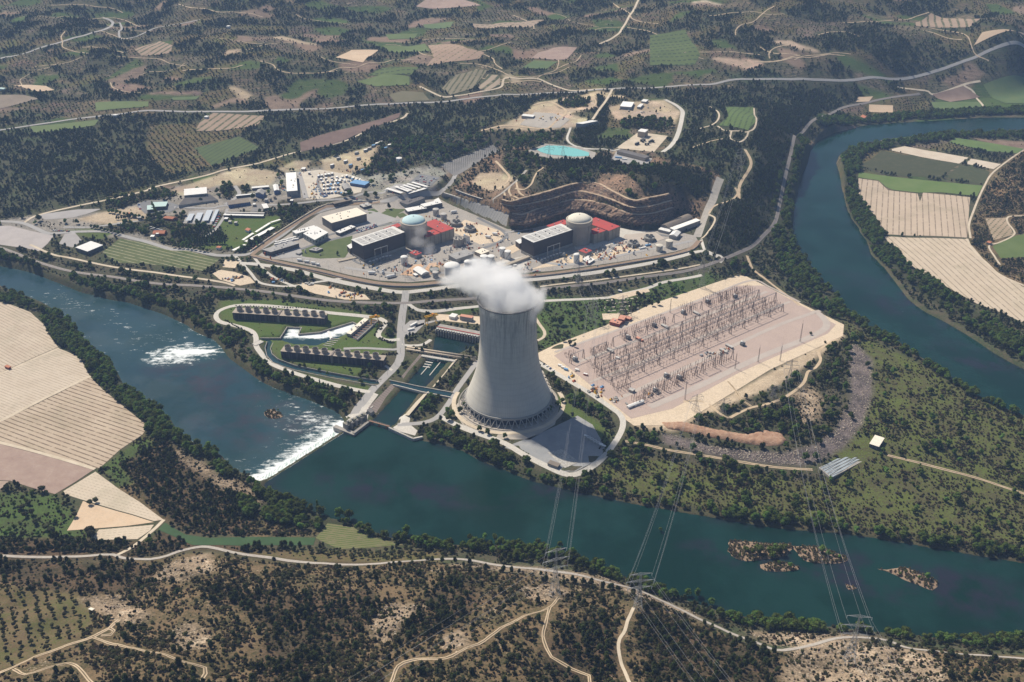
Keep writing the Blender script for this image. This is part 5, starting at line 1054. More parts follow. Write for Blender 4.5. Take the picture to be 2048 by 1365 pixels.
# ------------------------------------------------------------------ long mechanical draft cooling blocks
def cool_block(label, LF, RF_, LB, stacks, h):
    z = zfit(lin(LF, RF_, .5)[0], lin(LF, RF_, .5)[1], h); a, b, c = (Vector(Pz(*q, z+h)) for q in (LF, RF_, LB)); u = (b-a).normalized(); n_ = Vector((-u.y, u.x)); wd = max(13.5, abs((c-a).dot(n_))); L = (b-a).length
    n_ = n_ if (c-a).dot(n_) > 0 else -n_; rz = math.atan2(u.y, u.x); r_ = empty('cooling_cells', (a.x, a.y, z), label, 'cooling block', 'long blocks of fan cooling cells', rz); sy = 1 if (u.x*n_.y-u.y*n_.x) > 0 else -1
    lv = rows_mat('louvre_'+str(int(L)), (.052,.048,.055), (.075,.065,.07), (.12,.105,.10), 0, 2.2, .5); dk = M('cell_deck', (.42,.36,.30), (.34,.29,.24), .3)
    mb = MB(); mb.box(L/2, sy*wd/2, -.8, L, wd, h+.8); mb.build('wall', lv, r_); mb = MB(); mb.box(L/2, sy*wd/2, h+.01, L+1.2, wd+1.2, .5); mb.build('deck', dk, r_)
    for e in (0.004, .996): mb = MB(); mb.box(L*e, sy*wd/2, -.8, 1.2, wd+.9, h+.85); mb.build('end_wall', brownw, r_)
    mb = MB(); mb.box(L/2, sy*wd/2, h+.4, 2.5, wd+2, 1.2); mb.box(L/2, sy*-.5, 0, 3.2, 1.4, h); mb.build('stair_tower', M('stair_brown', (.22,.19,.17)), r_)
    for k in range(int(L//3.6)): 
        if k % 2 == 0: mb = MB(); mb.box(1.8+k*3.6, -sy*.25, -.5, .5, .5, h+.4); mb.build('mullion', M('mullion_brown', (.13,.11,.10)), r_)
    for (sx, sy_) in stacks:
        q = Vector(Pz(sx, sy_, z+h+6.5))-a; lx, ly = q.dot(u), q.dot(n_)*sy; ly = sy*wd*.5
        mb = MB(); mb.lathe([(5.2, h+.5), (4.6, h+1.4), (4.4, h+3), (4.9, h+6.6), (4.55, h+6.6), (4.1, h+3), (4.1, h+1.6)], 28, lx, ly, smooth=True); o = mb.build('fan_stack', M('stack_beige', (.36,.32,.27), (.30,.27,.23), .4), r_)
        mb = MB(); mb.lathe([(4.1, h+1.7), (.1, h+1.75)], 16, lx, ly); [mb.box(lx+2*math.cos(g), ly+2*math.sin(g), h+2, 4, .8, .2, g) for g in (0, 1.26, 2.5, 3.77, 5)]; mb.lathe([(.7, h+2), (.7, h+2.8)], 8, lx, ly, cap1=True); mb.build('fan', MATS['fan_dark'], o)
    w4 = [a, b, b+n_*wd, a+n_*wd]; addblock(polymask(grow_poly([tuple(q) for q in w4], 4)))
cool_block('upper long dark cooling block with ten round fan stacks', (465,626), (648.5,637.4), (469,616), [(420+q[0]/4.876, 580+q[1]/4.876) for q in ((285,170),(367,178),(448,185),(537,192),(620,198),(742,208),(828,215),(915,222),(1000,228),(1082,235))], 11.5)
cool_block('lower long dark cooling block with ten round fan stacks', (561.5,703), (766.6,721.5), (565.5,694), [(420+q[0]/4.876, 580+q[1]/4.876) for q in ((757,545),(845,552),(933,560),(1028,567),(1117,575),(1250,587),(1340,595),(1435,603),(1527,610),(1617,618))], 12)
# ------------------------------------------------------------------ canal works
def wall_line(name, label, pl, z, wd, h, m, cat='wall', group=None, dz=0):
    W = wp(pl, z); mb = MB()
    for (ax, ay), (bx, by) in zip(W[:-1], W[1:]):
        L = math.hypot(bx-ax, by-ay); mb.box((ax+bx)/2, (ay+by)/2, z-h+dz, L+wd*.5, wd, h, math.atan2(by-ay, bx-ax)); dz += .004
    x, y = W[0]; r_ = mb.build(name, m); addblock(linemask(W, wd+3)); return tag(r_, label, cat, group)
wall_line('canal_wall', 'low concrete wall round the churning basin, upper side', [(574,654),(603,655),(597,668),(640,664),(662,657),(705,644),(716,649)], .6, 1.2, 5, concd); wall_line('canal_wall', 'low concrete wall on the lawn side of the churning basin', [(520,676),(560,676),(574,654)], .6, 1.2, 5, concd)
wall_line('canal_wall', 'outer kerb wall of the narrow curved channel', [(534,683),(530,696),(534,712),(547,726),(584,739),(620,747),(666,756),(710,764),(752,771)], .5, .8, 5, concd); wall_line('canal_wall', 'inner kerb wall of the narrow curved channel', [(546,686),(541,697),(544,708),(556,718),(588,730),(622,737),(668,746),(712,754),(756,761)], .5, .8, 5, concd)
def slope_sheet(name, label, pts, m, grp=None):
    V = [(*Pz(a, b, z), z) for a, b, z in pts]; mb = MB(); mb.quad(*V); V2 = [(x, y, z-1.0) for x, y, z in V]; mb.quad(*V2[::-1])
    for i in range(4): mb.quad(V[i], V2[i], V2[(i+1) % 4], V[(i+1) % 4])
    o = mb.build(name, m); addblock(polymask([v[:2] for v in V])); return tag(o, label, 'embankment', grp)
slb = rows_mat('canal_slabs', (.33,.27,.235), (.27,.22,.2), (.14,.115,.10), ang((745,808),(785,770))+1.57, 5, .8); slc = rows_mat('canal_slabs_pale', (.58,.50,.39), (.52,.45,.35), (.40,.34,.26), ang((745,808),(785,770))+1.57, 4, .5)
for a in [('dark slab bank on the road side of the lower canal', [(737,815,1),(783,768,1),(801,783,-4.4),(757,831,-4.4)], slb),('dark slab bank on the road side of the middle canal', [(803,753,1),(840,708,1),(853,722,-4.4),(815,768,-4.4)], slb),('pale slab bank on the tower side of the lower canal', [(818,831,1),(858,783,1),(840,786,-4.4),(805,831,-4.4)], slc),('pale slab bank on the tower side of the middle canal', [(868,774,1),(915,718,1),(896,724,-4.4),(855,774,-4.4)], slc)]: slope_sheet('canal_bank', *a, 'slab banks of the intake canal')
wall_line('aqueduct_wall', 'far side wall of the aqueduct crossing the canal', [(779,760),(840,773),(906,785)], 1.6, 1.3, 3.5, concd, 'aqueduct'); wall_line('aqueduct_wall', 'near side wall of the aqueduct crossing the canal', [(786,769),(842,783),(900,794)], 1.6, 1.3, 3.5, conc, 'aqueduct')
o = ribbon('aqueduct_water', [Pz(*q, 0) for q in ((782,765),(841,778),(903,790))], 9, Dm, world=True, zfix=.3, kind=None, blk=True, label='narrow strip of water carried over the canal in its trough', cat='water'); 
for lx, (a, b) in enumerate((((814,695),(953,716)), ((812,699),(952,721)))):
    (ax, ay), (bx, by) = Pz(*a, 1.5), Pz(*b, 1.5); r_ = empty('pipeline', (ax, ay, 0), '%s of the two thick beige pipes crossing the canal' % ('farther', 'nearer')[lx], 'pipe', 'pair of beige pipes over the canal'); mb = MB(); mb.tube((0, 0, 2), (bx-ax, by-ay, 2), 1.5, 14); mb.build('pipe', M('pipe_beige', (.60,.50,.38), (.5,.42,.33), .3), r_)
    for k in range(9): t = (k+.5)/9; mb = MB(); mb.box((bx-ax)*t, (by-ay)*t, -1 if not .3 < t < .75 else -4, 1, 3.4, 3.4 if not .3 < t < .75 else 6.4, math.atan2(by-ay, bx-ax)); mb.build('saddle', concd, r_)
def beam(name, label, a, b, z, wd, h, m, cat, grp=None, rail=True, piers=0, pz=-5):
    (ax, ay), (bx, by) = Pz(*a, z), Pz(*b, z); L = math.hypot(bx-ax, by-ay); rz = math.atan2(by-ay, bx-ax); r_ = empty(name, (ax, ay, z), label, cat, grp, rz); mb = MB(); mb.box(L/2, 0, -h, L, wd, h); mb.build('deck', m, r_)
    if rail:
        for s in (-1, 1):
            mb = MB(); y = s*(wd/2-.2); mb.tube((0, y, 1.1), (L, y, 1.1), .1, 4)
            for k in range(int(L//3)+1): mb.tube((min(L, k*3), y, 0), (min(L, k*3), y, 1.1), .1, 4)
            mb.build('railing', greyw, r_)
    for k in range(piers): t = (k+.5)/piers; mb = MB(); mb.box(L*t, 0, pz-z, 1.6, wd*1.1, z-h-pz+.02); mb.build('pier', m, r_)
    addblock(linemask([(ax, ay), (bx, by)], wd+4)); return r_
beam('footbridge', 'pale concrete bridge just below the two beige pipes', (843,711), (910,722), 1.2, 5, 1.4, conc, 'bridge', piers=3); beam('road_bridge', 'short road bridge over the narrow side channel', (508,690), (524,682), .8, 9, 1.2, conc, 'bridge')
for i, (a, b) in enumerate((((842,749),(857,732)), ((859,751),(882,723)))): beam('jetty', '%s thin concrete guide wall standing in the canal' % ('shorter left', 'longer right')[i], a, b, -3.2, 1.2, 2, conc, 'guide wall', 'guide walls in the canal', rail=False)
for i in range(4): beam('spur', 'curved pale groyne in the canal, number %s from the bridge' % ('one', 'two', 'three', 'four')[i], (846+3*(3-i)*.9, 733-5*(3-i)*.95), (860+3*(3-i)*.9, 735-5*(3-i)*.9), -3.1, 2.2, 2, conc, 'groyne', 'short groynes in the canal', rail=False)
# pumping station with piers, rails and gantry cranes
r_, lp, z = bld('pump_station', 'long pumping station deck with many dark bays above the canal basin', (872,658), (957,674), (962,664), 13, darkw, concd, zb=-6, doors=0)
P_ = [Vector(q) for q in lp]; e = max(range(4), key=lambda i: ((P_[(i+1) % 4]-P_[i]).length) - 1000*((P_[i]+P_[(i+1) % 4]).y > 0)); p0, p1 = P_[e], P_[(e+1) % 4]; nn = camface(p0, p1); d = (p1-p0); rz = math.atan2(d.y, d.x)
for k in range(17): q = p0.lerp(p1, k/16)+nn*1.6; mb = MB(); mb.box(q.x, q.y, -1, 3.4, 1.2, 13.1, rz+1.57); mb.build('pier', concd, r_)
for k in range(16): q = p0.lerp(p1, (k+.5)/16)+nn*.4; mb = MB(); mb.box(q.x, q.y, 12.7, 2.0, 1.5, 1.4, rz); mb.build('gate_hoist', whitem, r_)
mb = MB(); q = p0.lerp(p1, .5)-nn*5.5; mb.box(q.x, q.y, 13.48, d.length, 1.1, .9, rz); mb.build('crane_rail', M('rail_red', (.45,.07,.06)), r_)
for k in range(9):
    q = p0.lerp(p1, (k+1)/10)-nn*9; (x, y) = (q.x+r_.location.x, q.y+r_.location.y); t_ = empty('pump_motor', (x, y, Z(x, y)), 'small %s pump motor in the row along the pumping station' % ('blue' if k > 4 else 'white'), 'pump', 'pump motors along the station'); mb = MB(); mb.lathe([(1.5, 0), (1.5, 1), (1.0, 1.2), (.9, 2.6), (.6, 3.1)], 12, cap1=True); mb.build('motor', [bluer, whitem][k < 5], t_); mb = MB(); mb.box(0, 0, 0, 3.6, 3, .5); mb.build('base', conc, t_)
def crane(label, px, py, span, h, rz):
    x, y, z = ground(px, py); r_ = empty('gantry_crane', (x, y, z), label, 'crane', 'yellow gantry cranes', rz)
    for sx in (-1, 1):
        for sy in (-1, 1): mb = MB(); mb.tube((sx*span/2*1.15, sy*4, 0), (sx*span/2*.85, sy*2.2, h), .55, 6); mb.build('leg', yellowm, r_)
    for sy in (-1, 1): mb = MB(); mb.box(0, sy*2.2, h-.4, span*1.5, 1.0, 1.8); mb.build('girder', yellowm, r_)
    for sx in (-1, 1): mb = MB(); mb.box(sx*span/2*1.1, 0, .2, 1, 9.5, 1.1); mb.build('bogie', yellowm, r_)
    mb = MB(); mb.box(span*.2, 0, h+1.4, 3, 4.6, 2.2); mb.build('trolley', M('trolley_orange', (.55,.22,.04)), r_); mb = MB(); mb.tube((span*.2, 0, h), (span*.2, 0, h*.4), .15, 4); mb.box(span*.2, 0, h*.35, 1.2, 1.2, 1.2); mb.build('hook', darkw, r_)
crane('yellow gantry crane at the left end of the pumping station', 863, 648, 15, 14, .5); crane('yellow gantry crane at the head of the filter channels', 750, 648, 11, 12, .2)
# filter channels beside the churning basin
for i, (A, B, C) in enumerate((((692.8,667),(728,637),(737,639)), )):
    bld('filter_house', 'long concrete filter house with red trim beside the churning basin', A, B, C, 5, concd, creamr, zb=0, vents=10, doors=0)
beam('channel_wall', 'dark channel wall parallel to the filter house', (714,679), (757,640), 3, 2, 3.6, concd, 'wall', rail=True)
for k in range(9): a, b = lin((703,672),(742,641),k/8), lin((716,678),(756,641),k/8); beam('channel_divider', 'thin divider between the filter channels', a, b, 1.5, 1, 1.6, M('divider_red', (.36,.22,.17)), 'wall', 'dividers between the filter channels', rail=False)
sheet('channel_floor', [(700,675),(738,640),(757,642),(716,682)], M('channel_dark', (.10,.10,.10)), dz=.35, step=20, blk=True)
for k in range(6): a, b = (698+k*4-14, 684+k*1.2-4), (712+k*4-22, 672+k*.9+1); 
for k in range(5): beam('screen_beam', 'pale beam over the screen channel below the basin', (646+k*4, 690-k*3.5), (664+k*4, 693-k*3.6), .8, 1, 1.4, conc, 'beam', 'pale beams over the screen channel', rail=False)
beam('weir_ledge', 'white foaming ledge across the churning basin', (656,662), (663,678), -1.4, 4, 1.6, whitem, 'ledge', rail=False)
# sluice gates by the weir
r_ = beam('sluice_gate', 'concrete sluice tower frame at the end of the weir', (688,848), (731,826), 7.5, 3.2, 1.4, M('mossy_concrete', (.33,.32,.24), (.27,.25,.2), .3), 'sluice', piers=0)
L = (Vector(Pz(731,826,7.5))-Vector(Pz(688,848,7.5))).length
for k in range(5): t = k/4; mb = MB(); mb.box(2+(L-4)*t, 0, -16, 2.6, 8, 14.6+(1.2 if k in (0, 4) else 0)); mb.build('pier', concd, r_)
for k in range(4): t = (k+.5)/4; mb = MB(); mb.box(2+(L-4)*t, 0, -13, (L-4)/4-2.4, .8, 7); mb.build('gate', M('gate_grey', (.25,.25,.24)), r_)
for k in range(4): t = (k+.5)/4; mb = MB(); mb.box(2+(L-4)*t, 0, .1, 2.4, 2.2, 1.8); mb.build('hoist', greyw, r_)
beam('spillway_wall', 'low concrete apron wall running into the river at the sluice', (669,852), (710,868), -1, 6, 6, concd, 'wall', rail=False); beam('spillway_wall', 'rusty railed concrete wing beside the sluice', (707,866), (737,843), 0, 3.5, 7, concd, 'wall', rail=True); beam('service_bridge', 'thin steel footbridge joining sluice and canal mouth', (737,841), (779,853), .5, 2.6, .7, M('rust_steel', (.30,.18,.12)), 'bridge', piers=3)
beam('quay_wall', 'tall pale quay wall at the canal mouth, left stretch', (778,855), (826,877), -.2, 2.5, 7, conc, 'quay', rail=True); beam('quay_wall', 'curved pale quay wall end near the riverside trees', (826,877), (845,873), -.2, 2.5, 7, conc, 'quay', rail=False); beam('quay_wall', 'short retaining wall beside the canal mouth road', (722,832), (746,812), .4, 1.5, 6, conc, 'wall', rail=False)
bld('solar_shelter', 'small dark slanted panel shelter by the canal mouth', (734,821), (740,816), (748,822), 2, greyw, darkr, zb=0, doors=0)
# ------------------------------------------------------------------ other buildings: (name, label, A, B, C roof corners in pixels, height, wall, roof, kwargs)
S_ = lambda ox, oy, k: (lambda u, v: (ox+u/k, oy+v/k))
q2 = S_(500, 360, 5.25); q3 = S_(860, 360, 5.25); q5 = S_(540, 280, 6.827); q6 = S_(260, 360, 6.827); qp = S_(760, 460, 6.827); qr = S_(1220, 420, 8.533); qh = S_(900, 160, 3.531); q0 = S_(0, 380, 3.938)
greenw = M('pale_green_wall', (.36,.38,.34), (.31,.33,.3), .2); cow = M('dark_clad', (.155,.145,.135), (.18,.17,.155), .12)
BL = [
 ('warehouse','large dark walled warehouse with cream roof, above the parked cars',(643.8,434.3),(713.3,416.2),(735.2,427.6),16,cow,creamr,dict(zb=14,vents=9)),
 ('office_annex','low dark annex with white roof in front of the large warehouse',q2(900,545),q2(1060,478),q2(1100,497),6,darkw,whitem,dict(zb=14,vents=4,win=1)),
 ('workshop','pale green workshop wing with long white roof',q2(445,540),q2(670,480),q2(715,505),9,greenw,whitem,dict(zb=14,vents=6,win=1,wsp=8)),
 ('workshop','taller pale green workshop hall with square white roof',q2(560,566),q2(700,490),q2(820,555),11,greenw,whitem,dict(zb=14,vents=6,win=1,wsp=8)),
 ('office_block','long two storey office with pale window strips at the fence corner',q2(220,760),q2(130,735),q2(425,645),8,darkw,greyr,dict(zb=14,vents=5,win=2,wsp=3.4)),
 ('pavilion','flat grey pavilion on the lawn in front of the left dark hall',q2(620,735),q2(690,708),q2(765,722),4,darkw,greyr,dict(zb=14,vents=5)),
 ('kiosk','small grey kiosk at the corner of the lawn',q2(480,770),q2(515,750),q2(548,760),3,greyw,greyr,dict(zb=14)),
 ('admin_block','upper stepped admin block with dark window bands',q2(1650,262),q2(1570,232),q2(1780,172),10,greyw,darkr,dict(zb=14,vents=6,win=3,wsp=3)),
 ('admin_block','lower stepped admin block with white roof strip',q2(1660,335),q2(1625,302),q2(1800,250),7,darkw,whitem,dict(zb=14,vents=3,win=2,wsp=3)),
 ('admin_block','rear wing of the admin block towards the revetment',q2(1830,285),q2(1790,258),q2(1960,205),9,darkw,whitem,dict(zb=14,vents=3,win=2,wsp=3)),
 ('canteen','white roofed low hall at the end of the admin wing',q2(1930,215),q2(1980,190),q3(120,240),5,greyw,whitem,dict(zb=14)),
 ('gatehouse','pale grey gatehouse beside the roundabout lawns',q2(1150,262),q2(1235,240),q2(1290,262),5,darkw,wgrey,dict(zb=14,vents=6)),
 ('canopy','small brown entrance building with planted roof left of the gatehouse',q2(860,235),q2(1045,195),q2(1060,215),4,brownw,browr,dict()),
 ('pump_house','small red roofed building in front of the right reactor',(1158,502),(1170,496.5),(1184,501.8),7,greyw,redr,dict(zb=14,vents=6)),
 ('pump_house','small red roofed building in front of the left reactor',(818.6,506),(830,501),(845,505.6),7,greyw,redr,dict(zb=14,vents=6)),
 ('treatment_hall','grey roofed treatment hall above the tall white tanks',qp(935,345),qp(1170,270),qp(1300,320),8,greyw,greyr,dict(zb=14,vents=3)),
 ('treatment_hall','cream roofed block right of the grey treatment hall',qp(1290,295),qp(1400,252),qp(1500,290),7,beigew,creamr,dict(zb=14,vents=2)),
 ('arched_shed','white arched shed near the plant fence',qp(450,540),qp(560,507),qp(700,575),6,greyw,whitem,dict(zb=14,style='arch')),
 ('shed','little white shed beside the arched shed',qp(445,605),qp(480,592),qp(525,612),3,greyw,whitem,dict(zb=14)),
 ('cooling_house','white boxy ventilation house beside the octagonal tower',qp(1120,95),qp(1170,75),qp(1228,98),11,whitem,darkr,dict(zb=14)),
 ('hall_annex','low annex at the left end of the right dark hall',(1031,482),(1040,478),(1048,484),11,brownw,whitem,dict(zb=14)),
 ('hall_annex','low annex at the left end of the left dark hall',(694,492),(702,488),(708,494),11,brownw,whitem,dict(zb=14)),
 ('fuel_store','long brown arched hall at the right end of the plant',qr(1000,310),qr(865,262),qr(1170,45),7,greyw,browr,dict(zb=14,style='arch')),
 ('fuel_store','long white roofed hall beside the brown arched hall',qr(1100,345),qr(1020,312),qr(1350,105),9,greyw,rwhite,dict(zb=14)),
 ('store','small white flat building below the long halls',qr(825,335),qr(870,302),qr(1050,352),5,greyw,whitem,dict(zb=14)),
 ('store','small white gabled building below the long white hall',qr(1010,432),qr(1080,357),qr(1210,382),7,greyw,whitem,dict(zb=14,style='gable')),
 ('rotary_house','grey filter house with white roof grid near the fence',(1165,519),(1176,512),(1189,520),3.5,greyw,whitem,dict(zb=14,vents=8)),
 ('long_hall','long tall hall with pale green roof in the contractor area',q5(215,455),q5(355,445),q5(398,692),12,greyw,rwhite,dict(vents=5)),
 ('grey_shed','grey arched shed beside the long pale yard',q5(975,612),q5(1070,600),q5(1108,668),7,darkw,greyr,dict(style='arch')),
 ('blue_hall','blue roofed workshop in the contractor yard',q5(1090,590),q5(1160,545),q5(1340,590),6,bluew,bluer,dict()),
 ('open_roof_house','cream hall with large white roof over a dark sloping skirt',(368.4,379),(413,374.8),(416.7,387),14,greyw,whitem,dict(zb=20)),
 ('teal_hall','pale teal roofed hall beside the dark car park',(306.9,405.4),(335.4,404),(338,412.8),6,darkw,tealr,dict()),
 ('teal_hall','smaller pale teal roofed wing left of the larger one',(294.4,411.8),(307.5,410.4),(309,418.8),5,darkw,tealr,dict()),
 ('red_house','long red roofed house above the solar roofs',q6(450,522),q6(520,497),q6(648,512),4,brickw,tiler,dict(style='gable')),
 ('red_house','red roofed house half hidden by poplars',q6(342,692),q6(500,692),q6(492,735),4,brickw,tiler,dict(style='gable')),
 ('long_shed','long white shed, nearer of two beside the works road',q6(1290,465),q6(1830,478),q6(1826,498),4,darkw,whitem,dict()),
 ('long_shed','long grey shed, farther of two beside the works road',q6(1325,438),q6(1838,448),q6(1836,462),4,darkw,wgrey,dict()),
 ('blue_office','low office with blue window front and brown roof',q6(1325,290),q6(1612,252),q6(1682,300),6,bluew,browr,dict(win=2,wsp=3.2)),
 ('blue_hall','blue fronted gabled hall near the works road',q6(1712,182),q6(1745,132),q6(1850,152),8,bluew,greyr,dict(style='gable')),
 ('white_hall','white gabled hall right of the blue fronted hall',q6(1968,150),q6(1950,72),q6(2020,62),8,bluew,whitem,dict(style='gable')),
 ('strip_shed','narrow white shed with dark opening in front',q6(1448,210),q6(1700,185),q6(1702,198),4,darkw,whitem,dict()),
 ('strip_shed','narrow white shed behind the blue fronted hall',q6(1662,98),q6(1892,78),q6(1900,98),4,darkw,whitem,dict()),
 ('orange_house','tiny house with orange roof among green plots',(490,460),(494.5,456),(501.5,458.5),4,whitem,tiler,dict()),
 ('orange_house','tiny house with orange roof beside the works junction',(432,495.5),(436,492.5),(443.5,493.5),4,whitem,tiler,dict()),
 ('training_hall','dark walled hall with white roof bent round a forecourt',q0(690,487),q0(595,455),q0(735,412),7,darkw,whitem,dict()),
 ('white_shed','white pitched shed in the grey yard by the works',q6(1795,335),q6(1865,325),q6(1880,385),4,greyw,whitem,dict()),
 ('hill_store','white roofed store on the grey hilltop yard',(1043,232),(1047,228.5),(1070,230.5),5,greyw,whitem,dict()),
 ('hill_hall','large white roofed hall at the end of the hilltop track',qh(890,307),qh(1000,286),qh(1045,292),9,greyw,whitem,dict()),
 ('lab','low white building with dark court on the far hilltop',(1240,213),(1246,203.5),(1268,205.5),5,greyw,rwhite,dict()),
 ('lab','small white building right of the far hilltop court',(1274,214),(1280.5,208),(1287,209),4,greyw,whitem,dict()), ('lab','white pavilion at the upper edge of the far hilltop yard',(1282,203),(1287,199),(1297,200),4,greyw,whitem,dict()),
 ('cask_house','tall pale box building on the cask storage pad',(1275.5,263),(1282,258),(1295.5,260.8),13,beigew,whitem,dict(zb=72)),
 ('flat_store','long flat dark roofed store beside the reservoir',(1234,303),(1243,299),(1305,310),8,beigew,darkr,dict(zb=71)),
 ('substation_house','brick red substation house with salmon roof',(1219,644),(1226,637),(1246,641.5),5.5,brickw,salmonr,dict(zb=1,win=1,vents=2)), ('substation_house','taller brick red wing of the substation house',(1236,638),(1241,630.5),(1252,634),8,brickw,salmonr,dict(zb=1)), ('substation_house','little red annex right of the substation house',(1250,636),(1255,632.5),(1264,635.5),4,brickw,salmonr,dict(zb=1)),
 ('pump_shed','white roofed shed above the pumping station',(897.8,633),(904.4,627),(915.6,629.5),5,whitem,whitem,dict()), ('pink_store','stone store with pink roof above the pumping station',(919.5,633),(923,628.8),(947,632.5),7,greyw,salmonr,dict()),
 ('field_shed','white flat roofed shed at the end of the solar drying beds',(1739,888),(1750,871),(1770,875),5,darkw,creamr,dict()), ('site_cabin','small dark cabin with long brown roof at the corner of the shaded plaza',(1095,927),(1101,921),(1118,931),3.5,greyw,browr,dict()),
 ('farm_hut','tiny stone hut among the olive rows on the near hill',(177,1219),(182,1216),(189,1218.5),3,beigew,creamr,dict()), ('farm_hut','small brick hut between two pale striped fields',(9,733),(14,730.5),(23,733),3.5,brickw,tiler,dict()),
 ('farmhouse','red roofed farmhouse on the far river bank',(1721,234),(1725,230),(1733,233),7,whitem,tiler,dict()), ('farm_hut','small hut beside the orchard on the far right bank',(1973,485),(1977,482.5),(1983,485),4,beigew,tiler,dict()),
 ('tent_hall','long white tent roof at the edge of the building site',(1253,811.5),(1284,799.5),(1288,803),3.5,whitem,whitem,dict(zb=1,style='gable')), ('control_cabin','pale blue grey control cabin in the near corner of the switchyard',(1257,779.5),(1262,775.5),(1270,779),4,greyw,wgrey,dict(zb=1)),
 ('far_barn','long white barn beside the far striped plots',(224,231),(230,229.3),(237,229.6),5,whitem,whitem,dict()), ('far_barn','small white barn above the tan vineyard',(408,234),(412,232),(417,233),5,whitem,whitem,dict()), ('far_barn','pale barn near the highway bend',(452,53),(456,51.5),(460,52.2),6,whitem,whitem,dict()), ('greenhouse','pale turquoise greenhouse at the left edge of the far plain',(-4,178),(0,175.5),(11,176.5),4,tealr,tealr,dict())]
for i, (n, l, A, B, C, h, wm_, rm_, kw) in enumerate(BL):
    bld(n, l, A, B, C, h, wm_, rm_, **kw)
# dark sloping skirt of the open roof hall
z = 20; V = [Vector((*Pz(a, b, zz), zz)) for a, b, zz in ((371,393,32),(418,388,32),(436,400,24),(357,411,24))]; V += [Vector((*Pz(a, b, zz), zz)) for a, b, zz in ((357,411,24),(436,400,24))]
mb = MB(); mb.quad(*V[:4]); mb.quad(V[3], V[2], (V[2].x, V[2].y, 18), (V[3].x, V[3].y, 18), 1); mb.quad(V[0], V[3], (V[3].x, V[3].y, 18), (V[0].x, V[0].y, 18), 1); mb.quad(V[2], V[1], (V[1].x, V[1].y, 18), (V[2].x, V[2].y, 18), 1); tag(mb.build('skirt_roof', [darkr, greyw]), 'dark sloping skirt roof below the large white roof at the left works', 'roof')
# open carports / solar roofs on posts
def carport(label, A, B, C, h=3.5, roof=whitem, grp='long carport roofs'):
    z = zfit((A[0]+C[0])/2, (A[1]+C[1])/2, h); a, b, c = (Vector(Pz(*q, z+h)) for q in (A, B, C)); u = (b-a).normalized(); n_ = Vector((-u.y, u.x)); bc = n_*(c-b).dot(n_); cen = (a+b+bc)/2; L = (b-a).length; w_ = bc.length; rz = math.atan2(u.y, u.x)
    r_ = empty('carport', (cen.x, cen.y, z), label, 'carport', grp, rz); mb = MB(); mb.box(0, 0, h, L, w_, .3); mb.build('roof', roof, r_); addblock(polymask([tuple(a), tuple(b), tuple(b+bc), tuple(a+bc)]))
    for k in range(max(2, int(L/8))): t = (k+.5)/max(2, int(L/8))-.5; mb = MB(); mb.tube((L*t, 0, -.5), (L*t, 0, h), .25, 5); mb.box(L*t, 0, h-.4, .3, w_*.9, .35); mb.build('post', greyw, r_)
pvr = M('solar_roof', (.52,.56,.60), (.46,.5,.55), .2)
for i, a in enumerate([((371.3,442),(378.6,428),(389,428)),((387.4,442),(394.8,426),(406.5,426)),((404.3,442),(413.8,420.8),(425.5,420.8)),((420.4,443.5),(431.4,420),(438,420))]): carport('%s of four pale blue panel roofs side by side' % ('leftmost', 'second from left', 'third from left', 'rightmost')[i], *a, roof=pvr, grp='pale blue panel roofs')
for lab, a in [('nearest long carport roof beside the row of round trees',((468,502),(492.9,490.4),(491,487.5))),('longest carport roof beside the row of round trees',((495.8,485),(550,456),(545,453))),('short carport roof behind the longest one',((487.8,481),(509,467),(506,465))),('farther carport roof left of the row of trees',((513.4,465),(542.7,446.4),(540,444.5))),('farthest carport roof at the top of the tree lined lot',((543,446),(562,440),(561,438))),
 ('lowest white carport of the upper car park, long one',((770.5,378),(801,387.5),(804,384.5))),('second white carport of the upper car park',((788,374),(815,384),(818,381))),('third white carport of the upper car park',((797,374.5),(820,382),(823,379.5))),('fourth white carport of the upper car park',((804,371),(829,379),(832,377))),('fifth white carport of the upper car park',((812,368.5),(838,376),(841,374))),('sixth white carport of the upper car park',((822,365.5),(852,374.5),(855,372.5))),('bright white slanting carport at the foot of the upper car park',((818,388),(856,377),(853,374.5)))]: carport(lab, *a, roof=whitem if 'white' in lab else rwhite)
# site cabins in the contractor yard
CB = random.Random(4); k = 0
for ry, (xa, ya, xb, yb) in enumerate([(634,352,668,346),(636,358,690,352),(640,364,686,357),(644,371,680,366),(645,378,678,375),(646,385,682,383),(690,350,722,360),(700,357,735,367),(660,362,700,360),(680,386,705,384)]):
    n = 5 if xb-xa > 30 else 4
    for j in range(n):
        t = (j+.5)/n; x_, y_ = xa+(xb-xa)*t+CB.uniform(-1, 1), ya+(yb-ya)*t; w_ = CB.uniform(3.2, 5.2); bld('site_cabin', 'small flat cabin in the crowded contractor yard', (x_-w_*.6, y_+1.2), (x_-w_*.2, y_-1.2), (x_+w_*.7, y_-.9), CB.uniform(3, 5), CB.choice([greyw, bluew, greyw, whitem]), CB.choice([whitem, whitem, rwhite, wgrey, bluer, creamr]), 'small cabins crowding the contractor yard', doors=1)
for i, (x_, y_) in enumerate([(730,300),(738,296),(746,291),(753,287),(760,284),(770,296),(778,290),(716,316),(724,340),(690,322),(676,316),(700,330),(663,330),(712,305)]): bld('hut', 'small pale hut among trees on the slope above the works', (x_-3, y_+1), (x_-1, y_-1), (x_+5, y_-2), 4, greyw, [rwhite, wgrey, bluer][i % 3], 'huts on the wooded slope above the works')
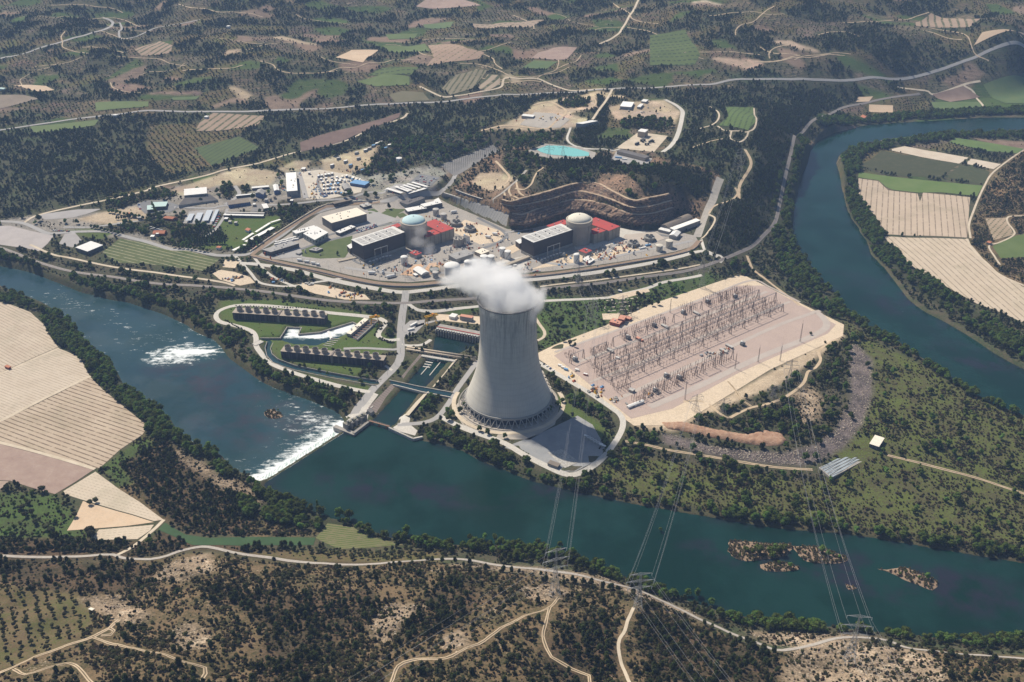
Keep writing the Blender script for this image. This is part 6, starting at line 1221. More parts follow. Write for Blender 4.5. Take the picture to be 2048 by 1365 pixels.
# caravans and containers in rows
def container(label, px, py, rz, m, L=12, grp='long white containers', name='container', z=None, h=2.9, w_=2.9):
    zz = zfit(px, py, 0) if z is None else z; x, y = Pz(px, py, zz); r_ = empty(name, (x, y, zz), label, 'container', grp, rz); mb = MB(); mb.box(0, 0, 0, L, w_, h); [mb.box(-L/2+L*(k+.5)/6, 0, .1, .25, w_+.12, h-.2) for k in range(6)]; mb.build('body', m, r_); mb = MB(); mb.box(0, 0, h, L+.15, w_+.2, .15); mb.build('roof', whitem if m is not bluer else bluer, r_); addblock(polymask([(x-8, y-4), (x+8, y-4), (x+8, y+4), (x-8, y+4)]))
for i in range(4):
    for j in range(2): container('white site container in the double row behind the long office', 555+i*12+j*2, 490-i*3.1-j*4.5, .42, whitem, 12)
container('white half of the long trailer by the two round coolers', 1285, 498, .45, whitem, 14, 'trailers parked by the coolers', 'trailer'); container('blue half of the long trailer by the two round coolers', 1296, 492, .45, bluer, 11, 'trailers parked by the coolers', 'trailer')
container('white trailer parked left of the side road to the pump station', 827, 651, .9, whitem, 15, 'trailers by the pump station', 'trailer'); container('white trailer parked lower, left of the side road to the pump station', 822, 661, .5, whitem, 11, 'trailers by the pump station', 'trailer')
for i in range(6): container('white container in the stepped row at the edge of the shaded plaza', 1174+i*6.2, 876+i*3.6, -.6, wgrey, 9, 'containers at the edge of the plaza')
for i, (x_, y_, m) in enumerate([(1120,733,whitem),(1126,737,whitem),(1132,741,bluer),(1171,751,M('rust_red', (.36,.10,.05))),(1154,742,whitem),(1235,718,whitem),(1240,584,bluew)]): container(['long white cabin by the switchyard gate','second white cabin by the switchyard gate','blue cabin by the switchyard gate','rust red skip by the building site','small white van body by the gate road','white cabin by the access road of the switchyard','little blue hut among the paved plots'][i], x_, y_, -.5, m, 6, 'cabins by the switchyard gate')
for i, (x_, y_) in enumerate([(1006,540),(1012,538),(1020,536),(1030,533)]): container('red and white trailer parked at the foot of the hall ramp', x_, y_, .35, [whitem, M('rust_red', (.36,.10,.05))][i == 0], 6, 'trailers at the foot of the hall ramp', 'trailer')
container('long blue and white roofed truck shelter on the store forecourt', 1237, 317, -.25, bluer, 14, 'shelters on the store forecourt'); container('white roofed truck shelter on the store forecourt', 1249, 320, -.25, whitem, 10, 'shelters on the store forecourt')
# storage casks
for i, (u, v) in enumerate([(1312,462),(1320,458),(1330,455),(1350,436),(1358,431),(1366,428),(1374,434),(1382,462),(1400,460),(1408,446),(1418,440),(1428,436),(1436,442),(1362,442)]):
    x_, y_ = qh(u, v); x, y = Pz(x_, y_, 72.5); r_ = empty('storage_cask', (x, y, 72.3), 'dark upright storage cask on the fenced pale pad', 'cask', 'casks on the fenced pad'); mb = MB(); mb.lathe([(2.3, 0), (2.3, 4.6), (2.0, 5)], 14, cap1=True, smooth=False); mb.build('body', M('cask_dark', (.04,.045,.05)), r_); mb = MB(); mb.box(0, 0, 5, 3, 3, .5); mb.build('lid', greyw, r_)
# octagonal tower
x, y = Pz(917, 490, 14); r_ = empty('filter_tower', (x, y, 14), 'squat octagonal concrete tower right of the left red roof', 'tower'); mb = MB(); mb.lathe([(9.6, -.5), (9.6, 12.5), (10, 12.6), (10, 13.6), (9.2, 13.6), (9.2, 13)], 8, smooth=False, cap1=True); mb.build('wall', concd, r_)
for k in range(5): t = k*1.25; mb = MB(); mb.lathe([(1.6, 13), (1.5, 14.4), (1.2, 14.4)], 12, 5*math.cos(t), 5*math.sin(t), cap1=True); mb.build('fan_housing', darkr, r_)
for k in range(8): t = k*.785; mb = MB(); mb.box(9.5*math.cos(t), 9.5*math.sin(t), -.4, .9, .9, 13, t); mb.build('pilaster', M('pilaster_grey', (.27,.235,.19)), r_)
addblock(polymask([(x+12*math.cos(t), y+12*math.sin(t)) for t in np.linspace(0, 6.1, 10)]))
# reactor side gantries, transformers, ramps
for lab, a, b in (('steel line gantry in front of the right dark hall', (1095,519), (1119,511)), ('steel line gantry in front of the left dark hall', (751,524), (776,516))):
    (ax, ay), (bx, by) = Pz(*a, 14), Pz(*b, 14); r_ = empty('line_gantry', (ax, ay, 14), lab, 'gantry', 'steel gantries in front of the dark halls')
    for k in range(3): t = k/2; mb = MB(); mb.tube(((bx-ax)*t, (by-ay)*t, 0), ((bx-ax)*t, (by-ay)*t, 24), .55, 6); mb.build('post', steelm, r_)
    mb = MB(); mb.tube((0, 0, 23.5), (bx-ax, by-ay, 23.5), .5, 6); mb.build('beam', steelm, r_)
tp = empty('transformer', (0, 0, 0), 'grey power transformer', 'transformer'); mb = MB(); mb.box(0, 0, 0, 5.5, 4, 5); mb.box(0, 2.6, .5, 4.6, 1, 3.8); mb.box(0, -2.6, .5, 4.6, 1, 3.8); mb.build('body', M('trafo_grey', (.20,.215,.225)), tp)
for k in range(3): mb = MB(); mb.tube((-1.6+1.6*k, 0, 5), (-1.8+1.8*k, 0, 7), .3, 6, r2=.18); mb.build('bushing', whitem, tp)
mb = MB(); mb.tube((-2, 1.2, 6), (2.2, 1.2, 6), .8, 10); mb.build('expansion_tank', whitem, tp)
def copy_tree(o, loc, rz=0, label=None, group=None, s=1, parent=None):
    c = o.copy(); col.objects.link(c); c.location = loc if parent is None else o.location; c.parent = parent
    if parent is None:
        c.rotation_euler = (0, 0, rz); c.scale = (s, s, s)
        if label: c['label'] = label
        if group: c['group'] = group
    for ch in o.children: copy_tree(ch, None, parent=c)
    return c
first = True
for lab, pts in (('grey transformer in the double row in front of the right dark hall', [(1084,526),(1090,524),(1096,521.5),(1102,519),(1108,517),(1114,515),(1121,513),(1128,514)]), ('grey transformer in the double row in front of the left dark hall', [(741,530),(748,528),(754,525.5),(761,523.5),(767,521),(774,519.5),(781,518.5)])):
    for i, (x_, y_) in enumerate(pts):
        x, y = Pz(x_, y_, 14)
        if first: tp.location = (x, y, 14.3); tp['label'] = lab; tp['group'] = 'transformers before the dark halls'; first = False
        else: copy_tree(tp, (x, y, 14.3), .4, lab, 'transformers before the dark halls')
for lab, A, B in (('brown concrete ramp leading to the right dark hall', (995,536), (1058,512)), ('brown concrete ramp leading to the left dark hall', (676,522), (722,512))): beam('ramp', lab, A, B, 19 if 'right' in lab else 16, 7, 5 if 'right' in lab else 2, M('ramp_tan', (.44,.38,.30)), 'ramp')
# small plant clutter: pipes, skids, crates
CL_ = random.Random(9); cm_ = [greyw, whitem, M('rust_red', (.36,.10,.05)), yellowm, bluer, darkr, M('orange_skid', (.55,.25,.1)), wgrey, concd, steelm]
def clutter(label, pts, n, grp, spread, zb=None, sz=(1.5, 4), name='equipment_skid', cat='equipment'):
    for k in range(n):
        a, b = CL_.choice(pts); px, py = a+CL_.gauss(0, spread), b+CL_.gauss(0, spread*.45); z = zfit(px, py, 0) if zb is None else zb; x, y = Pz(px, py, z)
        J, I = cells(x, y)
        if block_b[J, I]: continue
        mb = MB(); L = CL_.uniform(*sz); mb.box(0, 0, -.3, L, L*CL_.uniform(.4, .9), CL_.uniform(1, 2.8)); mb.box(L*.2, 0, .5, L*.4, L*.3, CL_.uniform(1.5, 3)); mb.tube((-L*.7, .3, .6), (L*.8, .3, .6), .3, 5)
        o = mb.build(name, CL_.choice(cm_)); o.location = (x, y, z+.3); o.rotation_euler = (0, 0, CL_.choice([.4, 1.97, .45])); tag(o, label, cat, grp)
def cells(x, y): return np.clip(np.searchsorted(GY, y)-1, 0, NY-1), np.clip(np.searchsorted(GX, x)-1, 0, NX-1)
block_b = np.zeros((NY, NX), bool); block_s = np.zeros((NY, NX), bool)
clutter('piece of plant equipment in the crowded yard round the reactors', [(790,540),(850,520),(880,530),(900,520),(1050,540),(1000,540),(1140,515),(1200,505),(1230,500),(990,500),(930,490),(880,450),(900,435),(950,470),(1000,475),(1060,525),(1110,530),(1180,510),(1240,490),(840,545),(960,520),(760,545),(810,540),(740,535),(1210,515),(1280,500),(1060,470),(940,470),(900,450),(860,440)], 290, 'equipment in the reactor yard', 12, 14)
clutter('stacked building material on the works yards', [(565,378),(632,372),(628,380),(625,392),(635,388),(700,345),(650,350),(600,350)], 90, 'material stacks in the works area', 8, None, (1.5, 4), 'material_pile', 'material')
clutter('stacked steel and pipes on a sandy storage yard', [(460,555),(470,560),(620,570),(660,578),(690,590),(710,595),(550,563),(560,558)], 60, 'stacks on the storage yards', 9, None, (2, 6), 'material_stack', 'stack')
clutter('crate or coil of building material beside the switchyard road', [(1140,748),(1148,754),(1190,778),(1196,785),(1200,790),(1450,700),(1440,705),(1430,712),(1410,712),(1300,790),(1230,800),(1240,810)], 70, 'material beside the switchyard', 7, 1, (1.5, 5), 'material_stack', 'stack')
clutter('machinery on the hilltop yards', [(1040,235),(1080,240),(1100,240),(1120,240),(1250,215),(1300,215),(1290,225)], 40, 'machines on the hilltop yards', 8, None, (1.5, 4), 'site_machine', 'machine')
g_ = random.Random(31)
for k in range(34):
    x_, y_ = g_.choice([(500,400),(520,408),(480,415),(540,395),(600,395),(300,415),(270,430),(250,440),(460,440),(620,340),(590,400),(570,390),(320,470),(230,450),(700,415),(760,410)]); x_ += g_.uniform(-16, 16); y_ += g_.uniform(-5, 5); J, I = cells(*Pz(x_, y_, 18))
    if not block[J, I]: w_ = g_.uniform(2, 5); bld('small_shed', 'small shed among the yards of the left works', (x_-w_, y_+w_*.35), (x_-w_*.5, y_-w_*.35), (x_+w_, y_-w_*.3), g_.uniform(3, 6), g_.choice([greyw, darkw, beigew]), g_.choice([whitem, rwhite, greyr, wgrey, tiler, browr]), 'small sheds among the left works')
for k in range(120):
    a, b = g_.choice([(780,545),(850,525),(900,525),(1060,535),(1010,530),(1130,525),(1200,512),(960,500),(920,500),(940,455),(1000,480),(720,520),(1240,500),(1290,490),(820,520),(870,500),(1180,520),(620,500),(560,512)]); x, y = Pz(a+g_.gauss(0, 16), b+g_.gauss(0, 5), 14); J, I = cells(x, y)
    if block_s[J, I]: continue
    r = g_.uniform(.6, 1.8); h = g_.uniform(2, 6); mb = MB(); mb.lathe([(r, -.3), (r, h), (r*.5, h+.5)], 10, cap1=True); mb.tube((r, 0, h*.6), (r+g_.uniform(2, 9), 0, h*.6), .3, 5); mb.box(r+2, 0, -.3, .4, .4, h*.6+.3); o = mb.build('process_vessel', g_.choice([whitem, wgrey, steelm, concd, M('rust_red', (.36,.10,.05))])); o.location = (x, y, 14.4); o.rotation_euler = (0, 0, g_.choice([.4, 1.97, 3.5, 5.1])); tag(o, 'small upright vessel with a pipe in the crowded reactor yard', 'vessel', 'small vessels in the reactor yard')
# hay-like pale slabs of the paved plots
plm = M('plot_slab', (.62,.55,.45))
for i in range(9):
    for j in range(5):
        if CL_.random() < .3: continue
        px, py = 1208+i*8+j*1.2, 602+j*7+CL_.uniform(-1, 1)-i*.6; x, y, z = ground(px, py); mb = MB(); mb.box(0, 0, -.2, CL_.uniform(4, 7), CL_.uniform(1.2, 3), .9); o = mb.build('stone_slab', plm); o.location = (x, y, z); o.rotation_euler = (0, 0, CL_.choice([0, .1, 1.5])); tag(o, 'pale stone slab in the grid of plots above the substation', 'slab', 'pale slabs in the grid of plots')
# cars ----------------------------------------------------------------------------
def car_mesh(m):
    mb = MB(); mb.box(0, 0, .35, 4.3, 1.75, .75); n = len(mb.v); mb.prism([(-1.5, -.75), (1.0, -.75), (1.0, .75), (-1.5, .75)], 1.1, 1.55, 1, 0)
    for sx in (-1.35, 1.35):
        for sy in (-.8, .8): mb.tube((sx, sy-.12, .35), (sx, sy+.12, .35), .35, 8, 2)
    o = mb.build('parked_car', [m, winm, M('tyre', (.03,.03,.03))]); me = o.data; bpy.data.objects.remove(o); return me
CARS = [(car_mesh(M('car_'+n, c, rough=.3, spec=.6)), n) for n, c in (('white', (.8,.8,.8)), ('silver', (.5,.51,.53)), ('dark grey', (.08,.085,.09)), ('red', (.45,.04,.03)), ('blue', (.05,.09,.25)), ('white', (.75,.75,.74)))]
def cars(where, a, b, n, rz, p=.85, rows=1, dr=(0, 3)):
    for r in range(rows):
        for k in range(n):
            if CL_.random() > p: continue
            t = (k+.5)/n; px, py = a[0]+(b[0]-a[0])*t+dr[0]*r, a[1]+(b[1]-a[1])*t+dr[1]*r; x, y, z = ground(px, py); me, cn = CL_.choice(CARS); o = link(bpy.data.objects.new('parked_car', me)); o.location = (x, y, z+.35); o.rotation_euler = (0, 0, rz+CL_.uniform(-.05, .05)); tag(o, 'small %s car parked %s' % (cn, where), 'car', '%s cars parked %s' % (cn, where))
cars('in front of the large warehouse', (712,461), (752,449), 17, 1.1, .9, 3, (1.5, 2.6)); cars('in the tree lined lot', (500,503), (560,462), 34, 1.0, .5); cars('in the dark lot of the upper car park', (826,366), (860,372), 9, 1.0, .6, 4, (4.5, -4)); cars('by the gatehouse', (690,402), (715,399), 9, 1.2, .8, 2, (0, 3)); cars('in the dark lot by the teal roofs', (277,408), (281,420), 7, .2, .8)
cars('below the orange roofed house', (440,430), (425,462), 16, .3, .8); cars('beside the long office', (548,513), (560,509), 4, .3, .9); cars('on the works road below the red houses', (300,455), (325,462), 9, .3, .8, 2, (2, 4)); cars('along the contractor lane', (640,388), (655,392), 5, .3, .8, 3, (0, 2)); cars('on the pale lot by the left road bend', (105,462), (140,464), 9, 1.2, .7); cars('at the substation gate', (1085,727), (1110,745), 4, .9, .7); cars('beside the plant fence', (1065,545), (1085,542), 5, .3, .8); cars('under the upper carports', (770,382), (800,391), 12, 1.1, .5, 2, (2, -3))
# ------------------------------------------------------------------ switchyard
SA, SB, SC_, SD_ = (Vector(Pz(a, b, 1)) for a, b in ((1108,712), (1484,560), (1664,652), (1262,836)))
def yd(s, t): return SA.lerp(SB, s).lerp(SD_.lerp(SC_, s), t)
UX = (SB-SA).normalized(); rzs = math.atan2(UX.y, UX.x)
postm = M('post_brown', (.26,.22,.20)); insm = M('insulator_brown', (.20,.10,.07)); galv = M('galvanised_dark', (.30,.285,.28))
def pole_mesh(kind):
    mb = MB()
    if kind == 0: mb.tube((0, 0, 0), (0, 0, 6), .2, 5); mb.tube((0, 0, 6), (0, 0, 9), .26, 6, 1); mb.tube((0, -.9, 9), (0, .9, 9), .16, 4)
    elif kind == 1: mb.tube((0, 0, 0), (0, 0, 4), .24, 5); mb.box(0, 0, 4, 3.0, .5, .5); [mb.tube((q, 0, 4.4), (q, 0, 7.4), .2, 5, 1) for q in (-1.3, 0, 1.3)]
    elif kind == 2: mb.tube((0, 0, 0), (0, 0, 4.5), .24, 5); mb.tube((0, 0, 4.5), (0, 0, 8), .38, 6, 1); mb.box(0, 0, 8, .9, .9, .7)
    else: mb.tube((0, 0, 0), (0, 0, 13), .22, 5, r2=.14); mb.tube((-1.4, 0, 11), (1.4, 0, 11), .13, 4)
    o = mb.build('post', [postm, insm]); me = o.data; bpy.data.objects.remove(o); return me
PMS = [pole_mesh(k) for k in range(4)]; PLN = ['single insulator post', 'three headed disconnector post', 'stout breaker post', 'tall lightning post']
spots = []; g = random.Random(12)
for t, s0, s1, n, kk in [(.275,.05,.93,50,0),(.30,.05,.95,60,0),(.32,.06,.95,54,1),(.345,.06,.94,58,2),(.37,.06,.94,54,0),(.395,.05,.95,60,0),(.42,.05,.95,50,1),(.445,.04,.97,56,3),(.475,.05,.96,60,1),(.50,.05,.96,56,0),(.525,.05,.96,60,2),(.55,.06,.95,50,0),(.575,.06,.93,50,1),(.64,.05,.6,30,0)]:
    for k in range(n):
        if g.random() < .86: spots.append((s0+(s1-s0)*(k+g.uniform(.3, .7))/n, t+g.uniform(-.006, .006), kk if g.random() < .8 else g.randrange(3)))
for s0, t0, ns_, nt_ in [(.03,.06,4,5),(.12,.14,8,4),(.28,.08,9,5),(.40,.07,10,5),(.60,.06,7,5),(.72,.08,10,6),(.80,.1,10,6),(.9,.14,6,5),(.12,.80,12,6),(.25,.78,10,6),(.38,.78,12,6),(.06,.84,5,4),(.05,.64,6,5)]:
    for i in range(ns_):
        for j in range(nt_):
            if g.random() < .85: spots.append((s0+i*.0115+g.uniform(-.002, .002), t0+j*.022, g.choice([0, 0, 1, 2, 0])))
cnt = 0; rest = []
spots.sort(key=lambda q: yd(q[0], q[1]).length)
for s, t, kk in spots:
    q = yd(s, t)
    if cnt < 295:
        o = link(bpy.data.objects.new('insulator_post', PMS[kk])); o.location = (q.x, q.y, 1.2); o.rotation_euler = (0, 0, rzs); area = 'in the near cluster' if t > .6 else ('in the far cluster' if t < .28 else 'in the central rows'); tag(o, '%s %s of the switchyard' % (PLN[kk], area), 'post', '%ss %s' % (PLN[kk], area)); cnt += 1
    else: rest.append((q, kk))
mb = MB()
for q, kk in rest:
    me = PMS[kk]; b0 = len(mb.v); c_, s_ = math.cos(rzs), math.sin(rzs); mb.v += [(q.x+v.co.x*c_-v.co.y*s_, q.y+v.co.x*s_+v.co.y*c_, 1.2+v.co.z) for v in me.vertices]
    for pl in me.polygons: mb.f.append(tuple(b0+i for i in pl.vertices)); mb.m.append(pl.material_index); mb.sm.append(False)
tag(mb.build('far_posts', [postm, insm]), 'hundreds of farther insulator posts standing in the switchyard rows', 'posts', None, 'stuff')
# portal gantries: lattice legs and beams
def lattice(mb, a, b, w0, w1, n, r=.16, m=0):
    a = Vector(a); b = Vector(b); d = (b-a).normalized(); q = d.to_track_quat('Z', 'Y'); cs = lambda t, i: a.lerp(b, t)+q @ (Vector(((-1, 1, 1, -1)[i], (-1, -1, 1, 1)[i], 0))*(w0+(w1-w0)*t)/2)
    for i in range(4): mb.tube(cs(0, i), cs(1, i), r, 4, m)
    for k in range(n):
        for i in range(4): mb.tube(cs(k/n, i), cs((k+1)/n, (i+1) % 4), r*.6, 3, m, cap=False)
def portal(label, s0, s1, t, h, nb, grp):
    r0 = yd(s0, t); r_ = empty('portal_gantry', (r0.x, r0.y, 1.1), label, 'gantry', grp)
    for k in range(nb+1):
        q = yd(s0+(s1-s0)*k/nb, t)-r0
        for dd in (-2.4, 2.4): mb = MB(); lattice(mb, (q.x-UX.y*dd, q.y+UX.x*dd, 0), (q.x-UX.y*dd*.15, q.y+UX.x*dd*.15, h), .9, .6, 6, .12); mb.build('leg', postm, r_)
    for k in range(nb):
        a, b = yd(s0+(s1-s0)*k/nb, t)-r0, yd(s0+(s1-s0)*(k+1)/nb, t)-r0; mb = MB(); lattice(mb, (a.x, a.y, h), (b.x, b.y, h), 1.0, 1.0, 7, .11); mb.build('beam', galv, r_)
portal('long steel portal gantry along the upper bus road', .08, .93, .325, 17, 12, 'long bus gantries'); portal('long steel portal gantry along the middle bus road', .06, .96, .46, 19, 14, 'long bus gantries'); portal('long low gantry at the lower edge of the middle rows', .06, .93, .60, 14, 12, 'long bus gantries')
for i in range(9): s = .02+i*.1; portal('short steel portal over the far feeder bays', s, s+.06, .17+.02*(i % 2), 15, 1, 'short far portals')
for i in range(5): s = .1+i*.09; portal('short steel portal over the near feeder bays', s, s+.06, .88, 16, 1, 'short near portals')
# bus wires
wirem = M('bus_wire', (.22,.20,.19)); wirel = M('line_wire', (.36,.36,.37), rough=.4, metal=.3)
for t in (.29,.34,.39,.44,.48,.52,.56,.595):
    mb = MB(); a, b = yd(.06, t), yd(.93, t)
    for k in range(24): p_, q_ = a.lerp(b, k/24), a.lerp(b, (k+1)/24); mb.tube((p_.x, p_.y, 10.2), (q_.x, q_.y, 10.2), .14, 4, cap=False)
    o = mb.build('busbar', wirem); tag(o, 'long thin busbar strung along the switchyard rows', 'busbar', 'busbars of the switchyard')
for i in range(26):
    s = .06+i*.0345; mb = MB(); a, b, c_ = yd(s, .3), yd(s, .46), yd(s, .6)
    mb.tube((a.x, a.y, 10.4), (b.x, b.y, 16), .11, 3, cap=False); mb.tube((b.x, b.y, 16), (c_.x, c_.y, 10.4), .11, 3, cap=False); tag(mb.build('busbar', wirem), 'thin cross wire between the switchyard rows', 'busbar', 'cross wires of the switchyard')
for lab, s, t, z_ in [('transformer in the far left bay of the switchyard', .045, .16, 1),('transformer in the bay below the brick red house', .30, .16, 1),('transformer in the bay right of the brick red house', .44, .14, 1),('transformer in the far middle bay of the switchyard', .60, .13, 1),('transformer in the far right bays of the switchyard', .74, .12, 1),('another transformer in the far right bays of the switchyard', .86, .2, 1),('transformer in the near left bay',.16,.86,1),('transformer in the near middle bay',.28,.84,1),('long relay house in the near bays',.25,.76,1),('relay house near the lying crates',.62,.78,1)]:
    q = yd(s, t); copy_tree(tp, (q.x, q.y, z_+.2), rzs+1.57, lab, 'transformers of the switchyard', 1.1)
for i, (s, t) in enumerate([(.19,.22),(.33,.23),(.47,.2),(.64,.2),(.57,.74),(.53,.76)]):
    q = yd(s, t); r_ = empty('relay_house', (q.x, q.y, 1.1), 'small long relay house in the switchyard bays', 'hut', 'relay houses of the switchyard', rzs+1.57); mb = MB(); mb.box(0, 0, 0, 13, 4, 3); mb.build('wall', [greyw, brickw][i == 1], r_); mb = MB(); mb.box(0, 0, 3.01, 13.6, 4.6, .35); mb.build('roof', [wgrey, salmonr][i == 1], r_); mb = MB(); mb.box(3, -2.05, 0, 1, .1, 2.1); mb.build('door', doorm, r_)
# hill substation
HA, HB, HC, HD = (Vector((*Pz(a, b, 33.5), 33.5)) for a, b in ((878,334), (984,293), (1004,299), (905,350))); gpm = M('post_grey', (.30,.30,.30)); gme = pole_mesh(0).copy(); gme.materials[0] = gpm; gme.materials[1] = gpm
for i in range(24):
    for j in range(6):
        q = HA.lerp(HB, (i+.5)/24).lerp(HD.lerp(HC, (i+.5)/24), (j+.5)/6); o = link(bpy.data.objects.new('bus_support', gme)); o.location = (q.x, q.y, Z(q.x, q.y)+.3); tag(o, 'grey bus support in the small hillside substation', 'bus support', 'posts of the hillside substation')
# ------------------------------------------------------------------ lattice pylons and lines
def pylon(label, base, H, rz, arms=((.62, 9), (.76, 11), (.9, 8)), m=None, wb=9, grp='tall lattice pylons', zz=None):
    x, y, z = ground(*base) if zz is None else (*Pz(*base, zz), zz); r_ = empty('pylon', (x, y, z), label, 'pylon', grp, rz); m = m or galv
    r = .12 if H > 40 else .09
    for i, (sx, sy) in enumerate(((-1, -1), (1, -1), (1, 1), (-1, 1))): mb = MB(); mb.tube((sx*wb/2, sy*wb/2, -1), (sx*1.1, sy*1.1, H*.6), r*1.5, 5); mb.tube((sx*1.1, sy*1.1, H*.6), (sx*.5, sy*.5, H*.96), r*1.3, 4); mb.build('leg', m, r_)
    mb = MB(); n = 7
    wt = lambda t: wb/2+(1.1-wb/2)*t
    for k in range(n):
        a, b = wt(k/n), wt((k+1)/n); z0, z1 = H*.6*k/n, H*.6*(k+1)/n; c4 = ((-1, -1), (1, -1), (1, 1), (-1, 1))
        for i in range(4):
            p0, p1 = c4[i], c4[(i+1) % 4]; mb.tube((p0[0]*a, p0[1]*a, z0), (p1[0]*b, p1[1]*b, z1), r*.8, 3, cap=False); mb.tube((p1[0]*a, p1[1]*a, z0), (p0[0]*b, p0[1]*b, z1), r*.8, 3, cap=False)
    lattice(mb, (0, 0, H*.6), (0, 0, H), 2.2, .9, 8, r*.7); mb.build('bracing', m, r_)
    tips = []
    for f, L in arms:
        for s in (-1, 1):
            mb = MB(); zz_ = H*f; mb.tube((0, .8, zz_), (s*L, 0, zz_+.6), r, 4); mb.tube((0, -.8, zz_), (s*L, 0, zz_+.6), r, 4); mb.tube((0, 0, zz_+2.6), (s*L, 0, zz_+.6), r, 4)
            for q in range(4): mb.tube((s*L*q/4, 0, zz_+2.4*(1-q/4)+.4), (s*L*(q+1)/4, 0, zz_+.4), r*.6, 3, cap=False)
            mb.build('crossarm', m, r_); mb = MB(); mb.tube((s*L, 0, zz_+.5), (s*L, 0, zz_-3.0), .22, 5); mb.build('insulator', M('glass_insulator', (.55,.62,.6), rough=.3), r_)
            tips.append(Vector((x, y, z))+Matrix.Rotation(rz, 3, 'Z') @ Vector((s*L, 0, zz_-3.0)))
    return tips
ARM3 = ((.60, 12), (.78, 14), (.97, 11)); lightg = M('galvanised_light', (.42,.43,.44), rough=.45, metal=.2)
P1 = pylon('lattice pylon on the knoll where two dirt tracks meet', (1110,1194), 62, .35, ARM3, lightg, 10); P2 = pylon('middle lattice pylon above the foreground road', (1276,1218), 46, .15, ARM3, lightg, 8); P3 = pylon('large lattice pylon on the pale rocky ground at lower right', (1698,1326), 60, -.12, ARM3, lightg, 10)
Q1 = pylon('lattice pylon on the scrub below the switchyard, left one', (1391,822), 27, .4, grp='slim pylons below the switchyard'); Q2 = pylon('lattice pylon on the scrub below the switchyard, middle one', (1445,831), 27, .4, grp='slim pylons below the switchyard'); Q3 = pylon('short wide pylon beside the dirt track fork', (1546,795), 20, .3, grp='slim pylons below the switchyard')
Q4 = pylon('slim pylon on the edge of the switchyard nearest the scrub', (1577,770), 42, -.1, grp='slim pylons below the switchyard'); G1 = pylon('lattice pylon in front of the right reactor', (1157,568), 44, .3); G2 = pylon('lattice pylon in the green field behind the cooling tower', (1184,645), 42, .5); G3 = pylon('lattice pylon above the far end of the switchyard', (1404,576), 48, .3); G4 = pylon('lattice pylon among the plots above the brick house', (1244,628), 34, .4)
G5 = pylon('far lattice pylon on the wooded slope below the round orchard', (1479,340), 48, .2); G6 = pylon('lattice pylon in front of the left reactor yard', (810,552), 34, .2); G7 = pylon('far lattice pylon above the hillside substation', (897,300), 40, .4); G8 = pylon('lattice pylon beside the turquoise reservoir', (1098,318), 30, 0, grp='masts by the reservoir'); G9 = pylon('second mast beside the turquoise reservoir', (1126,312), 28, 0, grp='masts by the reservoir'); G10 = pylon('far pylon at the hillside substation', (872,330), 26, .3)
for i, (a, b) in enumerate([((1600,684),38),((1560,722),30),((1370,800),34),((1470,738),30),((1516,725),30),((1340,626),30),((1262,632),26),((1140,690),26)]):
    x, y = Pz(*a, 1); r_ = empty('lightning_mast', (x, y, 1), 'tall thin reddish lightning mast round the edge of the switchyard', 'mast', 'lightning masts of the switchyard'); mb = MB(); lattice(mb, (0, 0, 0), (0, 0, b*.85), 1.5, .5, 10, .12); mb.build('tower', postm, r_); mb = MB(); mb.tube((0, 0, b*.85), (0, 0, b), .12, 4); mb.build('rod', postm, r_)
def wires(label, A, B, sag, grp, r=.085, m=None):
    for a, b in zip(A, B):
        a = Vector(a); b = Vector(b); mb = MB(); n = 22; prev = None
        for k in range(n+1):
            t = k/n; q = a.lerp(b, t); q.z -= sag*4*t*(1-t)
            if prev is not None: mb.tube(prev, q, r, 4, cap=False)
            prev = q
        tag(mb.build('power_line', m or wirel), label, 'cable', grp)
off = lambda T, v: [t+Vector(v) for t in T]
wires('cable between the middle foreground pylon and the pylon at left below the switchyard', P2, Q1, 16, 'cables over the river from the middle pylon')
wires('cable between the knoll pylon and the pylon behind the cooling tower', P1, G2, 26, 'cables over the river from the knoll pylon')
wires('cable between the lower right pylon and the slim pylon by the switchyard', P3, Q4, 18, 'cables over the river from the lower right pylon')
wires('cable running down out of view from the knoll pylon', P1, off(P1, (-420, -420, 60)), 8, 'cables leaving the knoll pylon', .06); wires('cable running down out of view from the middle pylon', P2, off(P2, (140, -420, 70)), 8, 'cables leaving the middle pylon', .075); wires('cable running down out of view from the lower right pylon', P3, off(P3, (30, -420, 60)), 8, 'cables leaving the lower right pylon', .075)
wires('cable between the reactor pylon and the pylon behind the cooling tower', G1, G2, 6, 'cables below the plant'); wires('cable between the plot pylon and the reactor pylon', G4, G1, 6, 'cables below the plant'); wires('cable from the far switchyard pylon over the wooded slope', G3, G5, 14, 'cables over the wooded slope')
